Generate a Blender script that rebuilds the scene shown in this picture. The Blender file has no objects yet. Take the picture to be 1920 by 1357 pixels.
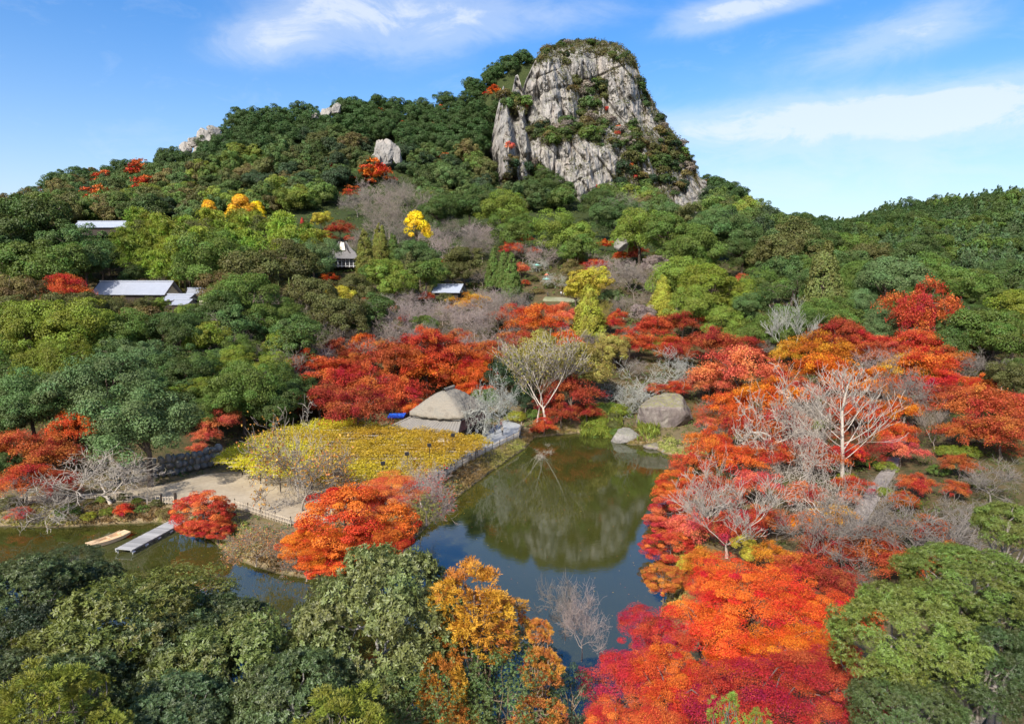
import bpy, math, random
import numpy as np
from mathutils import Vector, Matrix

# ------------------------------------------------------------------ camera, sky, sun, exposure
SC = bpy.context.scene
CAMZ = 30.0
PITCH = math.radians(7.0)
F = 1280.0                       # focal length in pixels of the 1920 px wide photograph
cam_data = bpy.data.cameras.new('camera')
cam = bpy.data.objects.new('camera', cam_data)
SC.collection.objects.link(cam)
cam.location = (0, 0, CAMZ)
cam.rotation_euler = (math.radians(90) - PITCH, 0, 0)
cam_data.sensor_width = 36.0
cam_data.lens = 36.0 * F / 1920.0
cam_data.clip_start = 0.5
cam_data.clip_end = 12000
SC.camera = cam
SC.view_settings.view_transform = 'Standard'
SC.view_settings.look = 'None'
SC.view_settings.gamma = 1.0
SC.view_settings.exposure = 0.85
SC.view_settings.use_curve_mapping = False

SUN_AZ = math.radians(-152.0)    # measured from +Y (view direction) towards +X: behind the camera, to the left
SUN_EL = math.radians(39.0)
sun_data = bpy.data.lights.new('sun', 'SUN')
sun_data.energy = 4.1
sun_data.angle = math.radians(0.5)
sun_data.color = (1.0, 0.955, 0.88)
sun = bpy.data.objects.new('sun', sun_data)
SC.collection.objects.link(sun)
_sd = Vector((math.sin(SUN_AZ) * math.cos(SUN_EL), math.cos(SUN_AZ) * math.cos(SUN_EL), math.sin(SUN_EL)))
sun.rotation_euler = _sd.to_track_quat('Z', 'Y').to_euler()

world = bpy.data.worlds.new('World')
SC.world = world
world.use_nodes = True


class NT:
    """small helper to write node trees"""
    def __init__(self, tree):
        self.t = tree
        self.t.nodes.clear()

    def n(self, typ, **kw):
        nd = self.t.nodes.new(typ)
        for k, v in kw.items():
            if k.startswith('i_'):
                nd.inputs[k[2:].replace('_', ' ')].default_value = v
            else:
                setattr(nd, k, v)
        return nd

    def l(self, a, b):
        self.t.links.new(a, b)

    def math(self, op, a, b=None, c=None):
        nd = self.t.nodes.new('ShaderNodeMath')
        nd.operation = op
        for i, v in enumerate((a, b, c)):
            if v is None:
                continue
            if isinstance(v, (int, float)):
                nd.inputs[i].default_value = v
            else:
                self.l(v, nd.inputs[i])
        return nd.outputs[0]

    def mix(self, fac, a, b, mode='MIX'):
        nd = self.t.nodes.new('ShaderNodeMix')
        nd.data_type = 'RGBA'
        nd.blend_type = mode
        for sock, v in ((nd.inputs[0], fac), (nd.inputs[6], a), (nd.inputs[7], b)):
            if isinstance(v, (int, float)):
                sock.default_value = v
            elif isinstance(v, tuple):
                sock.default_value = (*v[:3], 1)
            else:
                self.l(v, sock)
        return nd.outputs[2]

    def ramp(self, fac, stops, interp='LINEAR'):
        nd = self.t.nodes.new('ShaderNodeValToRGB')
        nd.color_ramp.interpolation = interp
        e = nd.color_ramp.elements
        while len(e) < len(stops):
            e.new(0.5)
        for el, (p, c) in zip(e, stops):
            el.position = p
            el.color = (c, c, c, 1) if isinstance(c, (int, float)) else (*c, 1)
        if fac is not None:
            self.l(fac, nd.inputs[0])
        return nd.outputs[0]

    def noise(self, vec, scale, detail=4, rough=0.55, dist=0.0):
        nd = self.t.nodes.new('ShaderNodeTexNoise')
        nd.inputs['Scale'].default_value = scale
        nd.inputs['Detail'].default_value = detail
        nd.inputs['Roughness'].default_value = rough
        nd.inputs['Distortion'].default_value = dist
        if vec is not None:
            self.l(vec, nd.inputs['Vector'])
        return nd.outputs[0]

    def mapping(self, vec, scale=(1, 1, 1), rot=(0, 0, 0), loc=(0, 0, 0)):
        nd = self.t.nodes.new('ShaderNodeMapping')
        nd.inputs['Scale'].default_value = scale
        nd.inputs['Rotation'].default_value = rot
        nd.inputs['Location'].default_value = loc
        self.l(vec, nd.inputs['Vector'])
        return nd.outputs[0]


def ray(px, py):
    """direction of the view ray of a photograph pixel, scaled so that it advances 1 m in y"""
    u = (np.asarray(px, float) - 960.0) / F
    w = -(np.asarray(py, float) - 678.5) / F
    c, s = math.cos(PITCH), math.sin(PITCH)
    dy = c + w * s
    return u / dy, (-s + w * c) / dy


def at_y(px, py, y):
    a, b = ray(px, py)
    return np.stack([a * y, np.broadcast_to(y, np.shape(a)) * 1.0, CAMZ + b * y], -1)


def at_z(px, py, z):
    a, b = ray(px, py)
    y = (z - CAMZ) / b
    return np.stack([a * y, y, np.broadcast_to(z, np.shape(y)) * 1.0], -1)


def project(P):
    P = np.asarray(P, float)
    c, s = math.cos(PITCH), math.sin(PITCH)
    X, Y, Z = P[..., 0], P[..., 1], P[..., 2] - CAMZ
    d = Y * c - Z * s
    up = Y * s + Z * c
    return 960 + F * X / d, 678.5 - F * up / d


# sky: Nishita plus thin clouds placed by direction
w = NT(world.node_tree)
SKY_STRENGTH = 0.13
sky = w.n('ShaderNodeTexSky', sky_type='NISHITA')
sky.sun_disc = False
sky.sun_elevation = SUN_EL
sky.sun_rotation = SUN_AZ
sky.altitude = 100
sky.air_density = 1.0
sky.dust_density = 2.4
sky.ozone_density = 3.0
hs = w.n('ShaderNodeHueSaturation')
hs.inputs['Saturation'].default_value = 1.42
hs.inputs['Hue'].default_value = 0.506
w.l(sky.outputs[0], hs.inputs['Color'])
tc = w.n('ShaderNodeTexCoord')
sep = w.n('ShaderNodeSeparateXYZ')
w.l(tc.outputs['Generated'], sep.inputs[0])
az = w.math('ARCTAN2', sep.outputs[0], sep.outputs[1])
el = w.math('ARCSINE', sep.outputs[2])
comb = w.n('ShaderNodeCombineXYZ')
w.l(az, comb.inputs[0])
w.l(w.math('MULTIPLY', el, 2.2), comb.inputs[1])
cvec = comb.outputs[0]
nz1 = w.noise(cvec, 9.0, 9, 0.66, 0.7)
nz2 = w.noise(w.mapping(cvec, (1, 1, 1), loc=(3.1, 1.7, 0)), 22.0, 6, 0.65, 0.6)
warp = w.math('ADD', w.math('MULTIPLY', nz1, 0.75), w.math('MULTIPLY', nz2, 0.25))


def cloud(px, py, wx, wy, amp, skew=0.0):
    a, b = ray(px, py)
    a0, e0 = math.atan(a), math.atan(b / math.sqrt(1 + a * a))
    sa, se = wx / F * 0.85, wy / F * 0.9
    da = w.math('SUBTRACT', az, float(a0))
    de = w.math('SUBTRACT', w.math('SUBTRACT', el, float(e0)), w.math('MULTIPLY', da, skew))
    q = w.math('ADD', w.math('POWER', w.math('ABSOLUTE', w.math('DIVIDE', da, sa)), 2.0),
               w.math('POWER', w.math('ABSOLUTE', w.math('DIVIDE', de, se)), 2.0))
    g = w.math('POWER', 2.718, w.math('MULTIPLY', q, -1.0))
    return w.math('MULTIPLY', g, amp)


parts = [cloud(510, 75, 130, 42, 0.72, 0.2), cloud(680, 12, 230, 40, 0.75, 0.0), cloud(800, 60, 190, 70, 0.42, 0.2),
         cloud(1560, 222, 470, 40, 1.15, 0.02), cloud(1900, 208, 260, 42, 0.6, 0.02), cloud(1420, 10, 120, 18, 0.9, 0.0),
         cloud(1320, 45, 110, 24, 0.55, 0.1), cloud(1740, 40, 120, 40, 0.5, 0.1), cloud(1560, 110, 220, 40, 0.3, 0.05),
         cloud(1500, 330, 520, 60, 0.42, 0.0), cloud(1080, 25, 200, 40, 0.32, 0.1)]
acc = parts[0]
for p_ in parts[1:]:
    acc = w.math('ADD', acc, p_)
m_ = w.math('MULTIPLY', acc, w.math('SUBTRACT', w.math('MULTIPLY', warp, 2.7), 0.35))
m2 = w.ramp(m_, [(0.06, 0.0), (0.6, 0.36), (1.5, 0.72)], 'EASE')
# a light veil of the same wisps over the rest of the sky
veil = w.ramp(warp, [(0.52, 0.0), (0.75, 0.16)])
mask = w.math('MAXIMUM', m2, veil)
low_air = w.math('MULTIPLY', w.math('POWER', 2.718, w.math('MULTIPLY', w.math('MAXIMUM', el, 0.0), -8.5)), 0.8)
airy = w.mix(low_air, hs.outputs[0], (4.0, 4.3, 4.65))
skycol = w.mix(mask, airy, (4.0, 4.25, 4.6))
bg = w.n('ShaderNodeBackground')
bg.inputs['Strength'].default_value = SKY_STRENGTH
w.l(skycol, bg.inputs['Color'])
wo = w.n('ShaderNodeOutputWorld')
w.l(bg.outputs[0], wo.inputs[0])

# ------------------------------------------------------------------ mesh and object helpers
COL = SC.collection
RNG = np.random.default_rng(7)
random.seed(7)


def mesh(name, V, Fc, mats, attrs=None, midx=None, smooth=False):
    V = np.ascontiguousarray(V, np.float32)
    me = bpy.data.meshes.new(name)
    me.vertices.add(len(V))
    me.vertices.foreach_set('co', V.ravel())
    if isinstance(Fc, np.ndarray):
        k = Fc.shape[1]
        tot = np.full(len(Fc), k, np.int32)
        flat = Fc.ravel().astype(np.int32)
    else:
        tot = np.array([len(f) for f in Fc], np.int32)
        flat = np.array([i for f in Fc for i in f], np.int32)
    start = np.concatenate([[0], np.cumsum(tot)[:-1]]).astype(np.int32)
    me.loops.add(len(flat))
    me.loops.foreach_set('vertex_index', flat)
    me.polygons.add(len(tot))
    me.polygons.foreach_set('loop_start', start)
    me.polygons.foreach_set('loop_total', tot)
    for m in (mats if isinstance(mats, (list, tuple)) else [mats]):
        me.materials.append(m)
    if midx is not None:
        me.polygons.foreach_set('material_index', np.asarray(midx, np.int32))
    me.polygons.foreach_set('use_smooth', np.full(len(tot), bool(smooth)))
    for k, a in (attrs or {}).items():
        at = me.attributes.new(k, 'FLOAT', 'POINT')
        at.data.foreach_set('value', np.ascontiguousarray(a, np.float32))
    me.update(calc_edges=True)
    return me


def link(name, data, parent=None, loc=None, color=None):
    o = bpy.data.objects.new(name, data)
    COL.objects.link(o)
    if parent is not None:
        o.parent = parent
    if loc is not None:
        o.location = [float(v) for v in loc]
    if color is not None:
        o.color = (*[float(c) for c in color[:3]], 1)
    return o


def empty(name, loc, rz=0.0):
    o = bpy.data.objects.new(name, None)
    COL.objects.link(o)
    o.location = [float(v) for v in loc]
    o.rotation_euler = (0, 0, float(rz))
    o.empty_display_size = 0.5
    return o


def tag(o, label, cat, group=None):
    o['label'] = label
    o['category'] = cat
    if group:
        o['group'] = group
    return o


def kind(o, k):
    o['kind'] = k
    return o


class MB:
    """collects boxes, prisms and tubes into one mesh"""
    def __init__(self):
        self.V, self.Fc, self.n = [], [], 0

    def add(self, V, Fc):
        V = np.asarray(V, float)
        self.V.append(V)
        self.Fc += [tuple(int(i) + self.n for i in f) for f in Fc]
        self.n += len(V)
        return self

    def box(self, c, size, rz=0.0, taper=1.0):
        sx, sy, sz = [s / 2 for s in size]
        v = np.array([[x * sx * (taper if z > 0 else 1), y * sy * (taper if z > 0 else 1), z * sz] for z in (-1, 1) for x, y in ((-1, -1), (1, -1), (1, 1), (-1, 1))])
        ca, sa = math.cos(rz), math.sin(rz)
        v = np.stack([v[:, 0] * ca - v[:, 1] * sa, v[:, 0] * sa + v[:, 1] * ca, v[:, 2]], -1) + np.asarray(c, float)
        return self.add(v, [(3, 2, 1, 0), (4, 5, 6, 7), (0, 1, 5, 4), (1, 2, 6, 5), (2, 3, 7, 6), (3, 0, 4, 7)])

    def bar(self, p0, p1, r0, r1=None, sides=6):
        r1 = r0 if r1 is None else r1
        V, Fc = tubes(np.array([p0], float), np.array([p1], float), np.array([r0], float), np.array([r1], float), sides)
        self.add(V, Fc)
        return self.add(np.zeros((0, 3)), [])

    def poly(self, pts):
        return self.add(pts, [tuple(range(len(pts)))])

    def slab(self, quad, th):
        """a four-cornered board of given thickness below the given top corners"""
        q = np.asarray(quad, float)
        nrm = np.cross(q[1] - q[0], q[3] - q[0])
        nrm /= np.linalg.norm(nrm)
        if nrm[2] < 0:
            nrm = -nrm
        b = q - nrm * th
        return self.add(np.vstack([q, b]), [(0, 1, 2, 3), (7, 6, 5, 4), (0, 4, 5, 1), (1, 5, 6, 2), (2, 6, 7, 3), (3, 7, 4, 0)])

    def build(self, name, mat, parent=None, loc=None, smooth=False, color=None):
        me = mesh(name, np.vstack(self.V), self.Fc, mat, smooth=smooth)
        return link(name, me, parent, loc, color)


def norm(a):
    return a / np.maximum(np.linalg.norm(a, axis=-1, keepdims=True), 1e-9)


def tubes(P0, P1, R0, R1, sides=3):
    """independent tapered segments, joined into one vertex and face array"""
    n = len(P0)
    d = norm(P1 - P0)
    ref = np.where(np.abs(d[:, 2:3]) < 0.9, np.array([[0, 0, 1.0]]), np.array([[1.0, 0, 0]]))
    a = norm(np.cross(d, ref))
    b = np.cross(d, a)
    ang = np.arange(sides) * 2 * math.pi / sides
    ring = a[:, None, :] * np.cos(ang)[None, :, None] + b[:, None, :] * np.sin(ang)[None, :, None]
    V = np.concatenate([P0[:, None] + ring * R0[:, None, None], P1[:, None] + ring * R1[:, None, None]], 1)
    i = np.arange(sides)
    j = (i + 1) % sides
    q = np.stack([i, j, j + sides, i + sides], -1)
    Fc = (q[None] + (np.arange(n) * 2 * sides)[:, None, None]).reshape(-1, 4)
    return V.reshape(-1, 3), Fc


def _h(ix, iy, iz):
    x = (ix.astype(np.int64) * 374761393 + iy.astype(np.int64) * 668265263 + iz.astype(np.int64) * 2147483647) & 0xffffffff
    x = ((x ^ (x >> 13)) * 1274126177) & 0xffffffff
    x = ((x ^ (x >> 16)) * 2246822519) & 0xffffffff
    return ((x ^ (x >> 15)) & 0xffffff) / float(0xffffff)


def vnoise(P):
    P = np.asarray(P, float)
    i = np.floor(P).astype(np.int64)
    f = P - i
    f = f * f * (3 - 2 * f)
    r = 0
    for dx in (0, 1):
        for dy in (0, 1):
            for dz in (0, 1):
                wgt = (f[..., 0] if dx else 1 - f[..., 0]) * (f[..., 1] if dy else 1 - f[..., 1]) * (f[..., 2] if dz else 1 - f[..., 2])
                r = r + wgt * _h(i[..., 0] + dx, i[..., 1] + dy, i[..., 2] + dz)
    return r


def fbm(P, oct=4, gain=0.5, ridged=False):
    r, a, t = 0.0, 1.0, 0.0
    P = np.asarray(P, float)
    for k in range(oct):
        v = vnoise(P * (2.03 ** k) + 17.3 * k)
        if ridged:
            v = 1 - np.abs(2 * v - 1)
        r = r + a * v
        t += a
        a *= gain
    return r / t


def smooth(x):
    x = np.clip(x, 0, 1)
    return x * x * (3 - 2 * x)


def inside(x, y, poly):
    poly = np.asarray(poly, float)
    r = np.zeros(np.shape(x), bool)
    for (x0, y0), (x1, y1) in zip(poly, np.roll(poly, -1, 0)):
        c = ((y0 > y) != (y1 > y))
        with np.errstate(divide='ignore', invalid='ignore'):
            r ^= c & (x < (x1 - x0) * (y - y0) / (y1 - y0 + 1e-12) + x0)
    return r


def dist_poly(x, y, poly):
    """distance to the outline, negative inside"""
    poly = np.asarray(poly, float)
    d = np.full(np.shape(x), 1e9)
    for (x0, y0), (x1, y1) in zip(poly, np.roll(poly, -1, 0)):
        ex, ey = x1 - x0, y1 - y0
        t = np.clip(((x - x0) * ex + (y - y0) * ey) / (ex * ex + ey * ey + 1e-12), 0, 1)
        d = np.minimum(d, np.hypot(x - x0 - t * ex, y - y0 - t * ey))
    return np.where(inside(x, y, poly), -d, d)


# ------------------------------------------------------------------ materials
def new_mat(name):
    m = bpy.data.materials.new(name)
    m.use_nodes = True
    return m, NT(m.node_tree)


def finish(t, shader, disp=None):
    o = t.n('ShaderNodeOutputMaterial')
    t.l(shader, o.inputs['Surface'])


def bump(t, height, strength=0.5, dist=0.1):
    b = t.n('ShaderNodeBump')
    b.inputs['Strength'].default_value = strength
    b.inputs['Distance'].default_value = dist
    t.l(height, b.inputs['Height'])
    return b.outputs[0]


def leaf_mat(name, trans=0.3, gloss=0.06, rough=0.45, hue=0.05, val=0.55, sat=1.0, low=0.5):
    """leaves: the object's own colour, varied per leaf (v) and per clump (c)"""
    m, t = new_mat(name)
    oi = t.n('ShaderNodeObjectInfo')
    av = t.n('ShaderNodeAttribute', attribute_name='v')
    ac = t.n('ShaderNodeAttribute', attribute_name='c')
    h = t.n('ShaderNodeHueSaturation')
    t.l(oi.outputs['Color'], h.inputs['Color'])
    t.l(t.math('ADD', 0.5 - hue * low, t.math('MULTIPLY', ac.outputs['Fac'], hue)), h.inputs['Hue'])
    vv = t.math('ADD', 1 - val / 2, t.math('MULTIPLY', av.outputs['Fac'], val))
    vc = t.math('ADD', 0.8, t.math('MULTIPLY', ac.outputs['Fac'], 0.4))
    vr = t.math('ADD', 0.9, t.math('MULTIPLY', oi.outputs['Random'], 0.2))
    t.l(t.math('MULTIPLY', t.math('MULTIPLY', vv, vc), vr), h.inputs['Value'])
    h.inputs['Saturation'].default_value = sat
    d = t.n('ShaderNodeBsdfDiffuse')
    t.l(h.outputs[0], d.inputs['Color'])
    tr = t.n('ShaderNodeBsdfTranslucent')
    t.l(t.mix(1.0, h.outputs[0], (1.25, 1.15, 0.7), 'MULTIPLY'), tr.inputs['Color'])
    mx = t.n('ShaderNodeMixShader')
    mx.inputs[0].default_value = trans
    t.l(d.outputs[0], mx.inputs[1])
    t.l(tr.outputs[0], mx.inputs[2])
    out = mx.outputs[0]
    if gloss > 0:
        g = t.n('ShaderNodeBsdfGlossy')
        g.inputs['Roughness'].default_value = rough
        g.inputs['Color'].default_value = (1, 1, 1, 1)
        m2 = t.n('ShaderNodeMixShader')
        m2.inputs[0].default_value = gloss
        t.l(out, m2.inputs[1])
        t.l(g.outputs[0], m2.inputs[2])
        out = m2.outputs[0]
    finish(t, out)
    return m


def obj_coords(t, obj=True):
    tcn = t.n('ShaderNodeTexCoord')
    return tcn.outputs['Object']


def pos(t):
    return t.n('ShaderNodeNewGeometry').outputs['Position']


def simple_mat(name, col, rough=0.7, var=0.3, scale=3.0, stretch=(1, 1, 1), bmp=0.3, bdist=0.03, spec=0.3, use_obj_col=False, detail=5):
    m, t = new_mat(name)
    p = t.n('ShaderNodeBsdfPrincipled')
    vec = t.mapping(obj_coords(t), stretch)
    n1 = t.noise(vec, scale, detail, 0.6)
    n2 = t.noise(vec, scale * 7.3, 3, 0.6)
    f = t.math('ADD', t.math('MULTIPLY', n1, 0.65), t.math('MULTIPLY', n2, 0.35))
    r = t.ramp(f, [(0.25, 1 - var), (0.75, 1 + var)])
    base = col
    if name == 'weathered_wood':
        rr_ = t.n('ShaderNodeObjectInfo').outputs['Random']
        base = t.mix(rr_, (0.21, 0.205, 0.2), (0.36, 0.35, 0.335))
    if use_obj_col:
        base = t.n('ShaderNodeObjectInfo').outputs['Color']
    t.l(t.mix(1.0, r, base, 'MULTIPLY'), p.inputs['Base Color'])
    p.inputs['Roughness'].default_value = rough
    p.inputs['Specular IOR Level'].default_value = spec
    if bmp:
        t.l(bump(t, f, bmp, bdist), p.inputs['Normal'])
    finish(t, p.outputs[0])
    return m


M = {}
M['leaf'] = leaf_mat('evergreen_leaf', 0.24, 0.015, 0.5, 0.05, 0.6)
M['maple'] = leaf_mat('maple_leaf', 0.28, 0.01, 0.5, 0.05, 0.85, sat=1.0, low=0.33)
M['laurel'] = leaf_mat('laurel_leaf', 0.3, 0.03, 0.5, 0.05, 0.75)
M['needle'] = leaf_mat('needle', 0.2, 0.02, 0.6, 0.05, 0.6)
M['bark'] = simple_mat('bark', (0.1, 0.08, 0.06), 0.9, 0.35, 4, (1, 1, 0.3), 0.5, 0.03, 0.1, use_obj_col=True)
M['grey_wood'] = simple_mat('weathered_wood', (0.33, 0.32, 0.31), 0.8, 0.28, 5, (0.25, 3, 1), 0.3, 0.01, 0.2)
M['new_wood'] = simple_mat('new_wood', (0.62, 0.43, 0.25), 0.55, 0.16, 4, (0.3, 3, 1), 0.15, 0.005, 0.3)
M['bamboo_pole'] = simple_mat('bamboo_pole', (0.5, 0.42, 0.31), 0.6, 0.25, 6, (1, 1, 1), 0.1, 0.01, 0.3)
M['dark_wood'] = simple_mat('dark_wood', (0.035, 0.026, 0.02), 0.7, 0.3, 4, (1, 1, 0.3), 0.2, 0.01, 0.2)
M['plaster'] = simple_mat('plaster', (0.62, 0.55, 0.43), 0.9, 0.08, 1.2, (1, 1, 1), 0.05, 0.01, 0.1)
M['white'] = simple_mat('white_cap', (0.7, 0.7, 0.68), 0.7, 0.12, 1.5, (1, 1, 1), 0.1, 0.01, 0.2)
M['black_metal'] = simple_mat('black_metal', (0.02, 0.02, 0.022), 0.45, 0.2, 6, (1, 1, 1), 0, 0, 0.4)
M['blue_tarp'] = simple_mat('blue_tarp', (0.02, 0.12, 0.55), 0.45, 0.12, 2, (1, 1, 1), 0.3, 0.05, 0.4)
M['teal_cloth'] = simple_mat('teal_cloth', (0.22, 0.5, 0.42), 0.8, 0.1, 2)
M['red_cloth'] = simple_mat('red_cloth', (0.65, 0.16, 0.08), 0.8, 0.1, 2)
M['concrete'] = simple_mat('concrete', (0.42, 0.38, 0.34), 0.9, 0.2, 1.2)
M['red_roof'] = simple_mat('red_metal_roof', (0.15, 0.065, 0.055), 0.55, 0.35, 1.5, (1, 1, 1), 0.2, 0.03, 0.4)
M['cloth'] = simple_mat('cloth', (0.5, 0.5, 0.5), 0.9, 0.12, 9, use_obj_col=True)


def thatch_mat():
    m, t = new_mat('thatch')
    p = t.n('ShaderNodeBsdfPrincipled')
    oc = obj_coords(t)
    fine = t.noise(t.mapping(oc, (9, 9, 1.6)), 4.5, 4, 0.7)
    big = t.noise(oc, 0.8, 6, 0.7, 0.6)
    c = t.ramp(big, [(0.3, (0.185, 0.16, 0.125)), (0.5, (0.285, 0.25, 0.195)), (0.72, (0.21, 0.2, 0.165))])
    t.l(t.mix(1.0, c, t.ramp(fine, [(0.3, 0.5), (0.7, 1.2)]), 'MULTIPLY'), p.inputs['Base Color'])
    p.inputs['Roughness'].default_value = 0.95
    p.inputs['Specular IOR Level'].default_value = 0.05
    t.l(bump(t, fine, 0.9, 0.08), p.inputs['Normal'])
    finish(t, p.outputs[0])
    return m


M['thatch'] = thatch_mat()


def rib_mat(name, col, freq, axis=0, rough=0.5, var=0.2, depth=0.06):
    """roof sheeting and shingles: fine relief in rows"""
    m, t = new_mat(name)
    p = t.n('ShaderNodeBsdfPrincipled')
    oc = obj_coords(t)
    sepn = t.n('ShaderNodeSeparateXYZ')
    t.l(oc, sepn.inputs[0])
    wv = t.math('ABSOLUTE', t.math('SINE', t.math('MULTIPLY', sepn.outputs[axis], freq * math.pi)))
    n1 = t.noise(oc, 0.6, 5, 0.65)
    n2 = t.noise(oc, 6, 3, 0.6)
    f = t.math('ADD', t.math('MULTIPLY', n1, 0.6), t.math('MULTIPLY', n2, 0.4))
    r = t.ramp(f, [(0.25, 1 - var), (0.75, 1 + var)])
    t.l(t.mix(1.0, r, col, 'MULTIPLY'), p.inputs['Base Color'])
    p.inputs['Roughness'].default_value = rough
    t.l(bump(t, t.math('ADD', wv, t.math('MULTIPLY', n2, 0.3)), 0.6, depth), p.inputs['Normal'])
    finish(t, p.outputs[0])
    return m


M['tile'] = rib_mat('grey_roof_tile', (0.27, 0.285, 0.32), 3.3, 0, 0.38, 0.14, 0.06)
M['pale_tile'] = rib_mat('pale_roof_tile', (0.29, 0.315, 0.36), 3.3, 0, 0.4, 0.10, 0.04)
M['shingle'] = rib_mat('weathered_shingle', (0.135, 0.125, 0.115), 2.2, 2, 0.85, 0.4, 0.08)
M['board_roof'] = rib_mat('board_roof', (0.175, 0.158, 0.135), 1.6, 0, 0.85, 0.25, 0.05)


def rock_mat(name, cols, scale=0.12, vert=0.22, lichen=(0.3, 0.27, 0.1), lich=0.2):
    m, t = new_mat(name)
    p = t.n('ShaderNodeBsdfPrincipled')
    po = pos(t)
    streak = t.noise(t.mapping(po, (1, 1, vert)), scale * 3.2, 8, 0.74, 0.5)
    big = t.noise(t.mapping(po, (1, 1, 0.5)), scale, 5, 0.6, 0.4)
    fine = t.noise(t.mapping(po, (1, 1, 0.45)), scale * 17, 4, 0.65)
    base = t.ramp(big, [(0.3, cols[0]), (0.5, cols[1]), (0.68, cols[2])])
    st = t.ramp(streak, [(0.30, 0.36), (0.43, 0.82), (0.6, 1.05), (0.8, 1.2)])
    c = t.mix(1.0, base, st, 'MULTIPLY')
    c = t.mix(1.0, c, t.ramp(fine, [(0.3, 0.78), (0.7, 1.12)]), 'MULTIPLY')
    geo = t.n('ShaderNodeNewGeometry')
    sp = t.n('ShaderNodeSeparateXYZ')
    t.l(geo.outputs['Normal'], sp.inputs[0])
    lm = t.math('MULTIPLY', t.ramp(sp.outputs[2], [(0.35, 0.0), (0.8, 1.0)]), t.ramp(t.noise(po, scale * 5, 5, 0.7), [(0.42, 0.0), (0.58, 1.0)]))
    c = t.mix(t.math('MULTIPLY', lm, lich), c, lichen)
    t.l(c, p.inputs['Base Color'])
    p.inputs['Roughness'].default_value = 0.9
    p.inputs['Specular IOR Level'].default_value = 0.15
    hsum = t.math('ADD', t.math('MULTIPLY', streak, 0.6), t.math('MULTIPLY', fine, 0.4))
    t.l(bump(t, hsum, 0.8, 0.12 / scale * 0.5), p.inputs['Normal'])
    finish(t, p.outputs[0])
    return m


M['cliff'] = rock_mat('cliff_rock', ((0.21, 0.198, 0.182), (0.31, 0.288, 0.26), (0.33, 0.29, 0.25)), 0.10, 0.2, (0.07, 0.075, 0.025), 0.8)
M['boulder'] = rock_mat('boulder_rock', ((0.13, 0.105, 0.10), (0.20, 0.165, 0.145), (0.27, 0.24, 0.2)), 0.5, 0.6, (0.2, 0.19, 0.05), 0.7)
M['grey_stone'] = rock_mat('grey_stone', ((0.17, 0.155, 0.14), (0.24, 0.22, 0.195), (0.2, 0.19, 0.155)), 0.7, 0.7, (0.15, 0.15, 0.06), 0.5)


def ground_mat():
    m, t = new_mat('woodland_floor')
    p = t.n('ShaderNodeBsdfPrincipled')
    po = pos(t)
    n1 = t.noise(po, 0.06, 6, 0.6)
    n2 = t.noise(po, 0.9, 6, 0.7)
    n3 = t.noise(po, 5, 3, 0.6)
    c = t.ramp(n1, [(0.35, (0.035, 0.045, 0.016)), (0.5, (0.075, 0.06, 0.03)), (0.65, (0.06, 0.07, 0.022))])
    c = t.mix(t.ramp(n2, [(0.42, 0.0), (0.62, 0.75)]), c, (0.13, 0.085, 0.042))
    sp = t.n('ShaderNodeSeparateXYZ')
    t.l(po, sp.inputs[0])
    high = t.ramp(t.math('DIVIDE', sp.outputs[2], 60.0), [(0.5, 0.0), (0.7, 1.0)])
    c = t.mix(high, c, t.ramp(n2, [(0.35, (0.022, 0.034, 0.012)), (0.65, (0.05, 0.06, 0.02))]))
    low = t.ramp(t.math('DIVIDE', sp.outputs[2], 6.0), [(0.16, 1.0), (0.42, 0.0)])
    dry = t.ramp(n2, [(0.3, (0.16, 0.115, 0.055)), (0.5, (0.27, 0.20, 0.115)), (0.65, (0.15, 0.145, 0.04))])
    c = t.mix(t.math('MULTIPLY', low, 0.85), c, dry)
    wet = t.ramp(sp.outputs[2], [(0.0, 1.0), (0.22, 0.0)])
    c = t.mix(t.math('MULTIPLY', wet, 0.7), c, (0.05, 0.04, 0.02))
    t.l(c, p.inputs['Base Color'])
    p.inputs['Roughness'].default_value = 0.95
    p.inputs['Specular IOR Level'].default_value = 0.1
    t.l(bump(t, t.math('ADD', n2, t.math('MULTIPLY', n3, 0.4)), 0.8, 0.25), p.inputs['Normal'])
    finish(t, p.outputs[0])
    return m


M['ground'] = ground_mat()


def path_mat(name, c0, c1, leafcol):
    m, t = new_mat(name)
    p = t.n('ShaderNodeBsdfPrincipled')
    po = pos(t)
    n1 = t.noise(po, 0.22, 5, 0.6, 0.6)
    n2 = t.noise(po, 2.2, 6, 0.7)
    n3 = t.noise(po, 11, 3, 0.6)
    c = t.mix(t.ramp(n1, [(0.35, 0.0), (0.65, 1.0)]), c0, c1)
    c = t.mix(1.0, c, t.ramp(n2, [(0.3, 0.82), (0.7, 1.12)]), 'MULTIPLY')
    c = t.mix(t.ramp(t.math('MULTIPLY', n3, t.math('ADD', n1, 0.35)), [(0.5, 0.0), (0.62, 0.6)]), c, leafcol)
    t.l(c, p.inputs['Base Color'])
    p.inputs['Roughness'].default_value = 0.95
    t.l(bump(t, n2, 0.4, 0.05), p.inputs['Normal'])
    finish(t, p.outputs[0])
    return m


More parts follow.
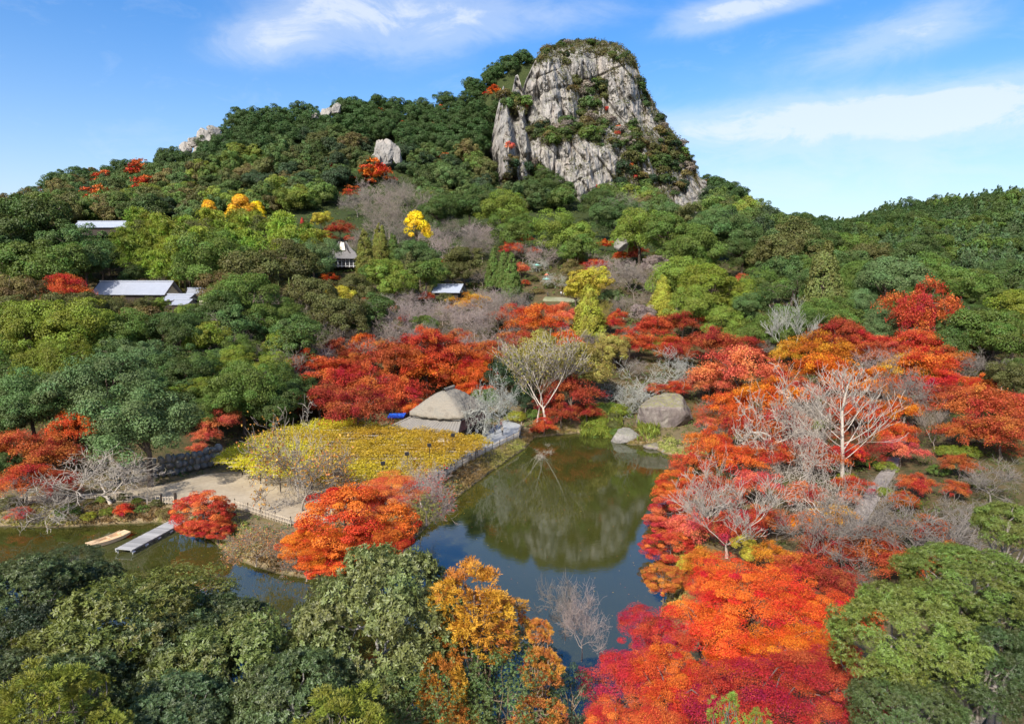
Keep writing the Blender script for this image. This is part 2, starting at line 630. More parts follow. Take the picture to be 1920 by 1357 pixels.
M['sand'] = path_mat('sandy_path', (0.31, 0.245, 0.16), (0.40, 0.33, 0.23), (0.2, 0.13, 0.07))
M['pave'] = path_mat('grey_walkway', (0.27, 0.28, 0.28), (0.36, 0.365, 0.36), (0.22, 0.16, 0.1))
M['terrace'] = path_mat('terrace_sand', (0.15, 0.16, 0.07), (0.26, 0.24, 0.16), (0.12, 0.13, 0.04))
M['gravel'] = path_mat('grey_gravel', (0.19, 0.165, 0.15), (0.27, 0.24, 0.215), (0.2, 0.10, 0.06))
M['lawn'] = path_mat('lawn', (0.13, 0.17, 0.03), (0.2, 0.22, 0.045), (0.14, 0.12, 0.05))


def water_mat():
    m, t = new_mat('pond_water')
    po = pos(t)
    d = t.n('ShaderNodeBsdfDiffuse')
    n1 = t.noise(po, 0.035, 4, 0.55)
    t.l(t.ramp(n1, [(0.3, (0.034, 0.037, 0.007)), (0.7, (0.050, 0.050, 0.011))]), d.inputs['Color'])
    g = t.n('ShaderNodeBsdfGlossy')
    g.inputs['Roughness'].default_value = 0.02
    g.inputs['Color'].default_value = (0.8, 0.86, 0.9, 1)
    rip = t.noise(t.mapping(po, (1.0, 1.6, 1)), 1.3, 3, 0.6)
    rip2 = t.noise(po, 7.0, 2, 0.5)
    nb = bump(t, t.math('ADD', rip, t.math('MULTIPLY', rip2, 0.25)), 0.06, 0.03)
    t.l(nb, g.inputs['Normal'])
    fr = t.n('ShaderNodeFresnel')
    fr.inputs['IOR'].default_value = 2.15
    t.l(nb, fr.inputs['Normal'])
    mx = t.n('ShaderNodeMixShader')
    t.l(fr.outputs[0], mx.inputs[0])
    t.l(d.outputs[0], mx.inputs[1])
    t.l(g.outputs[0], mx.inputs[2])
    finish(t, mx.outputs[0])
    return m


M['water'] = water_mat()
# ------------------------------------------------------------------ terrain
POND_PX = [(-500, 986), (-150, 986), (0, 986), (100, 989), (220, 982), (300, 979), (335, 986), (400, 1014), (440, 1048), (520, 1074), (590, 1085),
           (680, 1068), (780, 1008), (850, 937), (920, 884), (985, 840), (1000, 820), (1083, 811), (1147, 818), (1180, 834), (1215, 834),
           (1245, 850), (1288, 858), (1300, 900), (1285, 960), (1270, 1030), (1255, 1100), (1240, 1200), (1225, 1300), (1080, 1345), (900, 1350),
           (600, 1345), (300, 1320), (0, 1280), (-500, 1230)]
POND = at_z(*np.array(POND_PX, float).T, 0.0)[:, :2]
FLAT_PX = [(-300, 958), (0, 950), (150, 945), (330, 955), (440, 955), (560, 990), (650, 985), (790, 922), (870, 875), (980, 818), (985, 795),
           (930, 765), (840, 760), (720, 780), (560, 800), (400, 860), (330, 895), (200, 918), (0, 928), (-300, 938)]
FLAT = at_z(*np.array(FLAT_PX, float).T, 1.5)[:, :2]

TC = np.array([-1.6, -1.0, -0.75, -0.5, -0.25, 0.0, 0.25, 0.5, 0.75, 1.05, 1.7])
YK = np.array([5, 45, 60, 80, 95, 110, 125, 135, 150, 175, 200, 230, 260, 300, 350, 400, 430])
ZT = np.array([
    [6, 3, 2.5, 2.5, 6, 10, 14, 17, 22, 28, 34, 40, 46, 54, 60, 66, 70],
    [6, 3, 2.5, 2.2, 4.5, 7, 10, 12.5, 17, 22, 26, 32, 38, 46, 56, 64, 66],
    [5, 2, 2, 1.8, 3.0, 5.5, 8.5, 11, 15, 19.5, 21.5, 26, 32.5, 44, 56, 62, 65],
    [5, 2, 2, 1.6, 2.2, 4.5, 7.5, 10, 14, 19, 21.5, 25, 31, 44, 57, 68, 76],
    [5, 2, 2, 1.5, 1.6, 1.6, 2.2, 4, 8.5, 14.5, 19.5, 25, 34, 44.5, 60, 76, 87],
    [5, 2, 2, 1.5, 1.5, 1.5, 1.5, 2.0, 6.0, 12.5, 18, 22.5, 32, 43, 55, 68, 76],
    [5, 2, 2, 1.5, 1.5, 1.5, 1.5, 2.2, 6.0, 12, 17.5, 24, 31, 40, 51, 62, 69],
    [5, 2, 2, 2.4, 3.3, 5, 8, 10, 13, 17, 20, 23, 27, 34, 43, 52, 56],
    [5, 3, 3, 4.5, 6.5, 9, 12, 14, 17, 21, 25, 32, 40, 50, 62, 72, 76],
    [6, 4, 5, 8, 12, 16, 20, 23, 27, 33, 40, 48, 56, 66, 76, 84, 88],
    [8, 8, 12, 20, 26, 32, 38, 42, 46, 54, 60, 66, 72, 80, 88, 94, 98]], float)
SKY_PX = np.array([(-900, 430), (-300, 420), (0, 384), (70, 378), (105, 350), (150, 326), (230, 318), (300, 304), (340, 282), (400, 248), (450, 216), (520, 210), (600, 200),
                   (640, 194), (680, 189), (750, 194), (800, 192), (860, 182), (890, 158), (940, 132), (1000, 100), (1030, 84), (1065, 77), (1100, 73),
                   (1150, 78), (1175, 92), (1190, 108), (1210, 165), (1250, 232), (1290, 286), (1310, 330), (1370, 356), (1400, 390), (1440, 416),
                   (1490, 405), (1530, 409), (1565, 420), (1600, 411), (1640, 384), (1700, 380), (1800, 366), (1850, 352), (1920, 360), (2300, 330), (3000, 330)], float)
RIDGE_Y = np.array([(-900, 470), (0, 470), (150, 470), (450, 490), (800, 510), (900, 535), (1000, 542), (1200, 545), (1310, 520), (1400, 470), (1440, 480), (1500, 580), (1565, 620), (1640, 500), (1850, 430), (3000, 430)], float)


def sky_py(px):
    return np.interp(px, SKY_PX[:, 0], SKY_PX[:, 1])


_tpx = np.array([-1.6] + list(np.linspace(-1.1, 1.15, 361)) + [1.7])
_px = 960 + _tpx * F
_ry = np.interp(_px, RIDGE_Y[:, 0], RIDGE_Y[:, 1])
_rz = at_y(_px, sky_py(_px), _ry)[:, 2] - 8.5
# trees on the ridge stand about 8 m above the ground; none such on the bare rock top
_rz -= 7.0 * smooth((_px - 1010) / 30) * (1 - smooth((_px - 1300) / 20))
# table of heights, one row per direction
_rows = []
YTAB = np.concatenate([YK, [445, 470, 500]]).astype(float)
CLIFF_L, CLIFF_R = 918.0, 1318.0


def base_height(t, y):
    """height of the land before pond and terraces, by direction t = x / y and distance y"""
    t = np.clip(t, -1.59, 1.69)
    y = np.asarray(y, float)
    it = np.clip(np.searchsorted(TC, t) - 1, 0, len(TC) - 2)
    ft = (t - TC[it]) / (TC[it + 1] - TC[it])
    ft = ft * ft * (3 - 2 * ft)
    iy = np.clip(np.searchsorted(YK, y) - 1, 0, len(YK) - 2)
    fy = np.clip((y - YK[iy]) / (YK[iy + 1] - YK[iy]), 0, 1)
    z = (ZT[it, iy] * (1 - fy) + ZT[it, iy + 1] * fy) * (1 - ft) + (ZT[it + 1, iy] * (1 - fy) + ZT[it + 1, iy + 1] * fy) * ft
    zf = ZT[it, -1] * (1 - ft) + ZT[it + 1, -1] * ft
    ry = np.interp(t, _tpx, _ry)
    rz = np.interp(t, _tpx, _rz)
    y0 = 395.0
    # from 395 m the land climbs to the ridge
    z0 = np.where(y > y0, 0, z)
    iy0 = len(YK) - 3
    f0 = (y0 - YK[iy0]) / (YK[iy0 + 1] - YK[iy0])
    zs = (ZT[it, iy0] * (1 - f0) + ZT[it, iy0 + 1] * f0) * (1 - ft) + (ZT[it + 1, iy0] * (1 - f0) + ZT[it + 1, iy0 + 1] * f0) * ft
    q = np.clip((y - y0) / (ry - y0), 0, 1)
    px = 960 + t * F
    incl = smooth((px - 905) / 14) * (1 - smooth((px - 1316) / 10))     # behind the cliff the hidden slope stays low
    hid = 0.28 * np.clip(q / 0.68, 0, 1) + 0.72 * smooth((q - 0.68) / 0.2)
    up = zs + (rz - zs) * ((1 - incl) * q ** 0.95 + incl * hid)
    z = np.where(y > y0, up, z)
    back = np.clip(y - ry, 0, None)
    z = np.where(y > ry, np.maximum(rz - back * 0.45, 12 + 0 * rz), z)
    return z


def ground_z(x, y):
    x, y = np.asarray(x, float), np.asarray(y, float)
    z = base_height(x / np.maximum(y, 1), y)
    bump_ = fbm(np.stack([x * 0.035, y * 0.035, 0 * x], -1), 4) - 0.5
    amp = np.clip((y - 120) / 100, 0, 1) * 5.0
    z = z + bump_ * amp
    near = (y < 175)
    if np.any(near):
        dp = np.where(near, dist_poly(x, y, POND), 99)
        df = np.where(near, dist_poly(x, y, FLAT), 99)
        z = np.where(df < 9, 1.5 + (z - 1.5) * smooth(df / 9), z)
        rough = 0.16 * (fbm(np.stack([x * 0.7, y * 0.7, 0 * x], -1), 3) - 0.5)
        bank = 0.12 + np.maximum(dp, 0) * 0.62
        z = np.where(dp < 6, np.minimum(z, bank + rough), z)
        z = np.where(dp < 0, np.maximum(-1.6, dp * 0.7), z)
    return z


def gz(x, y):
    return float(ground_z(np.array([x]), np.array([y]))[0])


ts = np.linspace(-1.35, 1.45, 470)
ys = np.concatenate([np.linspace(4, 38, 26), np.arange(39, 140, 0.55), np.arange(140, 260, 1.6), np.arange(260, 640, 3.2), np.geomspace(650, 3200, 18)])
Tg, Yg = np.meshgrid(ts, ys)
Xg = Tg * np.maximum(Yg, 30)
Zg = ground_z(Xg, Yg)
nr, nc = Zg.shape
ii = (np.arange(nr - 1)[:, None] * nc + np.arange(nc - 1)[None]).ravel()
GF = np.stack([ii, ii + 1, ii + nc + 1, ii + nc], -1)
kind(link('ground', mesh('ground', np.stack([Xg, Yg, Zg], -1).reshape(-1, 3), GF, M['ground'], smooth=True)), 'structure')

wb = MB()
wb.poly([(-170, 25, 0), (70, 25, 0), (70, 150, 0), (-170, 150, 0)])
kind(wb.build('water', M['water']), 'structure')


def fan_sheet(name, poly, z, mat, step=1.2):
    """flat sheet over a world polygon, laid a little above the ground"""
    poly = np.asarray(poly, float)
    import bmesh
    bm = bmesh.new()
    bm.faces.new([bm.verts.new((p[0], p[1], z)) for p in poly])
    bmesh.ops.triangulate(bm, faces=bm.faces[:])
    bmesh.ops.recalc_face_normals(bm, faces=bm.faces[:])
    me = bpy.data.meshes.new(name)
    bm.to_mesh(me)
    bm.free()
    me.materials.append(mat)
    return kind(link(name, me), 'structure')


PATH_PX = [(-300, 953), (0, 946), (150, 938), (330, 944), (440, 950), (560, 986), (640, 976), (760, 935), (775, 908), (700, 895), (640, 890), (520, 888), (430, 884), (380, 890), (330, 905),
           (200, 924), (0, 933), (-300, 943)]
fan_sheet('path', at_z(*np.array(PATH_PX, float).T, 1.5)[:, :2], 1.53, M['sand'])
WALK_PX = [(775, 906), (762, 934), (800, 914), (870, 868), (975, 816), (978, 797), (950, 786), (925, 800), (900, 826), (850, 858), (800, 880)]
fan_sheet('walkway', at_z(*np.array(WALK_PX, float).T, 1.5)[:, :2], 1.536, M['pave'])


def strip(name, line_px, widths, mat, lift=0.1, ys_=None):
    """a path laid over the land along a line of photograph pixels"""
    pts = []
    for (px, py) in line_px:
        a, b = ray(px, py)
        y = np.linspace(40, 330, 1200)
        hit = np.argmax(ground_z(a * y, y) >= CAMZ + b * y)
        pts.append((a * y[hit], y[hit]))
    pts = np.array(pts)
    s = np.linspace(0, len(pts) - 1, 60)
    P = np.stack([np.interp(s, range(len(pts)), pts[:, k]) for k in (0, 1)], -1)
    W = np.interp(s, range(len(pts)), widths)
    d = norm(np.gradient(P, axis=0))
    nrm = np.stack([-d[:, 1], d[:, 0]], -1)
    rows = []
    for k in np.linspace(-1, 1, 7):
        Q = P + nrm * (W * k)[:, None]
        z = ground_z(Q[:, 0], Q[:, 1]) + (lift if abs(k) < 0.99 else -0.3)
        rows.append(np.column_stack([Q, z]))
    V = np.stack(rows, 1)
    n = len(s)
    i = (np.arange(n - 1)[:, None] * 7 + np.arange(6)[None]).ravel()
    return kind(link(name, mesh(name, V.reshape(-1, 3), np.stack([i, i + 1, i + 8, i + 7], -1), mat, smooth=True)), 'structure')


strip('path', [(1700, 795), (1685, 838), (1668, 880), (1645, 915), (1620, 955), (1592, 1000), (1570, 1045)], [1.0, 1.1, 1.2, 1.3, 1.3, 1.1, .9], M['gravel'], 0.12)
strip('terrace', [(1020, 560), (1050, 562), (1090, 565)], [2.2, 3.4, 2.4], M['terrace'], 0.15)
strip('lawn', [(635, 402), (680, 398), (730, 390), (775, 386)], [9, 12, 12, 8], M['lawn'], 0.5)
strip('lawn', [(1000, 420), (1030, 405), (1060, 392)], [6, 8, 6], M['lawn'], 0.5)

# ------------------------------------------------------------------ the cliff
CP = np.arange(CLIFF_L - 6, CLIFF_R + 8, 1.4)
CR = np.linspace(0, 1, 250)
top = sky_py(CP) + 2
# the slabs at the left end stand lower than the wooded ridge behind them
left_top = np.interp(CP, [910, 916, 922, 930, 938, 944, 950, 955, 960, 966, 971, 976, 980, 986, 992, 1000, 1008, 1016, 1030],
                     [300, 285, 262, 215, 180, 160, 172, 190, 172, 142, 140, 156, 168, 150, 138, 120, 106, 94, 80])
top = np.where(CP < 1025, np.maximum(left_top, top), top)
top = top + 9 * (fbm(np.column_stack([CP * 0.09, 0 * CP, 0 * CP]), 4) - 0.5) * (CP > 1000)
bot = np.full_like(CP, 425.0)
PX = np.broadcast_to(CP, (len(CR), len(CP)))
PY = top[None] + (bot - top)[None] * CR[:, None]


def blur(a, k):
    for ax in (0, 1):
        for _ in range(2):
            p = np.pad(a, [(k, k) if i == ax else (0, 0) for i in (0, 1)], mode='edge')
            c = np.cumsum(p, axis=ax)
            c = np.concatenate([np.zeros_like(np.take(c, [0], ax)), c], ax)
            n = 2 * k + 1
            a = (np.take(c, range(n, c.shape[ax]), ax) - np.take(c, range(0, c.shape[ax] - n), ax)) / n
    return a


yb = np.interp(PY, [60, 80, 110, 160, 215, 232, 258, 300, 385, 426], [533, 520, 500, 492, 484, 474, 456, 450, 440, 424])
yb = yb + 70 * np.clip((PX - 1160) / 150, 0, 1.2) ** 1.6 * np.clip((430 - PY) / 200, 0.15, 1)
yb = yb + 75 * np.clip((958 - PX) / 45, 0, 2) ** 1.5
for poly, push, k in (
        ([(938, 166), (944, 156), (951, 185), (957, 230), (966, 300), (962, 326), (940, 335), (912, 285), (920, 240), (930, 200)], 26, 2),
        ([(958, 172), (966, 138), (972, 136), (980, 165), (988, 200), (980, 222), (962, 205)], 16, 2),
        ([(973, 212), (982, 208), (988, 250), (991, 287), (981, 292), (976, 250)], 12, 1),
        ([(943, 272), (949, 276), (953, 300), (953, 338), (941, 338)], 13, 1),
        ([(985, 130), (1008, 96), (1030, 84), (1052, 105), (1062, 140), (1078, 172), (1082, 212), (1050, 236), (1000, 244), (985, 200)], 11, 4),
        ([(1012, 112), (1036, 110), (1048, 150), (1058, 205), (1040, 228), (1018, 215)], 5, 2),
        ([(1060, 105), (1090, 92), (1108, 120), (1112, 150), (1085, 150)], 8, 3),
        ([(1130, 100), (1160, 90), (1192, 140), (1205, 190), (1222, 215), (1190, 225), (1150, 200), (1140, 150)], 9, 4),
        ([(1000, 262), (1060, 236), (1082, 244), (1095, 268), (1150, 280), (1160, 320), (1150, 350), (1090, 380), (1045, 330), (1000, 300)], 8, 4),
        ([(962, 290), (985, 300), (992, 330), (975, 345), (964, 330)], 9, 2),
        ([(1085, 330), (1098, 335), (1100, 378), (1085, 385)], 5, 2)):
    yb = yb - push * blur(inside(PX, PY, poly).astype(float), k)
C0 = at_y(PX, PY, yb)
S = C0.copy()
# vertical ribs and cracks of the rock, sheared to the right as the beds lean
lean = S[..., 2] * 0.12
q1 = np.stack([(S[..., 0] + lean) * 0.075, S[..., 1] * 0.03, S[..., 2] * 0.018], -1)
q2 = np.stack([(S[..., 0] + lean) * 0.24, S[..., 1] * 0.08, S[..., 2] * 0.05], -1)
q3 = np.stack([S[..., 0] * 0.6, S[..., 1] * 0.3, S[..., 2] * 0.22], -1)
q4 = np.stack([S[..., 0] * 0.05, S[..., 1] * 0.05, S[..., 2] * 0.13], -1)
dep = 13.0 * (fbm(q1, 3, 0.5, True) - 0.6) + 8.0 * (fbm(q2, 3, 0.55, True) - 0.6) + 3.0 * (fbm(q3, 3, 0.6) - 0.5) + 5.0 * (fbm(q4, 3) - 0.5)
steps = np.floor(fbm(q2 * 0.7 + 5, 2) * 7) / 7          # blocky joints
dep = dep + 9.0 * (steps - 0.5)
for (kx, kz, ks, amt, thr) in ((1.0, 0.10, 0.11, 7.0, 0.86), (0.85, 0.55, 0.09, 5.0, 0.88), (0.35, -0.95, 0.075, 4.0, 0.90), (1.0, 0.15, 0.28, 3.0, 0.84)):
    # open cracks: narrow clefts running down the beds, across them and aslant
    u_ = (S[..., 0] * kx + S[..., 2] * kz) * ks
    v_ = (S[..., 2] * kx - S[..., 0] * kz) * ks * 0.22
    rr_ = 1 - np.abs(2 * fbm(np.stack([u_, v_, S[..., 1] * 0.02 + amt], -1), 2) - 1)
    dep = dep - 0.62 * amt * np.clip((rr_ - thr) / (1 - thr), 0, 1)
edge = smooth(CR[:, None] / 0.04)
yc = yb - dep * (0.25 + 0.75 * edge)
CL = at_y(PX, PY, yc)
# the top edge rolls back to the ridge
nrw, ncl = PX.shape
back = CL[0].copy()
back[:, 1] += 45
back[:, 2] -= 12
CV = np.concatenate([back[None], CL], 0)
i = (np.arange(nrw)[:, None] * ncl + np.arange(ncl - 1)[None]).ravel()
kind(link('cliff', mesh('cliff', CV.reshape(-1, 3), np.stack([i + ncl, i + ncl + 1, i + 1, i], -1), M['cliff'], smooth=False)), 'structure')


def cliff_point(px, py):
    """the point of the rock face seen at a photograph pixel, or None"""
    c = int(round((px - CP[0]) / 1.4))
    if c < 0 or c >= len(CP) or py < top[c] or py > bot[c]:
        return None
    r = int(round((py - top[c]) / (bot[c] - top[c]) * (len(CR) - 1)))
    return CL[r, c]
# ------------------------------------------------------------------ plants: crown and trunk meshes, all about one unit in radius
def leaves(P, N, size, aspect=0.7, fold=0.12, T=None, rng=RNG):
    n = len(P)
    N = norm(N)
    if T is None:
        T = rng.normal(size=(n, 3))
    T = norm(T - N * np.sum(T * N, -1, keepdims=True))
    B = np.cross(N, T)
    s = np.broadcast_to(np.asarray(size, float), (n,))[:, None]
    V = np.stack([P - T * s * .5, P + B * s * aspect * .5 + N * s * fold, P + T * s * .5, P - B * s * aspect * .5 + N * s * fold], 1)
    b = np.arange(n)[:, None] * 4
    Fc = np.concatenate([b + [0, 2, 1], b + [0, 3, 2]], 0)
    return V.reshape(-1, 3), Fc


def sph(n, rng):
    return norm(rng.normal(size=(n, 3)))


def leaf_mesh(name, parts, mat):
    """parts: list of (V, F, v, c) with v and c per leaf"""
    Vs, Fs, vs, cs, o = [], [], [], [], 0
    for V, Fc, v, c in parts:
        Vs.append(V)
        Fs.append(Fc + o)
        vs.append(np.repeat(v, 4))
        cs.append(np.repeat(c, 4))
        o += len(V)
    return mesh(name, np.vstack(Vs), np.vstack(Fs), mat, {'v': np.concatenate(vs), 'c': np.concatenate(cs)})


def crown_dome(seed, K=40, L=140, ls=0.085, flat=0.8, clump=0.27, aspect=0.65, mat='leaf', low=-0.35, profile=None, jitter=0.45, vert=0.7, droop=0.0, multi=0):
    rng = np.random.default_rng(seed)
    d = sph(K * 3, rng)
    d = d[d[:, 2] > low][:K]
    K = len(d)
    rad = rng.uniform(0.62, 1.0, K) ** 0.7
    cr = clump * rng.uniform(0.55, 1.45, K)
    C = d * (rad * (1 - cr * 0.6))[:, None]
    C[:, 2] *= flat
    if multi:
        # several boughs make up the crown, each with its own dome
        sub_ = rng.integers(0, multi, K)
        sc_ = rng.uniform(0.42, 0.74, multi)
        oa = np.arange(multi) * 6.283 / multi + rng.uniform(-.6, .6, multi)
        orad = (1 - sc_) * rng.uniform(0.8, 1.15, multi)
        oz = rng.uniform(-0.32, 0.34, multi)
        C = C * sc_[sub_][:, None] * 1.08 + np.stack([orad * np.cos(oa), orad * np.sin(oa), oz], -1)[sub_]
    if profile is not None:
        f = profile((C[:, 2] / flat + 1) / 2)
        C[:, :2] *= f[:, None]
    C[:, :2] *= 1 + 0.16 * np.sin(3 * np.arctan2(C[:, 1], C[:, 0]) + seed)[:, None]
    ld = sph(K * L, rng).reshape(K, L, 3) + d[:, None] * 0.35 + np.array([0, 0, 0.25])
    ld = norm(ld)
    P = C[:, None] + ld * (cr[:, None, None] * rng.uniform(0.72, 1.12, (K, L, 1))) * np.array([1, 1, vert])
    P[..., 2] -= droop * np.sum((P[..., :2] - C[:, None, :2]) ** 2, -1)
    N = ld * 0.8 + d[:, None] * 0.35 + rng.normal(size=(K, L, 3)) * jitter + np.array([0, 0, 0.3])
    sz = ls * rng.uniform(0.6, 1.3, K * L)
    V, Fc = leaves(P.reshape(-1, 3), N.reshape(-1, 3), sz, aspect, rng=rng)
    c = np.repeat(rng.random(K), L)
    return leaf_mesh('crown', [(V, Fc, rng.random(K * L), c)], M[mat]), C


def crown_pads(seed, K=34, L=150, ls=0.055, height=0.75, pad=0.34, thick=0.05, mat='maple', aspect=0.75, jitter=0.45, droop=0.5, low=0.2):
    """layered crowns: flat sprays of leaves one above the other, as maples and pines carry them"""
    rng = np.random.default_rng(seed)
    r = np.sqrt(rng.random(K)) * 0.82
    a = rng.random(K) * 2 * math.pi
    topz = height * np.sqrt(np.clip(1 - r * r, 0, 1))
    lev = rng.uniform(low, 1, K) ** 0.7
    lobes = 1 + 0.22 * np.sin(2 * a + seed) + 0.14 * np.sin(5 * a + 2 * seed)
    C = np.stack([r * np.cos(a) * lobes, r * np.sin(a) * lobes, topz * lev * 1.25 - height * 0.55], -1)
    u = np.sqrt(rng.random((K, L)))
    th = rng.random((K, L)) * 2 * math.pi
    pr = pad * rng.uniform(0.55, 1.25, K)
    ra, rb = u * np.cos(th) * pr[:, None], u * np.sin(th) * pr[:, None] * 0.62
    ca, sa = np.cos(a)[:, None], np.sin(a)[:, None]
    wob = 1 + 0.35 * np.sin(th * 3 + a[:, None] * 7)
    ra, rb = ra * wob, rb * wob
    P = np.stack([C[:, 0:1] + ra * ca - rb * sa, C[:, 1:2] + ra * sa + rb * ca,
                  C[:, 2:3] + rng.normal(size=(K, L)) * thick - droop * (ra ** 2 + rb ** 2) - 0.12 * ra], -1)
    N = np.array([0, 0, 1.0]) + rng.normal(size=(K, L, 3)) * jitter + np.stack([ca, sa, 0 * ca], -1) * 0.2
    sz = ls * rng.uniform(0.6, 1.35, K * L)
    V, Fc = leaves(P.reshape(-1, 3), N.reshape(-1, 3), sz, aspect, rng=rng)
    return leaf_mesh('crown', [(V, Fc, rng.random(K * L), np.repeat(rng.random(K), L))], M[mat]), C


def crown_cone(seed, K=150, L=40, ls=0.07, tuft=0.14, H=2.6, R=1.0, mat='needle', pointed=0.85, jitter=0.5, base=0.05, up=0.5, aspect=0.5):
    """conifers: tufts over a conical body, centred on its middle height"""
    rng = np.random.default_rng(seed)
    zf = 1 - rng.random(K) ** 0.62
    zf = np.clip(zf, base, 1)
    prof = (1 - zf) ** pointed * (1 - 0.45 * np.exp(-zf * 9))
    a = rng.random(K) * 2 * math.pi
    rr = R * prof * rng.uniform(0.72, 1.05, K)
    d = np.stack([np.cos(a), np.sin(a), np.full(K, 0.25)], -1)
    C = np.stack([rr * np.cos(a), rr * np.sin(a), (zf - 0.5) * H], -1)
    tr = tuft * rng.uniform(0.7, 1.3, K) * (0.55 + 0.6 * prof)
    ld = norm(sph(K * L, rng).reshape(K, L, 3) + d[:, None] * 0.6 + np.array([0, 0, up * 0.6]))
    P = C[:, None] + ld * tr[:, None, None] * rng.uniform(0.5, 1.1, (K, L, 1)) * np.array([1, 1, 1.15])
    N = ld * 0.7 + d[:, None] * 0.5 + rng.normal(size=(K, L, 3)) * jitter + np.array([0, 0, 0.2])
    T = ld + np.array([0, 0, up])
    V, Fc = leaves(P.reshape(-1, 3), N.reshape(-1, 3), ls * rng.uniform(0.7, 1.3, K * L), aspect, T=T.reshape(-1, 3), rng=rng)
    return leaf_mesh('crown', [(V, Fc, rng.random(K * L), np.repeat(rng.random(K), L))], M[mat]), C


def crown_rosette(seed, K=46, S=18, L=8, ls=0.042, aspect=0.42, flat=0.85, clump=0.27, mat='laurel', hang=0.35, low=-0.3):
    """large-leaved crowns: whorls of long leaves at the shoot tips of a lumpy dome"""
    rng = np.random.default_rng(seed)
    d = sph(K * 3, rng)
    d = d[d[:, 2] > low][:K]
    K = len(d)
    cr = clump * rng.uniform(0.7, 1.3, K)
    C = d * (rng.uniform(0.6, 1.0, K) ** 0.6 * (1 - cr * 0.5))[:, None] * np.array([1, 1, flat])
    sd = norm(sph(K * S, rng).reshape(K, S, 3) + d[:, None] * 0.7 + np.array([0, 0, 0.3]))
    SP = C[:, None] + sd * (cr[:, None, None] * rng.uniform(0.6, 1.1, (K, S, 1))) * np.array([1, 1, 0.75])
    SP = SP.reshape(-1, 3)
    ax = norm(sd.reshape(-1, 3) + rng.normal(size=(K * S, 3)) * 0.35)
    n = K * S
    ref = norm(np.cross(ax, rng.normal(size=(n, 3))))
    bi = np.cross(ax, ref)
    ang = np.arange(L) * 2.4 + rng.random((n, 1)) * 6.28
    out = ref[:, None] * np.cos(ang)[..., None] + bi[:, None] * np.sin(ang)[..., None]
    tilt = rng.uniform(0.1, 0.8, (n, L, 1))
    T = norm(out + ax[:, None] * tilt - np.array([0, 0, hang]) * rng.uniform(0.4, 1.4, (n, L, 1)))
    N = norm(ax[:, None] * 1.0 - out * 0.3 + rng.normal(size=(n, L, 3)) * 0.15)
    sz = ls * rng.uniform(0.7, 1.25, (n, L))
    P = SP[:, None] + T * (sz * 0.55)[..., None] + ax[:, None] * (rng.uniform(-.5, .5, (n, L, 1)) * ls * 0.8)
    V, Fc = leaves(P.reshape(-1, 3), N.reshape(-1, 3), sz.ravel(), aspect, 0.06, T=T.reshape(-1, 3), rng=rng)
    c = np.repeat(rng.random(K), S * L)
    return leaf_mesh('crown', [(V, Fc, rng.random(n * L), c)], M[mat]), C


def crown_fans(seed, K=40, S=9, L=26, ls=0.075, fan=0.2, flat=1.0, low=-0.5, mat='needle', aspect=0.3, clump=0.25):
    """cypress: flat feathery fans of scale leaves"""
    rng = np.random.default_rng(seed)
    d = sph(K * 3, rng)
    d = d[d[:, 2] > low][:K]
    K = len(d)
    C = d * (rng.uniform(0.55, 1.0, K))[:, None] * 0.85 * np.array([1, 1, flat])
    n = K * S
    sd = norm(sph(n, rng).reshape(K, S, 3) * 0.9 + d[:, None] * 0.8 + np.array([0, 0, 0.45])).reshape(-1, 3)
    SP = np.repeat(C, S, 0) + sd * clump * rng.uniform(0.3, 1, (n, 1))
    ref = norm(np.cross(sd, rng.normal(size=(n, 3))))
    nr_ = np.cross(sd, ref)
    ang = rng.uniform(-0.95, 0.95, (n, L))
    ln = rng.uniform(0.25, 1.0, (n, L)) * fan
    dirs = sd[:, None] * np.cos(ang)[..., None] + ref[:, None] * np.sin(ang)[..., None]
    P = SP[:, None] + dirs * ln[..., None] + rng.normal(size=(n, L, 3)) * fan * 0.06
    N = nr_[:, None] + rng.normal(size=(n, L, 3)) * 0.3 + np.array([0, 0, .3])
    V, Fc = leaves(P.reshape(-1, 3), N.reshape(-1, 3), (ls * rng.uniform(0.6, 1.3, (n, L))).ravel(), aspect, 0.05, T=dirs.reshape(-1, 3), rng=rng)
    return leaf_mesh('crown', [(V, Fc, rng.random(n * L), np.repeat(rng.random(K), S * L))], M[mat]), C


def wander(p, q, r0, r1, rng, k=6, amp=0.12, sag=0.0):
    """a crooked limb from p to q as segments"""
    p, q = np.asarray(p, float), np.asarray(q, float)
    s = np.linspace(0, 1, k + 1)[:, None]
    L = np.linalg.norm(q - p)
    pts = p + (q - p) * s + rng.normal(size=(k + 1, 3)) * amp * L * (s * (1 - s)) * 2
    pts[:, 2] += (sag * L * 4 * s * (1 - s))[:, 0]
    r = r0 + (r1 - r0) * s[:, 0]
    return pts[:-1], pts[1:], r[:-1], r[1:]


def trunk_mesh(C, base, r, seed, n=9, fork=0.45, mat='bark', lean=0.06, sides=5):
    """tapered trunk from `base` (below the crown centre at the origin) with limbs to some of the crown's clumps C"""
    rng = np.random.default_rng(seed)
    top = np.array([rng.normal() * lean, rng.normal() * lean, 0.25 * np.max(C[:, 2])])
    b = np.array([0, 0, base])
    A = [wander(b, top, r, r * 0.3, rng, 7, 0.03)]
    pick = rng.choice(len(C), min(n, len(C)), replace=False)
    for j in pick:
        f = rng.uniform(fork, 0.95)
        s = b + (top - b) * f
        A.append(wander(s, C[j], r * (1 - 0.6 * f) * 0.6, r * 0.12, rng, 5, 0.10, 0.06))
    V, Fc = tubes(*[np.concatenate([a[k] for a in A]) for k in range(4)], sides)
    return mesh('trunk', V, Fc, M[mat], smooth=True)


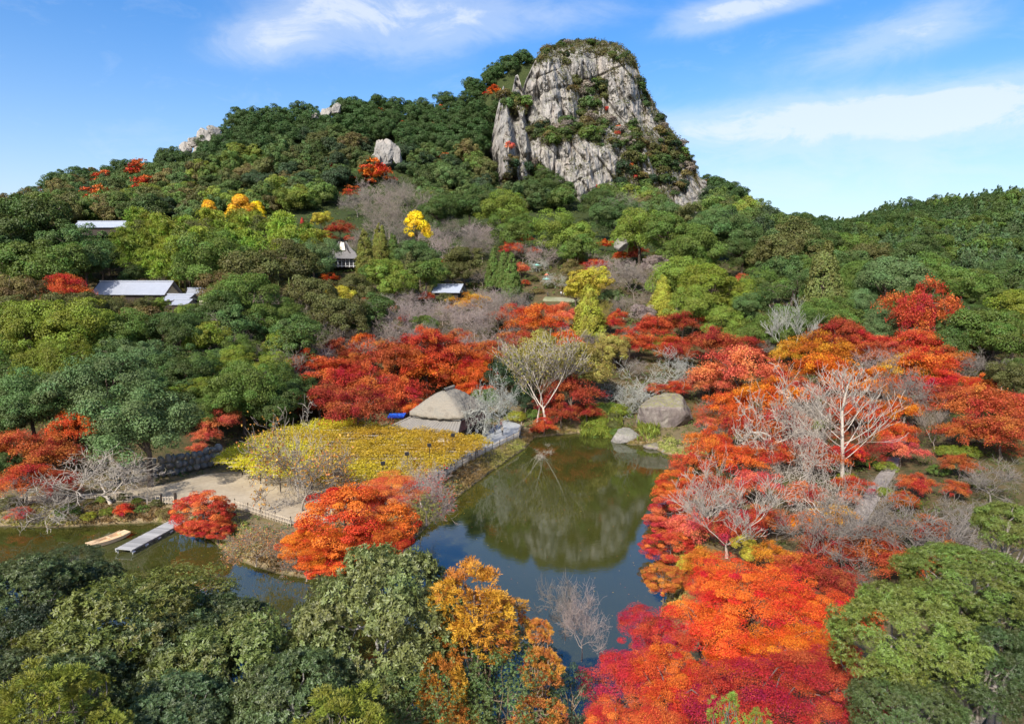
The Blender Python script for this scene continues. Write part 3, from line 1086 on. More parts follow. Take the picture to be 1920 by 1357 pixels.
def bare_mesh(seed, limbs=4, depth=4, kids=(5, 5, 5, 3), gnarl=0.22, rise=0.35, H=1.0, r=0.055, fork=0.25, spread=0.95, ratio=0.62, rmin=0.005, trunk_h=0.5, straight=False, sides=4):
    """leafless tree: trunk, limbs and twigs. Returns the trunk mesh and the twig mesh (radius about 1, base at z = 0)"""
    rng = np.random.default_rng(seed)
    segs = []

    def grow(p, d, ln, rad, lev):
        k = 6 if lev < 2 else (4 if lev == 2 else 3)
        pts, dirs = [p], []
        for s in range(k):
            d = d + rng.normal(size=3) * gnarl * (0.6 if lev == 0 else 1.0)
            d[2] += (rise if lev else 0.1) * 0.22
            d = d / np.linalg.norm(d)
            q = pts[-1] + d * ln / k
            r0, r1 = rad * (1 - 0.62 * s / k), rad * (1 - 0.62 * (s + 1) / k)
            segs.append((pts[-1], q, max(r0, rmin), max(r1, rmin * 0.75), lev))
            pts.append(q)
            dirs.append(d.copy())
        if lev >= depth:
            return
        m = kids[min(lev, len(kids) - 1)]
        for c in range(m):
            f = rng.uniform(0.3 if lev else fork, 1.0)
            if lev == 0 and not straight:
                f = rng.uniform(0.75, 1.0)
            if lev == 0 and straight:
                f = 0.22 + 0.76 * c / m
            j = min(int(f * k), k - 1)
            side = np.cross(dirs[j], rng.normal(size=3))
            side /= np.linalg.norm(side)
            if lev == 0:
                a = c * 2.399 + rng.normal() * 0.3
                side = np.array([math.cos(a), math.sin(a), 0.0])
            elif lev >= 1:
                side[2] = side[2] * 0.6 + 0.12
            nd = dirs[j] * (1 - 0.5 * spread) + side * spread * (1.15 if lev == 0 else 0.8)
            nd /= np.linalg.norm(nd)
            l2 = ln * ratio * rng.uniform(0.75, 1.2)
            if lev == 0:
                l2 = (ln * 0.5 * (1.05 - 0.8 * f) if straight else H * rng.uniform(0.8, 1.15))
            grow(pts[j] + (pts[j + 1] - pts[j]) * (f * k - j if f < 1 else 1), nd, l2, rad * (1 - 0.6 * f) * rng.uniform(0.5, 0.75) * (0.5 if straight and lev == 0 else 1), lev + 1)

    grow(np.zeros(3), np.array([rng.normal() * 0.06, rng.normal() * 0.06, 1.0]), trunk_h if not straight else H * 2.4, r, 0)
    P0 = np.array([s[0] for s in segs])
    P1 = np.array([s[1] for s in segs])
    R0 = np.array([s[2] for s in segs])
    R1 = np.array([s[3] for s in segs])
    lv = np.array([s[4] for s in segs])
    rad = np.percentile(np.hypot(P1[:, 0], P1[:, 1]), 94)
    P0, P1 = P0 / rad, P1 / rad
    big = lv <= 1
    V, Fc = tubes(P0[big], P1[big], R0[big] / rad, R1[big] / rad, 5)
    tm = mesh('trunk', V, Fc, M['bark'], smooth=True)
    V, Fc = tubes(P0[~big], P1[~big], R0[~big] / rad, R1[~big] / rad, 3)
    return tm, mesh('branches', V, Fc, M['bark'], smooth=True), float(np.percentile(P1[:, 2], 96)), P1[lv >= depth - 1]


def haze_leaves(tips, seed, n, ls, mat='maple', spread=0.07):
    rng = np.random.default_rng(seed)
    P = tips[rng.integers(0, len(tips), n)] + rng.normal(size=(n, 3)) * spread
    V, Fc = leaves(P, rng.normal(size=(n, 3)) + [0, 0, 0.8], ls * rng.uniform(.6, 1.3, n), 0.6, rng=rng)
    return leaf_mesh('leaves', [(V, Fc, rng.random(n), rng.random(n))], M[mat])


# prototypes: name -> list of (crown mesh, trunk mesh, height of crown centre in radii)
PROTO = {}


def proto(key, n, make, zc, tr, **tk):
    out = []
    for s in range(n):
        cm, C = make(s)
        out.append((cm, trunk_mesh(C, -zc, tr, 91 + s, **tk), zc))
    PROTO[key] = out


proto('dome', 5, lambda s: crown_dome(10 + s, 80, 190, 0.058, 0.95, 0.22, low=-0.5, multi=4), 1.25, 0.07)
proto('big', 4, lambda s: crown_dome(30 + s, 120, 250, 0.040, 0.85, 0.185, low=-0.5, multi=5), 1.1, 0.06)
proto('maple', 6, lambda s: crown_pads(50 + s, 52, 330, 0.036, 0.8, 0.33), 0.95, 0.045)
proto('pine', 3, lambda s: crown_pads(70 + s, 26, 230, 0.06, 0.85, 0.36, 0.06, 'needle', 0.35, 0.6), 1.2, 0.05)
proto('cone', 2, lambda s: crown_cone(80 + s, 380, 56, 0.12, 0.24, 5.0, 1.0, pointed=0.55), 2.75, 0.1)
proto('spire', 2, lambda s: crown_cone(84 + s, 420, 56, 0.11, 0.20, 4.2, 1.0, pointed=0.8), 3.0, 0.07)
proto('cedar', 3, lambda s: crown_cone(88 + s, 190, 90, 0.10, 0.27, 3.0, 1.0, pointed=0.8, jitter=0.4), 1.7, 0.07)
proto('ginkgo', 2, lambda s: crown_dome(95 + s, 46, 160, 0.08, 1.25, 0.24, profile=lambda f: 1.25 * (1 - f) ** 0.75 + 0.12), 1.5, 0.06)
proto('round', 2, lambda s: crown_dome(98 + s, 60, 150, 0.055, 0.8, 0.22), 0.85, 0.05)
proto('bush', 3, lambda s: crown_dome(104 + s, 60, 110, 0.06, 0.62, 0.2, low=-0.05, jitter=0.3), 0.3, 0.05)


def proto_far(key, n, make, mats):
    """far trees: crown and trunk in one mesh, too small in the photograph to show parts"""
    PROTO[key] = [make(s) for s in range(n)]


def far_dome(s):
    me, C = crown_dome(120 + s, 52, 130, 0.085, 0.9, 0.23, low=-0.6, multi=(0, 3, 4, 5, 3, 4)[s])
    return me, None, 0.95


proto_far('far', 6, far_dome, None)


def far_cone(s):
    me, C = crown_cone(130 + s, 60, 22, 0.2, 0.3, 2.8, 1.0, pointed=0.8)
    return me, None, 1.35


proto_far('farcone', 3, far_cone, None)
PROTO['farmaple'] = [(crown_pads(140 + s, 16, 70, 0.12, 0.9, 0.42)[0], None, 0.9) for s in range(3)]
PROTO['shrub'] = [(crown_dome(150 + s, 16, 60, 0.2, 0.8, 0.4, low=-0.6)[0], None, 0.5) for s in range(4)]


def bamboo_mesh(s):
    rng = np.random.default_rng(160 + s)
    k = 12
    t = np.linspace(0, 1, k + 1)
    a = rng.random() * 6.28
    bend = 0.42 * t ** 2.6
    pts = np.stack([1.5 * bend * math.cos(a), 1.5 * bend * math.sin(a), 3.3 * t - 0.45 * t ** 5], -1)
    V0, F0 = tubes(pts[:-1], pts[1:], 0.035 * (1 - 0.7 * t[:-1]), 0.035 * (1 - 0.7 * t[1:]), 4)
    culm = mesh('culm', V0, F0, M['bark'], smooth=True)
    K, L = 46, 46
    tt = rng.uniform(0.42, 1.0, K)
    C = np.stack([np.interp(tt, t, pts[:, j]) for j in range(3)], -1)
    ang = rng.random(K) * 6.28
    ln = 1.0 * (1.12 - tt) ** 0.35 * rng.uniform(0.5, 1.1, K) + 0.1
    d = np.stack([np.cos(ang), np.sin(ang), np.full(K, 0.25)], -1)
    u = rng.random((K, L))
    P = C[:, None] + d[:, None] * (ln[:, None] * u)[..., None] + rng.normal(size=(K, L, 3)) * 0.07
    P[..., 2] -= 0.6 * (u * ln[:, None]) ** 2
    T = d[:, None] + rng.normal(size=(K, L, 3)) * 0.5 - np.array([0, 0, 1.3])
    N = rng.normal(size=(K, L, 3)) * 0.6 + np.array([0, 0, 0.9]) + d[:, None] * 0.4
    V, Fc = leaves(P.reshape(-1, 3), N.reshape(-1, 3), 0.19 * rng.uniform(0.6, 1.2, K * L), 0.24, T=T.reshape(-1, 3), rng=rng)
    return leaf_mesh('crown', [(V, Fc, rng.random(K * L), np.repeat(rng.random(K), L))], M['leaf']), culm, 2.25


PROTO['bamboo'] = [bamboo_mesh(s) for s in range(4)]
BARE = {}
for key, n, kw in (('bare', 5, dict(limbs=4, kids=(5, 6, 6, 4), rise=0.25, trunk_h=0.42, r=0.042)),
                   ('gnarled', 4, dict(kids=(4, 6, 6, 4), gnarl=0.42, rise=0.12, trunk_h=0.35, r=0.044, rmin=0.0045)),
                   ('vase', 3, dict(kids=(4, 5, 6, 5), gnarl=0.14, rise=0.75, spread=0.62, trunk_h=0.45, r=0.038, ratio=0.6, rmin=0.004)),
                   ('straight', 2, dict(kids=(24, 6, 3), depth=3, gnarl=0.10, rise=0.9, spread=0.8, rmin=0.004, straight=True, r=0.034, ratio=0.5)),
                   ('haze', 3, dict(kids=(6, 6, 7, 5), gnarl=0.2, rise=0.3, rmin=0.004, r=0.036))):
    BARE[key] = [bare_mesh(200 + 10 * len(BARE) + s, **kw) for s in range(n)]

NAMES = {'dome': ('evergreen_tree', 'tree'), 'big': ('evergreen_tree', 'tree'), 'maple': ('maple_tree', 'tree'), 'pine': ('pine_tree', 'tree'),
         'cone': ('cypress_tree', 'tree'), 'spire': ('cypress_tree', 'tree'), 'cedar': ('cedar_tree', 'tree'), 'ginkgo': ('ginkgo_tree', 'tree'),
         'round': ('garden_tree', 'tree'), 'bush': ('azalea_bush', 'bush'), 'far': ('forest_tree', 'tree'), 'farcone': ('conifer_tree', 'tree'),
         'farmaple': ('maple_tree', 'tree'), 'shrub': ('cliff_shrub', 'shrub'), 'bamboo': ('bamboo', 'bamboo')}
for k_ in BARE:
    NAMES[k_] = ('bare_tree', 'tree')

GROUPS = {'maple_tree': 'maple trees in autumn red and orange', 'bare_tree': 'leafless garden trees', 'evergreen_tree': 'evergreen broadleaf trees',
          'azalea_bush': 'clipped bushes', 'cypress_tree': 'cypress trees', 'cedar_tree': 'cedar trees in the garden', 'ginkgo_tree': 'ginkgo trees',
          'pine_tree': 'pine trees', 'garden_tree': 'small garden trees'}

COLS = {
    # evergreens
    'g': (0.098, 0.148, 0.026), 'gd': (0.066, 0.102, 0.023), 'gb': (0.080, 0.130, 0.036), 'gy': (0.165, 0.20, 0.022), 'gbb': (0.104, 0.158, 0.054),
    'go': (0.105, 0.108, 0.030), 'gbr': (0.150, 0.115, 0.036), 'gl': (0.160, 0.215, 0.030), 'yg': (0.30, 0.300, 0.030), 'gdd': (0.03, 0.055, 0.022),
    # autumn
    'r': (0.45, 0.054, 0.028), 'rd': (0.32, 0.040, 0.026), 'ro': (0.54, 0.082, 0.024), 'o': (0.58, 0.130, 0.018), 'ob': (0.48, 0.145, 0.02),
    'rc': (0.50, 0.036, 0.040), 'rs': (0.55, 0.115, 0.066), 'rp': (0.56, 0.085, 0.075), 'rb': (0.40, 0.080, 0.030), 'sc': (0.60, 0.040, 0.030),
    'y': (0.72, 0.520, 0.018), 'yo': (0.66, 0.360, 0.025), 'yl': (0.42, 0.360, 0.040), 'oy': (0.52, 0.240, 0.03), 'ol': (0.26, 0.220, 0.05),
    # bare wood
    'cy': (0.175, 0.18, 0.028), 'w': (0.315, 0.275, 0.225), 'wg': (0.205, 0.178, 0.15), 'wb': (0.24, 0.20, 0.16), 'wp': (0.32, 0.255, 0.225), 'wd': (0.14, 0.115, 0.10), 'wl': (0.35, 0.35, 0.30),
}
SEEN_LABELS = {}


def solve(px, py, ratio, asp=1.0, w=60, y=None, ymin=40.0):
    """distance at which a tree whose crown centre shows at (px, py) and whose crown is w pixels wide stands on the land"""
    a, b = ray(px, py)
    if y is None:
        yy = np.concatenate([np.linspace(ymin, 200, 260), np.linspace(201, 560, 240)])
        hc = ratio * asp * (w / 2) * yy / F
        g = ground_z(a * yy, yy) + hc
        hit = g >= CAMZ + b * yy
        y = yy[np.argmax(hit)] if hit.any() else 480.0
    R = (w / 2) * y / F
    return float(a * y), float(y), float(CAMZ + b * y), float(R)


COUNT = {}


def plant(kd, px, py, w, col, label=None, asp=1.0, y=None, group=None, ymin=40.0, var=None, twig=None, ground=None):
    COUNT[kd] = COUNT.get(kd, 0) + 1
    color = COLS[col] if isinstance(col, str) else col
    nm, cat = NAMES[kd]
    i = COUNT[kd] if var is None else var
    rz = (COUNT[kd] * 2.399) % 6.283
    if kd in BARE:
        tm, bm_, ht, tips = BARE[kd][i % len(BARE[kd])]
        zc = ht * 0.6
        x, y, z, R = solve(px, py, zc, asp, w, y, ymin)
        o = empty(nm, (x, y, z - zc * R * asp), rz)
        o.scale = (R, R, R * asp)
        link('trunk', tm, o, color=color)
        link('branches', bm_, o, color=tuple(c * 0.92 for c in color))
    else:
        cm, tm, zc = PROTO[kd][i % len(PROTO[kd])]
        x, y, z, R = solve(px, py, zc, asp, w, y, ymin)
        if tm is None:
            o = link(nm, cm, None, (x, y, z), color)
            o.rotation_euler = (0, 0, rz)
            o.scale = (R, R, R * asp)
        elif kd == 'bamboo':
            o = empty(nm, (x, y, z - zc * R * asp), rz)
            o.scale = (R, R, R * asp)
            link('crown', cm, o, color=color)
            link('culm', tm, o, color=(0.16, 0.2, 0.06))
        else:
            o = empty(nm, (x, y, z - zc * R * asp), rz)
            o.scale = (R, R, R * asp)
            link('crown', cm, o, (0, 0, zc), color)
            link('trunk', tm, o, (0, 0, zc), (0.11, 0.085, 0.065))
    tag(o, label or nm.replace('_', ' '), cat, group or GROUPS.get(nm))
    return o


def hero(kd, crown, px, py, w, y, col, label, asp=1.0, r=0.25, trunk_col=(0.13, 0.11, 0.09), name=None, limbs=14, group=None, gnd=None, rz=0.0, lean=0.06):
    """a near tree at a stated distance: its own crown, and a trunk that reaches the ground"""
    cm, C = crown
    a, b = ray(px, py)
    x, z = float(a * y), float(CAMZ + b * y)
    R = (w / 2) * y / F
    g = gz(x, y) if gnd is None else gnd
    nm = name or NAMES[kd][0]
    o = empty(nm, (x, y, g), rz)
    h = z - g
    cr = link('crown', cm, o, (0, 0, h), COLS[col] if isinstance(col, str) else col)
    cr.scale = (R, R, R * asp)
    tm = trunk_mesh(C * R * np.array([1, 1, asp]), -h, r, 11 + int(px), n=limbs, fork=0.5, lean=lean * R, sides=6)
    link('trunk', tm, o, (0, 0, h), trunk_col)
    tag(o, label, 'tree', group or GROUPS.get(nm))
    return o
# ------------------------------------------------------------------ planted trees: kind, centre px, py and crown width in the photograph, colour, label
ROWS = '''
big 150 615 165 gy|broad yellow-green dome tree on the western hillside, tallest of that slope
big 60 625 150 gy|yellow-green dome tree at the hillside edge below a dark olive crown
big 235 630 130 g|mid green tree between the yellow-green dome and the bluish lumpy tree
big 95 690 130 gy|low yellow-green tree beneath the broad yellow-green hillside dome
big 235 680 130 gbb|bluish green tree with a small raised crown on the hillside
big 195 735 185 gbb|bluish green tree with scalloped leaf tiers, widest on the hillside
big 60 755 160 gb|dark bluish tree above the dark orange-red maple at the water path
big 275 800 215 gbb|bluish green tree overhanging the stone wall
big 345 700 120 gd|dark green tree beside the leafless grey tree on the hillside
big 335 635 120 gd|dark green tree below the long grey roofed house
big 400 590 110 gd|dark green tree just under the low annexe roofs
big 455 735 150 g|glossy green tree at the back of the yellow wisteria trellis
big 390 760 100 g|green tree between the bluish scalloped tree and the glossy one
big 450 565 130 g|rounded green tree in front of the olive brown hedge-like crowns
dome 500 610 90 g|small green tree below the leafless tree on the ridge
dome 560 640 110 gd|dark green tree behind the branches of the leafless hillside tree
big 545 725 110 gd|dark green tree left of the brick red maples
dome 590 560 100 go|olive tree in front of the red pavilion maples
dome 420 545 100 gbr|brownish olive tree nearest the annexe roofs
dome 475 512 125 go|olive tree with brown flushed top on the ridge
dome 550 500 110 go|olive crown closing the ridge below the blue-green dome
dome 20 605 110 go|dark olive tree at the western edge of the hillside
dome 40 555 90 gbr|brownish olive tree under the small whitish bare tree
dome 125 588 120 go|olive tree just below the red maple by the house roof
dome 268 606 100 gbr|russet tinged tree directly below the long grey roof
dome 205 592 80 go|olive tree at the corner of the long grey roof
dome 300 574 36 gl|small pale garden pine like tree at the gable end
maple 120 541 100 r|red maple at the western end of the long grey roof
maple 30 555 26 r|tiny red maple top in front of the dark hillside trees
bare 65 540 56 wg|whitish bare tree beside the red maple west of the house
bare 415 635 130 wb|leafless brown grey tree standing amid the hillside evergreens
bare 350 690 100 wb|dim leafless tree with purple grey twigs on the hillside
bare 545 580 130 wb|leafless tree with pale trunk on the ridge crest
bare 545 690 115 wb|leafless tree hanging over the glossy green hillside tree
bare 470 660 90 wb|thin leafless tree between two dark green hillside crowns
maple 486 541 34 r|small red maple peeping out under the olive ridge crown
maple 135 800 110 ro|orange topped maple above the stone wall
maple 40 835 130 rb|brick red maple at the western edge of the water path
maple 100 850 120 rb|brick red maple spreading over the stone wall
maple 45 900 110 r|red maple over the fence at the western end of the path
maple 105 905 90 rd|dark red low maple tier beside the bare cherry branches
maple 410 785 88 rs|salmon red small maple with bare outer twigs behind the wall
maple 385 815 55 rs|lower salmon red maple spray near the wall end
maple 372 838 40 rs|smallest salmon red sprig above the stone wall
dome 60 430 150 gd|dark evergreen tree at the top of the western woods
dome 15 470 110 gd|dark evergreen tree at the western margin below the skyline wood
dome 40 495 120 g|green tree above the small whitish bare tree
dome 105 505 120 g|green tree above the red maple near the house
dome 150 472 110 gb|bluish tree left of the bamboo grove
dome 160 500 110 gb|bluish tree above the west end of the long roof
dome 190 492 70 gd|dark tree touching the western bamboo stems
dome 85 450 90 gd|dark tree below the upper grey roof
big 410 492 150 g|broad green dome in front of the bamboo grove
dome 190 574 46 go|small olive tree before the west end of the long roof
dome 226 577 48 gbr|russet small tree before the middle of the long roof
dome 268 575 44 go|small olive tree before the cream gable
dome 352 584 44 gl|small pale tree before the porch
dome 835 562 40 go|small olive tree before the white roofed house
bare 262 488 66 wb|leafless tree with forked pale trunk before the bamboo
bare 215 510 60 wd|dark leafless thicket tree left of the forked bare tree
bare 330 522 60 wb|grey twiggy tree behind the long roof ridge
dome 250 522 55 gd|low dark garden tree behind the long roof
dome 325 528 26 yg|small yellow-green tree behind the gable
ginkgo 450 397 62 yo|golden ginkgo above the bamboo, tallest of three
ginkgo 392 399 42 yo|small golden ginkgo left of the tallest one
ginkgo 480 402 46 y|yellow ginkgo right of the golden one over the bamboo
big 585 482 100 gbb|blue-green dome standing before the pavilion
spire 567 424 15 r|tiny red cone shaped tree behind the bamboo grove
dome 602 414 40 yl|yellow olive tree above the pavilion roof
dome 595 446 46 yg|yellow-green tree behind the blue-green dome
maple 637 428 56 rd|dark red maple rising behind the pavilion roof
maple 618 445 28 r|small red maple touching the pavilion ridge
maple 655 447 24 r|red maple sprig beside the pavilion eave
cone 684 478 36 cy|olive cypress column nearest the pavilion
cone 713 462 34 cy|olive cypress column, second from the pavilion
cone 737 472 26 g|short green cypress beside the olive pair
spire 768 513 38 go|pointed olive cypress in front of the green domes
dome 724 512 80 gl|pale green tree at the foot of the cypress columns
dome 745 540 75 gl|pale green tree beside the pointed olive cypress
dome 690 520 50 g|green tree between the pavilion and pale green trees
big 787 488 90 gb|dark green dome under the yellow ginkgo
dome 800 520 80 g|green tree before the dark dome
dome 870 490 78 go|olive dome east of the dark green dome
dome 850 510 60 go|lower olive tree behind the white roofed house
ginkgo 781 432 64 y|bright yellow ginkgo on the hillside behind the cypress columns
maple 830 492 24 r|small red maple between the dark dome and olive dome
big 880 385 95 gd|dark evergreen at the foot of the cliff wood
big 942 398 100 gl|bright green dome below the leftmost rock slab
big 965 428 90 g|green tree under the bright dome, above the red maples
big 820 400 80 gd|dark evergreen above the leafless cherries
maple 985 447 32 rd|dark red maple left of the large bright dome
maple 960 466 52 r|red maple spreading above the cypress trio
maple 1000 470 30 r|small red maple under the large bright dome
big 1066 438 112 gl|large bright green dome in the middle of the garden
dome 1085 475 80 g|green skirt tree beneath the large bright dome
big 1200 438 112 gl|bright green dome right of the rust coloured slope
big 1150 405 90 gb|bluish green tree against the cliff foot
big 1255 448 120 g|green dome above the twiggy grey thicket
big 1330 430 110 gb|bluish green tree at the foot of the cliff shoulder
big 1300 470 120 g|green tree behind the large rounded mass
big 1385 440 100 gb|bluish tree on the saddle slope
big 1120 380 70 gd|dark tree in front of the pale lower rock face
big 1050 352 60 gd|dark tree hiding the base of the cliff
big 1020 335 50 gd|dark tree beside the red maple at the cliff base
maple 1082 494 46 r|red maple beside the teal parasols
maple 1118 500 58 r|red maple with pale branches left of the grey thicket
maple 1135 457 32 ro|orange red maple under the bright dome edge
spire 1190 455 26 rs|salmon red upright tree among the upper domes
maple 1166 480 38 ro|flame orange maple below the pale boulder
maple 1205 470 22 r|small red maple top beside the salmon upright tree
maple 976 503 42 rs|salmon maple right of the cypress trio
maple 984 530 20 r|little red maple at the terrace hedge
spire 925 503 34 g|dark green cone cypress, left of a trio
spire 944 505 34 g|dark green cone cypress, middle of a trio
spire 959 516 40 g|green cone cypress with pale trunk, front of a trio
bare 905 520 50 wb|twiggy tree behind the cypress trio
haze 1190 525 95 wb|dense grey twig thicket tree above the yellow olive tree
bare 1175 500 60 wp|pinkish twig tree beside the red maple pair
bare 1012 497 40 wl|lichen pale tree near the upper teal parasol
bare 1040 524 60 wl|pale leafless tree on the terrace
dome 1075 515 60 gbr|brownish olive tree behind the pale terrace tree
bare 1215 560 60 wb|leafless tree between the yellow conifer and round mass
dome 1105 535 80 yl|yellow olive spreading tree right of the terrace
dome 1080 550 50 yl|low yellow olive tree next to the terrace edge
dome 1144 556 42 gbb|bluish dark tree on a thin trunk by the yellow conifer
bare 1170 575 70 wb|grey twiggy tree behind the bluish tree
cedar 1103 585 66 yg|bright yellow-green conifer in front of the terrace
cedar 1242 563 58 yg|bright yellow-green conifer by the large rounded green mass
big 1270 520 115 gl|rounded green tree left in the large green mass
big 1330 545 125 gy|rounded yellow-green tree in the centre of the large mass
big 1385 560 90 gy|yellow-green tree closing the large mass
big 1300 580 110 gl|low green tree at the foot of the large mass
big 1365 605 90 gl|low green tree in front, nearest the dark red maples
maple 1388 522 36 rs|salmon red maple behind the large green mass
maple 1420 558 30 ro|orange red sprig at the dark edge of the large mass
bare 1390 470 66 wd|dark leafless fan shaped tree on the saddle
dome 1450 485 100 go|olive tree below the saddle
dome 1500 460 110 go|olive tree at the centre of the saddle slope
pine 1478 545 120 gd|dark flat topped pine behind the maples
dome 1460 520 90 gb|bluish tree above the flat topped pine
dome 1590 500 90 gb|bluish tree right of the tall olive conifer
dome 1630 485 90 go|olive tree under the concrete wall
big 1665 535 135 gbb|broad pale bluish dome behind the upright red maple
big 1620 580 90 gbb|pale bluish tree between conifer and upright maple
big 1645 615 90 gbb|low pale bluish tree at the back of the maples
dome 1560 590 70 gd|dark tree at the foot of the tall olive conifer
dome 1740 510 80 g|olive tree beneath the eastern cedar wood
dome 1830 555 90 g|olive tree at the lower edge of the cedar wood
dome 1850 620 120 g|green tree right of the thin bare stems
dome 1905 575 100 gy|yellowish green tree at the eastern margin
dome 1895 650 110 g|olive tree at the eastern margin above the bare twigs
dome 1800 640 90 gd|dark tree behind the thin bare stems
dome 1890 715 90 go|olive tree with bare branches at the eastern margin
pine 1905 690 70 g|green layered pine at the eastern margin
maple 1775 545 45 r|red maple top beside the thin bare stems
maple 1715 640 110 r|red maple skirt below the tall free standing maple
vase 1795 610 60 wb|thin pale multi stemmed tree before the dark eastern wood
maple 955 590 80 r|red maple left of the salmon canopy by the terrace
maple 1010 600 110 ro|orange red maple under the terrace
maple 1055 590 85 rs|salmon maple directly in front of the terrace
maple 985 635 90 rb|rust red maple below the salmon canopy
maple 1060 640 80 ro|orange red maple next to the yellow conifer
bare 890 595 90 wp|pinkish grey leafless tree above the central maples
bare 1000 590 60 wp|pale branches tree amid the salmon canopy
dome 933 592 40 gbb|blue grey round tree behind the pinkish bare trees
maple 880 568 80 oy|yellow orange maple in front of the white roofed house
maple 850 545 40 ro|red orange maple at the white roofed house wall
maple 800 556 34 r|red maple west of the white roofed house
maple 697 556 34 r|red maple by the white stone path below the pavilion
maple 722 570 24 r|small red maple, upper end of a red trail
maple 742 580 26 r|small red maple, second in the red trail
maple 762 598 38 r|red maple at the lower end of the red trail
maple 620 520 36 ro|orange maple below the pavilion
maple 622 538 28 r|red low maple among olive crowns below the pavilion
dome 640 555 60 yl|yellow olive tree left of the red trail
dome 670 545 70 go|olive tree under the pavilion path
dome 700 590 90 gd|dark green tree at the foot of the red trail
dome 640 600 110 go|olive green tree above the maple wood
dome 795 610 55 g|small green tree beside the red trail end
bare 735 555 60 wl|white lichen tree under the pointed olive cypress
bare 770 565 70 wp|pale leafless tree between two small red maples
bare 830 585 80 wp|pinkish bare tree above the central maples, west of the blue grey tree
bare 700 650 130 wb|grey leafless tree standing over the maple wood
bare 620 640 110 wb|leafless tree between the evergreen hillside and the maples
bare 660 600 90 wb|twiggy leafless tree below the pavilion olive crowns
bare 880 650 90 wp|pink grey leafless tree above the thatched roof
bare 945 640 80 wp|pinkish leafless tree left of the white trunked tree
maple 790 640 110 r|red maple at the top of the wood behind the teahouse
maple 850 660 110 r|red maple above the thatched roof
maple 730 670 120 rb|rust red maple under the grey leafless tree
maple 800 690 120 ro|orange red maple left behind the thatched roof
maple 860 705 90 ro|orange maple touching the thatched roof
maple 920 660 80 rb|rust red maple behind the white cherry
maple 625 700 110 r|red maple at the west end of the wood
maple 690 715 130 r|broad red maple in the middle of the wood
maple 750 735 110 r|red maple just above the blue canopy
maple 600 745 120 rd|dark red maple low behind the wisteria
maple 670 760 140 rd|dark red maple spreading over the trellis back edge
maple 550 755 90 rd|dark red sprays at the dark corner behind the trellis
maple 640 655 80 rd|dark red maple below the leafless tree by the hillside
maple 780 765 60 ro|orange maple beside the teahouse side roof
maple 1070 735 115 rd|dark red maple behind the white trunked tree
maple 1030 755 70 rd|dark red maple close under the white trunked tree
maple 1100 770 60 rd|low dark red maple at the far shore
dome 960 700 90 gdd|dark shaded tree behind the white cherry
dome 1100 690 110 ol|olive brown tree behind the white trunked tree
dome 1010 660 90 ol|olive tree under the yellow conifer
dome 1150 655 70 ol|olive brown tree beside the bare white cherry
dome 910 750 60 gbb|pale bluish tree behind the white cherry branches
maple 1020 795 50 r|low red maple overhanging the far corner of the pond
maple 1005 805 30 r|small red maple bush at the end of the bank
maple 1180 640 90 r|red maple above the bare white cherry
maple 1225 615 90 r|red maple below the second yellow conifer
maple 1280 605 90 rd|dark red maple at the foot of the large green mass
maple 1335 640 110 rd|dark red maple in the row under the green mass
maple 1400 655 90 rd|dark red maple at the row end by the white bare tree
maple 1255 650 80 r|red maple behind the boulder hill
maple 1160 590 40 r|red maple by the bluish thin trunk tree
maple 1145 605 50 r|red sprays beside the yellow conifer foot
dome 1250 640 45 gy|small green bush tree between red maples
gnarled 1205 705 180 wl|white lichened cherry with tangled boughs by the boulder
gnarled 1150 745 110 wl|white lichened cherry leaning over the shore shrubs
gnarled 1265 690 90 wl|white lichened cherry behind the boulder
maple 1270 725 60 r|red maple right above the boulder
maple 1225 728 40 rs|russet maple spray behind the top of the boulder
maple 1390 690 150 rs|salmon red maple canopy east of the boulder
maple 1330 715 100 rs|salmon red maple reaching to the boulder
maple 1440 740 120 o|orange maple between the salmon canopy and the white cherries
maple 1370 760 100 ro|orange red maple behind the large boulder
maple 1325 792 46 rs|pale red maple beside the boulder face
maple 1540 650 120 ob|layered orange brown maple with dark underside
maple 1480 660 80 oy|yellow orange maple by the white multi stem tree
maple 1545 690 120 o|orange maple tier below the layered orange brown one
maple 1615 640 90 rc|crimson maple under the pale bluish dome
maple 1580 625 110 rd|dark red maple behind the crimson one
maple 1650 665 110 rb|rust red maple below the pale bluish tree
maple 1740 680 120 ro|vivid orange red maple east of the white twig tree
maple 1700 690 100 oy|yellow orange maple left of the vivid one
maple 1760 715 90 sc|scarlet maple at the crossing of the paths
maple 1790 670 60 ro|red orange maple near the thin pale stems
maple 1840 760 150 rb|brick red maple at the eastern garden edge
maple 1880 805 130 rb|rust maple at the eastern margin
maple 1810 805 100 rb|rust maple tier below the brick red one
maple 1890 760 90 r|red maple above the rust maple at the margin
maple 1640 720 120 o|orange maple behind the straight white tree
maple 1680 765 90 o|orange maple right of the straight white tree
maple 1600 770 110 r|red maple directly behind the straight white tree
maple 1670 810 90 ro|orange red maple hanging over the gravel path
maple 1500 730 90 rs|salmon maple behind the white twisted trees
maple 1470 790 110 r|red maple under the white twisted trees
maple 1400 800 120 r|red maple right of the pond head
maple 1330 830 110 ro|orange red maple at the pond head
maple 1300 870 90 r|red maple drooping over the water at the pond head
maple 1380 860 110 ro|orange maple on the eastern bank
maple 1450 850 100 r|red maple below the twisted white trees
maple 1520 850 110 r|red maple at the foot of the straight white tree
maple 1590 850 80 sc|scarlet maple left of the gravel path
maple 1270 925 90 ro|orange red maple leaning over the pond
maple 1340 920 120 r|red maple on the bank below the orange one
maple 1420 905 100 rp|pinkish red maple on the eastern bank
maple 1300 985 100 rp|pinkish red maple overhanging the pond edge
maple 1380 985 110 rc|crimson maple around the white vase tree
maple 1235 985 50 ro|orange spray reaching over the water
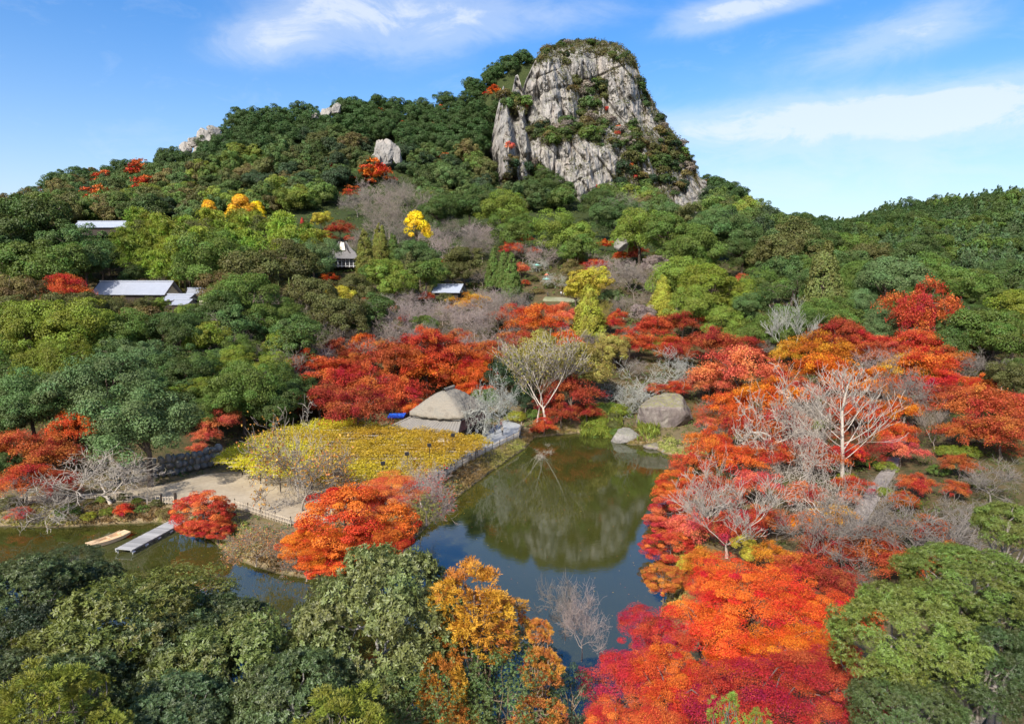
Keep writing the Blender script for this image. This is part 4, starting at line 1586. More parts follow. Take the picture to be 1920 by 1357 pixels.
maple 1440 970 90 r|red maple right of the white vase tree
maple 1500 925 90 rs|salmon maple behind the white multi stem tree
maple 1560 960 80 oy|bright orange low maple beside the gravel path
maple 1590 930 50 ro|orange red maple at the path bend
maple 1520 980 80 o|orange low maple among white branches
maple 1690 840 85 rp|pink red fan shaped maple beside the gravel path
maple 1715 905 70 r|red shrub maple below the pink fan shaped one
maple 1800 870 70 rb|rust red rounded maple by clipped bushes
maple 1790 915 60 rb|lower rust maple by the clipped bushes
maple 1550 1025 110 rd|dark red maple under the grey branch canopy
maple 1640 1020 120 rb|rust maple beneath the spreading grey tree
maple 1700 1060 120 rb|rust maple low under grey branches
maple 1450 1040 90 ob|orange brown shrub maple behind the big flame maple
maple 1320 1050 90 ob|yellow brown maple on the eastern shore
dome 1400 1030 60 yl|yellow olive bush tree behind the big flame maple
dome 1290 1060 50 yl|yellow olive shrub at the eastern water edge
bare 1440 640 70 w|white multi stemmed bare tree above the orange maples
vase 1485 620 110 wl|flat topped pale tree with olive crown above the maples
bare 1690 650 80 w|white twiggy tree in front of the tall red maple
bare 1820 690 110 wg|grey bare tree at the eastern garden edge
bare 1880 700 90 wg|thin grey bare tree at the eastern margin
haze 1690 740 120 wg|grey twig canopy tree behind the orange maples
haze 1660 690 110 wp|pale twig tree among yellow orange maples
gnarled 1450 800 120 w|white twisted cherry left of the straight tree
gnarled 1510 790 130 w|white twisted cherry touching the straight tree
gnarled 1500 860 120 w|white lower twisted cherry by green bushes
gnarled 1530 770 80 wg|grey cherry behind the twisted white pair
vase 1755 800 80 wb|brown fan shaped bare tree by clipped bushes
gnarled 1540 940 130 w|white many branched cherry beside the path
bare 1665 900 70 w|small white bare tree on the gravel path edge
gnarled 1590 970 120 w|white branched tree at the lower path
bare 1860 900 130 wg|grey twig tree at the eastern margin
bare 1800 960 120 wg|grey twig tree behind the green shoot covered tree
bush 1618 868 50 g|dark green clipped bush left of the gravel path
bush 1660 925 40 gy|green clipped bush at the path bend
bush 1590 900 45 gy|light green bush behind white branches
bush 1530 800 45 gy|green bush in the gap under the twisted cherries
bush 1780 850 55 gy|green mound bush beside the brown fan shaped tree
bush 1760 885 45 g|green mound bush, lower of two by the fan shaped tree
bush 1815 850 50 gy|flat green bush behind the rust rounded maple
bush 1700 945 55 g|dark green bush behind the small white bare tree
bush 1840 910 50 go|olive clipped bush near the grey twig trees
bush 1160 772 50 gy|mossy clipped bush by the bare white cherry
bush 1130 770 40 g|mossy clipped bush at the far shore
bush 1195 765 36 go|olive clipped bush left of the boulder
bush 1110 782 34 g|dark green bush behind the reeds
maple 1602 908 70 r|red maple hiding the western side of the gravel path
maple 1695 935 64 rb|rust maple on the eastern side of the gravel path
maple 1625 1012 84 r|red maple across the lower end of the gravel path
maple 1735 988 92 rb|rust maple under the grey twigs east of the path
maple 1785 1042 110 rb|rust maple beside the top of the green shoot covered tree
maple 1500 1062 110 r|red maple between the forked white tree and the flame maples
maple 1570 1085 110 rd|dark red maple right behind the flame red crowns
bush 968 784 44 yg|bright yellow-green bush at the end of the grey walkway
dome 985 748 60 gdd|dark shaded tree behind the bright walkway bush
bush 1000 778 40 g|dark green bush between walkway end and white trunks
maple 1052 772 70 rd|dark red maple low among the white trunks
bush 945 775 34 gy|green bush beside the teahouse corner
dome 15 800 90 gd|dark green tree above the maple of the water path
dome 12 870 70 gd|dark green tree behind the western fence
bush 1010 548 24 gbr|brown clipped bush at the terrace edge
bush 990 556 22 go|olive clipped bush by the terrace
bush 1000 525 26 go|rounded clipped bush below the lower parasol
bush 1030 537 24 go|rounded clipped bush behind the terrace
bush 1060 490 22 go|rounded clipped bush by the upper parasol
bush 140 938 30 go|olive clipped bush at the fence, west of the cherry trunk
bush 168 941 26 gbr|brownish clipped bush beside the cherry trunk
bush 193 938 32 gy|light green bush in front of the fence
bush 234 933 32 go|olive clipped bush behind the small red maple
bush 258 940 26 gy|yellowish bush near the little white tree
bush 128 962 55 g|bright green low shrub on the pond bank
bush 168 970 34 yg|yellow-green shrub at the water edge
bush 200 962 36 gy|fresh green shrub left of the small red maple
bush 268 956 32 g|bright green shrub right of the small red maple
bush 293 945 30 go|olive bush at the gate by the dock
bush 15 945 50 go|olive bush at the western end of the bank
bush 60 975 40 gbr|dry brown shrub at the water edge
maple 232 955 42 sc|small scarlet maple on the pond bank by the dock
maple 35 962 46 rp|low pink red shrub maple on the western bank
bush 310 965 40 gbr|dry brown shrub above the dock head
'''
for ln in ROWS.strip().split('\n'):
    spec, lab = ln.split('|')
    kd, px_, py_, w_, col_ = spec.split()
    plant(kd, float(px_), float(py_), float(w_), col_, lab.strip(), ymin=84.0 if float(py_) < 800 else 46.0)

plant('maple', 1728, 580, 120, 'r', 'tall red maple standing free before the eastern woods', asp=1.7, ymin=84)
plant('maple', 1705, 600, 80, 'r', 'red shoulder of the tall free standing maple', asp=1.3, ymin=84)
plant('cedar', 1545, 530, 82, (0.12, 0.135, 0.03), 'tall olive conifer standing before the eastern slope', asp=1.25, ymin=84)
# ---------------------------------------------------------------- trees between the ones set by hand
rng = np.random.default_rng(314)
taken = [(o.location.x, o.location.y) for o in COL.objects if o.parent is None and o.get('category') == 'tree']


def fill(n, zone, kinds, sizes, cols, label, group, gap, avoid=()):
    k = 0
    for _ in range(n * 60):
        if k >= n:
            break
        px, py = rng.uniform(zone[0], zone[2]), rng.uniform(zone[1], zone[3])
        if any(a[0] - 20 < px < a[2] + 20 and a[1] - 8 < py < a[3] + 34 for a in avoid):
            continue
        kd = kinds[int(rng.integers(len(kinds)))]
        w_ = rng.uniform(*sizes)
        zc = 1.1 if kd not in BARE else BARE[kd][0][2] * .6
        x, y, z, R = solve(px, py, zc, w=w_, ymin=92)
        if min((x - a) ** 2 + (y - b) ** 2 for a, b in taken) < gap * gap:
            continue
        taken.append((x, y))
        plant(kd, px, py, w_, cols[int(rng.integers(len(cols)))], label, group=group, ymin=92)
        k += 1


ROOFS = [(165, 525, 395, 572), (135, 406, 245, 434), (600, 440, 675, 500), (808, 528, 875, 552), (1660, 475, 1695, 490)]
fill(46, (0, 585, 560, 790), ['dome', 'big'], (60, 95), ['g', 'gd', 'g', 'gb', 'gy'], 'lesser evergreen filling the western hillside between larger crowns', 'lesser evergreens of the western hillside', 4.6, ROOFS)
fill(30, (0, 430, 620, 520), ['dome', 'big'], (55, 85), ['g', 'gd', 'gb', 'go'], 'dark evergreen in the wood around the bamboo grove', 'evergreens around the bamboo grove', 6.5, ROOFS)
fill(26, (580, 530, 960, 680), ['bare', 'haze'], (60, 100), ['wb', 'wp', 'wg'], 'leafless grey twigged tree above the maple wood', 'leafless trees above the maple wood', 4.0, ROOFS)
fill(22, (960, 470, 1250, 700), ['bare', 'haze', 'dome'], (45, 75), ['wb', 'wp', 'wg', 'ol'], 'dull twiggy tree filling the garden slope around the terrace', 'twiggy trees of the terrace slope', 4.5, ROOFS + [(985, 485, 1100, 570)])
fill(40, (1380, 470, 1920, 640), ['dome', 'big'], (65, 100), ['g', 'gd', 'gb', 'g', 'gd'], 'evergreen filling the lower wood of the eastern slope', 'evergreens of the lower eastern wood', 5.5, ROOFS)
fill(44, (1240, 640, 1900, 1010), ['maple', 'maple', 'bare', 'bare'], (60, 90), ['r', 'ro', 'rb', 'rs', 'rd', 'wg'], 'lesser tree filling gaps between the eastern garden maples', 'lesser trees of the eastern garden', 3.6, [(1185, 735, 1310, 860)])
fill(64, (1480, 850, 1910, 1090), ['bush'], (36, 70), ['g', 'gy', 'go', 'gbr', 'rb'], 'clipped bush on the floor of the eastern garden', 'low bushes of the eastern garden', 2.0)
fill(12, (1240, 960, 1560, 1090), ['maple', 'bush'], (50, 80), ['r', 'rc', 'ol', 'ro'], 'low autumn tree on the bank above the flame maples', 'low trees above the flame maples', 2.6)
fill(16, (1100, 765, 1260, 830), ['bush'], (24, 40), ['g', 'gy', 'go'], 'mossy bush of the far shore', 'mossy bushes of the far shore', 1.6, [(1185, 735, 1310, 840)])
fill(26, (1950, 540, 2330, 1000), ['maple', 'dome', 'big'], (80, 120), ['r', 'ro', 'g', 'gd', 'rb'], 'tree beyond the eastern edge of the garden view', 'trees beyond the eastern edge', 5.0)
fill(20, (-300, 520, -30, 860), ['dome', 'big'], (90, 130), ['g', 'gd', 'gb', 'gy'], 'evergreen beyond the western edge of the hillside view', 'evergreens beyond the western edge', 5.5)
fill(14, (560, 620, 900, 760), ['maple'], (60, 90), ['r', 'rd', 'rb', 'ro'], 'lesser red maple filling the wood behind the teahouse', 'lesser maples behind the teahouse', 3.4)

# ---------------------------------------------------------------- leafless cherries on the slope under the cliff wood
rng = np.random.default_rng(41)
for k, (px, py) in enumerate([(700, 425), (730, 410), (745, 440), (810, 440), (840, 425), (860, 450), (890, 440), (905, 465), (880, 470), (830, 465),
                              (700, 395), (670, 380), (720, 372), (765, 380), (745, 360), (690, 360), (915, 440), (1170, 395), (1020, 480), (680, 452)]):
    plant('haze' if k % 3 else 'bare', px, py, 52 + 14 * ((k * 7) % 4), ['wp', 'wb', 'wg'][k % 3],
          'leafless cherry in the pale band under the cliff wood', group='leafless cherries under the cliff wood')

# ---------------------------------------------------------------- bamboo grove
rng = np.random.default_rng(5)
BAMB = [(238, 404), (300, 405), (370, 415), (420, 405), (520, 405), (590, 425), (590, 455), (520, 470), (430, 468), (330, 490), (280, 490), (250, 462), (236, 450)]
pts = []
while len(pts) < 64:
    px, py = rng.uniform(180, 600), rng.uniform(400, 490)
    if inside(np.array([px]), np.array([py]), BAMB)[0] and all((px - a) ** 2 + ((py - b) * 1.5) ** 2 > 260 for a, b in pts):
        pts.append((px, py))
for px, py in pts:
    c = np.array((0.27, 0.31, 0.04)) * rng.uniform(0.6, 1.1)
    c = c * np.array([rng.uniform(0.75, 1.05), 1, 1])
    plant('bamboo', px, py + 8, rng.uniform(52, 72), tuple(c), 'arching yellow-green bamboo in the grove behind the long roof', group='bamboo of the grove')

# ---------------------------------------------------------------- wood on the mountain and the hills
rng = np.random.default_rng(12)
LIM = np.array([(-200, 470), (0, 450), (180, 420), (330, 420), (600, 402), (625, 372), (790, 372), (810, 415), (1000, 400), (1100, 405), (1320, 440), (1400, 470), (1440, 500), (1600, 510), (1700, 525), (1760, 560), (1920, 610), (2100, 640)], float)
LAWN = [(610, 420), (640, 376), (700, 352), (790, 350), (800, 400), (720, 430)]
OUTCROP = [(345, 275, 60, 40), (395, 255, 55, 40), (605, 216, 50, 36), (720, 292, 60, 55), (82, 378, 20, 18), (1000, 375, 16, 24), (1045, 372, 14, 26)]
forest = []
for step, y0, y1 in ((9.0, 175, 575), (6.2, 175, 575)):
    gx = np.arange(-520, 620, step)
    gy = np.arange(y0, y1, step)
    X, Y = np.meshgrid(gx, gy)
    X = (X + rng.uniform(-.45, .45, X.shape) * step).ravel()
    Y = (Y + rng.uniform(-.45, .45, Y.shape) * step).ravel()
    Z = ground_z(X, Y)
    px, py = project(np.stack([X, Y, Z], -1))
    t = X / Y
    ry = np.interp(t, _tpx, _ry)
    ok = (px > -60) & (px < 1990) & (py < np.interp(px, LIM[:, 0], LIM[:, 1])) & (Y < ry + 6) & ~inside(px, py, LAWN)
    ok &= ~((px > 918) & (px < 1312) & (Y > 432) & ~((px < 1004) & (Y > 470)))
    ok &= ~((px > 932) & (px < 1312) & (Y < 433) & (py - 34 < np.interp(px, [930, 1000, 1040, 1075, 1110, 1150, 1200, 1250, 1300], [325, 330, 325, 372, 374, 330, 350, 388, 388])))
    ok &= ~((px > 118) & (px < 255) & (py > 400) & (py < 486) & (Y < 330))
    ok &= (px < 560) | (px > 1300) | (Y > 262)
    for (ox, oy, ow, oh) in OUTCROP:
        ok &= ~((np.abs(px - ox) < ow * 0.42) & (py - oy > -oh * 0.35) & (py - oy < oh * 0.75))
    east = px > 1440 + (py - 400) * 0.5
    ok &= east if step < 8 else ~east
    for a in zip(X[ok], Y[ok], Z[ok], px[ok], py[ok]):
        forest.append(a)
# largest in the photograph first
forest.sort(key=lambda a: a[1])
groupsof = {}
rest = []
for X, Y, Z, px, py in forest:
    hill = px > 1440 + (py - 400) * 0.5
    n = fbm(np.array([[X * 0.018, Y * 0.018, 3.0]]), 2)[0]
    n2 = fbm(np.array([[X * 0.05, Y * 0.05, 9.0]]), 2)[0]
    if hill and n2 < 0.66:
        kd, rr = 'farcone', rng.uniform(2.6, 4.4)
        col = np.array([(0.042, 0.085, 0.020), (0.055, 0.098, 0.024), (0.05, 0.09, 0.03)][rng.integers(3)])
        lab, nm, gr = ('dark cone crowned cedar in the wood on the eastern hill', 'conifer_tree', 'cedars on the eastern hill')
        if px < 1600:
            lab = 'cone crowned cedar on the low far hill by the saddle'
    elif n > 0.52 and py > sky_py(px) + 28:
        kd, rr = 'far', rng.uniform(5.6, 9.2)
        col = np.array([COLS['g'], COLS['gb'], COLS['gy'], COLS['go'], COLS['g']][rng.integers(5)])
        nm, gr = 'broadleaf_tree', 'lighter green trees of the mountain wood'
        lab = 'lighter green rounded tree in the mountain wood'
        lab += ' above the bamboo grove' if px < 600 else (' left of the cliff' if px < 930 else (' at the foot of the cliff' if px < 1320 else ' near the saddle'))
    else:
        kd, rr = 'far', rng.uniform(5.2, 8.8)
        col = np.array([COLS['gd'], COLS['gd'], COLS['gb'], COLS['gdd'], COLS['go']][rng.integers(5)]) * 1.05
        nm, gr = 'evergreen_oak', 'dark evergreens of the mountain wood'
        sk = py < sky_py(px) + 34
        lab = 'dark evergreen ' + ('on the skyline of ' if sk else 'in the wood of ')
        lab += 'the western ridge' if px < 450 else ('the middle ridge' if px < 930 else ('the cliff foot' if px < 1320 else 'the eastern slope'))
    if kd == 'far' and rng.random() < .06:
        col = np.array(COLS['gbr']) * .8
    col = (col * 0.8 + np.array([.075, .088, .042]) * 0.2) * rng.uniform(0.9, 1.5)
    if hill and kd == 'far':
        rr *= 0.8
        col = np.array(COLS['gd' if rng.random() < .5 else 'g']) * rng.uniform(.85, 1.1)
    g = groupsof.setdefault(nm, 0)
    if g >= 295:
        rest.append((kd, X, Y, Z, rr, col))
        continue
    groupsof[nm] = g + 1
    i = len(forest) and int(rng.integers(0, 100))
    me, _, zc = PROTO[kd][i % len(PROTO[kd])]
    asp = rng.uniform(0.85, 1.2)
    o = link(nm, me, None, (X, Y, Z + zc * rr * asp * 0.9), tuple(col))
    o.scale = (rr, rr, rr * asp)
    o.rotation_euler = (0, 0, rng.uniform(0, 6.28))
    tag(o, lab, 'tree', gr)
print('forest', len(forest), groupsof, 'rest', len(rest))
if rest:
    # what is past the limit stands farthest away: one mass of the same crowns, joined
    Vs, Fs, vs, cs, off = [], [], [], [], 0
    for kd, X, Y, Z, rr, col in rest:
        me, _, zc = PROTO[kd][int(rng.integers(0, len(PROTO[kd])))]
        n = len(me.vertices)
        co = np.empty(n * 3, np.float32)
        me.vertices.foreach_get('co', co)
        nf = len(me.polygons)
        lp = np.empty(nf * 3, np.int32)
        me.loops.foreach_get('vertex_index', lp)
        av = np.empty(n, np.float32)
        me.attributes['v'].data.foreach_get('value', av)
        ac = np.empty(n, np.float32)
        me.attributes['c'].data.foreach_get('value', ac)
        Vs.append(co.reshape(-1, 3) * rr + np.array([X, Y, Z + zc * rr * 0.9]))
        Fs.append(lp.reshape(-1, 3) + off)
        vs.append(av)
        cs.append(np.clip(ac * 0.6 + rng.uniform(0, 0.4), 0, 1))
        off += n
    kind(link('far_forest', mesh('far_forest', np.vstack(Vs), np.vstack(Fs), M['leaf'], {'v': np.concatenate(vs), 'c': np.concatenate(cs)}), None, None, (0.05, 0.09, 0.024)), 'stuff')

# red trees dotted over the mountain
for px, py, w_, c, where in [(185, 370, 34, 'r', 'broad red'), (200, 340, 26, 'r', 'small red'), (180, 390, 30, 'rb', 'rust red'), (262, 322, 34, 'r', 'bright red'), (276, 352, 30, 'r', 'rounded red'), (250, 402, 16, 'r', 'tiny red'),
                      (325, 334, 22, 'rb', 'rust red'), (170, 330, 18, 'r', 'upright red'), (82, 362, 14, 'rd', 'small dark red'), (365, 322, 18, 'rb', 'flat rust red'), (620, 310, 16, 'ro', 'orange red'), (632, 322, 18, 'ro', 'orange red'), (700, 322, 34, 'ro', 'flame red'), (680, 338, 26, 'ro', 'orange red'),
                      (718, 333, 26, 'ro', 'orange'), (655, 365, 22, 'r', 'red'), (758, 240, 14, 'r', 'red'), (758, 262, 14, 'r', 'small red'), (762, 276, 14, 'r', 'red'), (828, 212, 16, 'r', 'upright red'), (712, 217, 14, 'rb', 'rust red'), (822, 244, 20, 'rd', 'dark red'), (835, 304, 20, 'rb', 'rust red'), (925, 176, 18, 'ro', 'red orange'),
                      (945, 360, 16, 'r', 'little red'), (1378, 0, 0, '', ''), (1322, 372, 24, 'r', 'bright red'), (1326, 350, 14, 'r', 'small red'), (1360, 395, 18, 'ro', 'orange red'), (1878, 392, 18, 'rb', 'rust red')]:
    if w_:
        zone = 'the western ridge' if px < 450 else ('the wood left of the cliff' if px < 950 else ('the wood right of the cliff' if px < 1500 else 'the eastern hill'))
        plant('farmaple', px, py - 5, w_ * 1.75, c, where + ' maple showing through ' + zone, asp=1.1, y=None, ymin=200, group='red maples scattered over the mountain')

# shrubs growing on the ledges of the cliff
GREEN = [[(1050, 86), (1100, 76), (1150, 82), (1190, 105), (1196, 125), (1150, 118), (1110, 98), (1085, 92), (1066, 105), (1056, 150), (1050, 110)],
         [(1004, 98), (1030, 82), (1060, 80), (1056, 96), (1030, 96), (1012, 116)],
         [(1060, 150), (1084, 150), (1120, 155), (1146, 160), (1128, 205), (1160, 235), (1205, 236), (1250, 238), (1290, 290), (1300, 330), (1250, 330), (1210, 312), (1176, 300), (1158, 282), (1120, 275), (1094, 262), (1080, 236), (1084, 210), (1075, 180)],
         [(990, 240), (1030, 236), (1076, 226), (1090, 250), (1066, 262), (1040, 272), (1010, 262), (992, 258)],
         [(945, 178), (966, 178), (990, 196), (985, 212), (960, 206), (946, 200)], [(1150, 330), (1180, 305), (1200, 330), (1250, 340), (1290, 345), (1255, 375), (1200, 370), (1150, 372)],
         [(985, 300), (1004, 312), (1022, 330), (1018, 372), (990, 372), (955, 360), (950, 340), (985, 342)], [(950, 300), (962, 300), (962, 345), (954, 345)],
         [(1186, 100), (1206, 150), (1216, 190), (1246, 222), (1292, 285), (1312, 335), (1290, 320), (1246, 250), (1206, 200), (1192, 150)]]
rng = np.random.default_rng(77)
ns = 0
while ns < 285:
    poly = GREEN[rng.choice(9, p=[.11, .06, .37, .09, .04, .10, .07, .03, .13])]
    pa = np.array(poly)
    px, py = rng.uniform(pa[:, 0].min(), pa[:, 0].max()), rng.uniform(pa[:, 1].min(), pa[:, 1].max())
    if not inside(np.array([px]), np.array([py]), poly)[0]:
        continue
    p = cliff_point(px, py)
    if p is None:
        continue
    rr = rng.uniform(2.4, 6.0) * (0.6 if py < 110 else 1)
    cm = PROTO['shrub'][ns % 4][0]
    c = np.array(COLS[['gd', 'g', 'gd', 'go', 'gbr', 'gb', 'wb', 'gdd'][int(rng.integers(8))]]) * rng.uniform(0.7, 1.1)
    o = link('cliff_shrub', cm, None, p + np.array([0, -0.2 * rr, 0.3 * rr]), tuple(c))
    o.scale = (rr, rr * 0.9, rr * rng.uniform(0.7, 1.0))
    o.rotation_euler = (0, 0, rng.uniform(0, 6.28))
    lab = 'on the summit' if py < 112 else ('in the gully of the upper face' if py < 205 else ('on the middle ledges' if py < 290 else 'at the base'))
    tag(o, 'dull green shrub clinging to rock ' + lab + ' of the cliff', 'shrub', 'shrubs growing on the cliff')
    ns += 1
VP, NP, SP, CPn = [], [], [], []
tries = 0
while len(VP) < 2700 and tries < 90000:
    tries += 1
    poly = GREEN[rng.choice(9, p=[.13, .06, .33, .07, .04, .12, .05, .02, .18])]
    pa = np.array(poly)
    px, py = rng.uniform(pa[:, 0].min() - 4, pa[:, 0].max() + 4), rng.uniform(pa[:, 1].min() - 4, pa[:, 1].max() + 4)
    if not inside(np.array([px]), np.array([py]), poly)[0] and rng.random() > .12:
        continue
    if rng.random() < .2:
        px = rng.uniform(996, 1312)
        py = float(sky_py(px)) + 3 + rng.random() ** 2 * 26
    p = cliff_point(px, py)
    if p is None:
        continue
    rr = rng.uniform(1.0, 3.3)
    d = sph(34, rng)
    VP.append(p + d * rr * rng.uniform(.5, 1, (34, 1)))
    NP.append(d + np.array([0, -.2, .4]) + rng.normal(size=(34, 3)) * .4)
    SP.append(np.full(34, rr * .34))
    CPn.append(np.full(34, rng.random()))
V, Fc = leaves(np.concatenate(VP), np.concatenate(NP), np.concatenate(SP) * rng.uniform(.6, 1.3, 34 * len(VP)), .7, rng=rng)
kind(link('cliff_scrub', mesh('cliff_scrub', V, Fc, leaf_mat('scrub_leaf', .2, 0, .5, .10, .7), {'v': np.repeat(rng.random(34 * len(VP)), 4), 'c': np.repeat(np.concatenate(CPn), 4)}), color=(0.095, 0.092, 0.036)), 'stuff')
for px, py, w_, c, lab in [(1138, 207, 12, 'r', 'red shrub on the upper right rock face'), (1100, 230, 12, 'r', 'red shrub left of the dark ledge wood'), (1112, 234, 12, 'rb', 'rust shrub among the dark ledge wood'), (1158, 242, 14, 'ro', 'orange red shrub, upper one on the cliff shoulder'), (1157, 252, 14, 'rb', 'rust red shrub on the cliff shoulder'),
                           (1188, 260, 14, 'o', 'orange shrub leaning on the cliff shoulder'), (1182, 312, 12, 'o', 'orange shrub over the lower pale rock'), (1190, 333, 10, 'sc', 'scarlet shrub over the lower pale rock'), (998, 318, 18, 'r', 'red tree at the foot of the pillars'), (992, 338, 14, 'r', 'red tree under the pillars, the lower one'),
                           (955, 274, 18, 'rs', 'salmon shrub between the rock pillars'), (985, 200, 16, 'rb', 'russet shrub on the ledge of the slabs'), (1120, 356, 20, 'ro', 'red maple in the dark tree before the cliff'), (1148, 370, 14, 'rc', 'crimson maple at the cliff base'), (1156, 392, 14, 'r', 'red tip below the cliff base trees')]:
    p = cliff_point(px, py)
    if p is None:
        p = at_y(px, py, 425.0)
    o = link('cliff_shrub', PROTO['shrub'][int(px) % 4][0], None, p + np.array([0, -1.5, 0]), COLS[c])
    R = w_ / 2 * p[1] / F
    o.scale = (R, R, R * 1.1)
    tag(o, lab, 'shrub', 'shrubs growing on the cliff')
# ------------------------------------------------------------------ near trees
LAUREL = [crown_rosette(301 + s, 130, 46, 8, 0.050, 0.42, 0.95, 0.23, low=-0.7) for s in range(3)]
SMALL = crown_rosette(311, 130, 62, 7, 0.025, 0.5, 0.7, 0.2, hang=0.1, low=-0.6)
NARROW = [crown_rosette(315 + s, 140, 50, 9, 0.044, 0.27, 0.8, 0.2, hang=0.05, low=-0.6) for s in range(2)]
GOLD = [crown_fans(321 + s, 48, 14, 30, 0.07, 0.17, 1.2, low=-0.8) for s in range(2)]
MAPD = [crown_dome(341 + s, 150, 460, 0.0195, 0.8, 0.16, mat='maple', jitter=0.6, vert=0.65, low=-0.5, multi=5) for s in range(3)]
MAPR = crown_dome(347, 150, 320, 0.030, 0.85, 0.16, mat='maple', jitter=0.6, vert=0.55, low=-0.9)
VINE = crown_rosette(351, 90, 34, 7, 0.032, 0.45, 1.2, 0.24, low=-0.9)

hero('dome', LAUREL[0], 715, 1185, 325, 34, (0.150, 0.172, 0.050), 'glossy large leaved laurel standing at the water beside the golden cypress', 1.12, 0.22, (0.3, 0.28, 0.25), name='laurel_tree', rz=0.4)
hero('dome', LAUREL[1], 440, 1300, 330, 31, (0.125, 0.148, 0.036), 'large leaved laurel between the wide laurel and the laurel at the golden cypress', 0.95, 0.2, (0.2, 0.19, 0.17), name='laurel_tree', rz=2.0)
hero('dome', LAUREL[2], 230, 1235, 370, 34, (0.145, 0.158, 0.032), 'wide large leaved laurel under the dock, olive leaves catching the sun', 0.85, 0.22, (0.2, 0.19, 0.17), name='laurel_tree', rz=1.1)
hero('dome', SMALL, 310, 1130, 270, 39, (0.155, 0.165, 0.028), 'flat topped small leaved tree just below the boat and dock', 0.65, 0.2, (0.22, 0.2, 0.18), name='holly_oak', rz=0.8)
hero('dome', LAUREL[1], 330, 1345, 210, 27, (0.085, 0.125, 0.045), 'low laurel with big leaves beside the yellow-green cypress', 0.8, 0.15, (0.2, 0.19, 0.17), name='laurel_tree', rz=3.0)
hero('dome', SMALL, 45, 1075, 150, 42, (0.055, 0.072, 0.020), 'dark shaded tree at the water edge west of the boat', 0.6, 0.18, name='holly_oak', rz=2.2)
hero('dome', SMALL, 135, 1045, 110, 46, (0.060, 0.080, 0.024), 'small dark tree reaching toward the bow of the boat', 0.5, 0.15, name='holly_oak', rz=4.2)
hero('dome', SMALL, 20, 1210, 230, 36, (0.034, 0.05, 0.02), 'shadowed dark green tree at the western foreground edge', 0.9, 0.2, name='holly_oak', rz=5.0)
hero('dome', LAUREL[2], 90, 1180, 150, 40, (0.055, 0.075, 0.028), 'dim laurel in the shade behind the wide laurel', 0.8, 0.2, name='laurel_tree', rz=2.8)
for px, py, w_, y, lab in [(70, 1330, 190, 24, 'yellow-green cypress at the western bottom corner'), (165, 1300, 90, 25, 'yellow-green cypress spray beside the low laurel'), (640, 1385, 210, 25, 'yellow-green cypress top under the laurel at the golden cypress'), (190, 1375, 110, 24, 'small yellow-green cypress tip below the low laurel')]:
    hero('cone', GOLD[int(px) % 2], px, py, w_, y, (0.19, 0.205, 0.022), lab, 0.8, 0.15, name='cypress_tree', rz=px * .1, group='yellow-green cypress tops')
for px, py, w_, y, c, lab, asp in [(885, 1130, 160, 33, (0.50, 0.23, 0.022), 'golden orange cypress, the upper crown over the pond', 0.85), (905, 1175, 200, 33.6, (0.46, 0.2, 0.022), 'golden orange cypress wide middle tier under the upper crown', 0.45),
                                   (825, 1290, 110, 31, (0.44, 0.2, 0.022), 'golden brown cypress bough beside the laurel trunk', 1.15), (1012, 1255, 90, 32, (0.48, 0.2, 0.03), 'golden orange cypress bough nearest the flame maple', 0.9),
                                   (1010, 1185, 55, 33, (0.5, 0.2, 0.03), 'small golden cypress bough over the vine', 0.9), (1010, 1350, 120, 31, (0.42, 0.16, 0.03), 'russet cypress bough at the bottom edge', 0.7), (850, 1375, 120, 30, (0.44, 0.19, 0.024), 'golden cypress bough at the bottom edge beside the yellow-green tip', 0.7)]:
    hero('cone', GOLD[int(px + py) % 2], px, py, w_, y, c, lab, asp, 0.16, (0.2, 0.14, 0.1), name='golden_cypress', rz=px * .07, group='golden cypress boughs')
hero('dome', VINE, 920, 1255, 180, 33.5, (0.078, 0.13, 0.034), 'green leafed vine draped over the golden cypress trunk', 1.1, 0.14, (0.2, 0.15, 0.1), name='vine_tree', group='climbers')
for px, py, w_, y, lab in [(955, 1310, 210, 31.5, 'tangle of green vine between two golden boughs'), (800, 1350, 200, 30, 'vine leaves under the golden brown bough'), (880, 1235, 130, 34.5, 'vine leaves behind the middle golden tier'), (740, 1330, 180, 30.5, 'dark vine thicket at the foot of the glossy laurel')]:
    hero('dome', VINE, px, py, w_, y, (0.088, 0.132, 0.03), lab, 0.9, 0.1, (0.2, 0.15, 0.1), name='vine_tree', group='climbers', rz=px * .2)
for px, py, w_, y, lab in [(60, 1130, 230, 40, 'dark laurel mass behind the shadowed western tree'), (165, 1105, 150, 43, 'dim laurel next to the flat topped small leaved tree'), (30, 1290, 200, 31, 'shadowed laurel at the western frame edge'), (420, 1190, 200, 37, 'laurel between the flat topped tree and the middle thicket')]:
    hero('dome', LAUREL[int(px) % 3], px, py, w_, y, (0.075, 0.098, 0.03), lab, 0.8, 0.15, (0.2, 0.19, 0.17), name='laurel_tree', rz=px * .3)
hero('dome', VINE, 1070, 1320, 110, 32.5, (0.05, 0.085, 0.035), 'dark vine leaves between golden cypress and flame maple', 1.3, 0.14, (0.2, 0.15, 0.1), name='vine_tree', group='climbers')
for px, py, w_, y, lab in [(560, 1330, 260, 28, 'laurel filling the bottom edge left of the golden cypress'), (130, 1320, 240, 29, 'laurel in the western bottom corner behind the yellow-green cypress'), (300, 1250, 260, 33, 'laurel in the middle of the western thicket')]:
    hero('dome', LAUREL[int(px) % 3], px, py, w_, y, (0.085, 0.115, 0.036), lab, 0.9, 0.2, (0.2, 0.19, 0.17), name='laurel_tree', rz=px * .3)
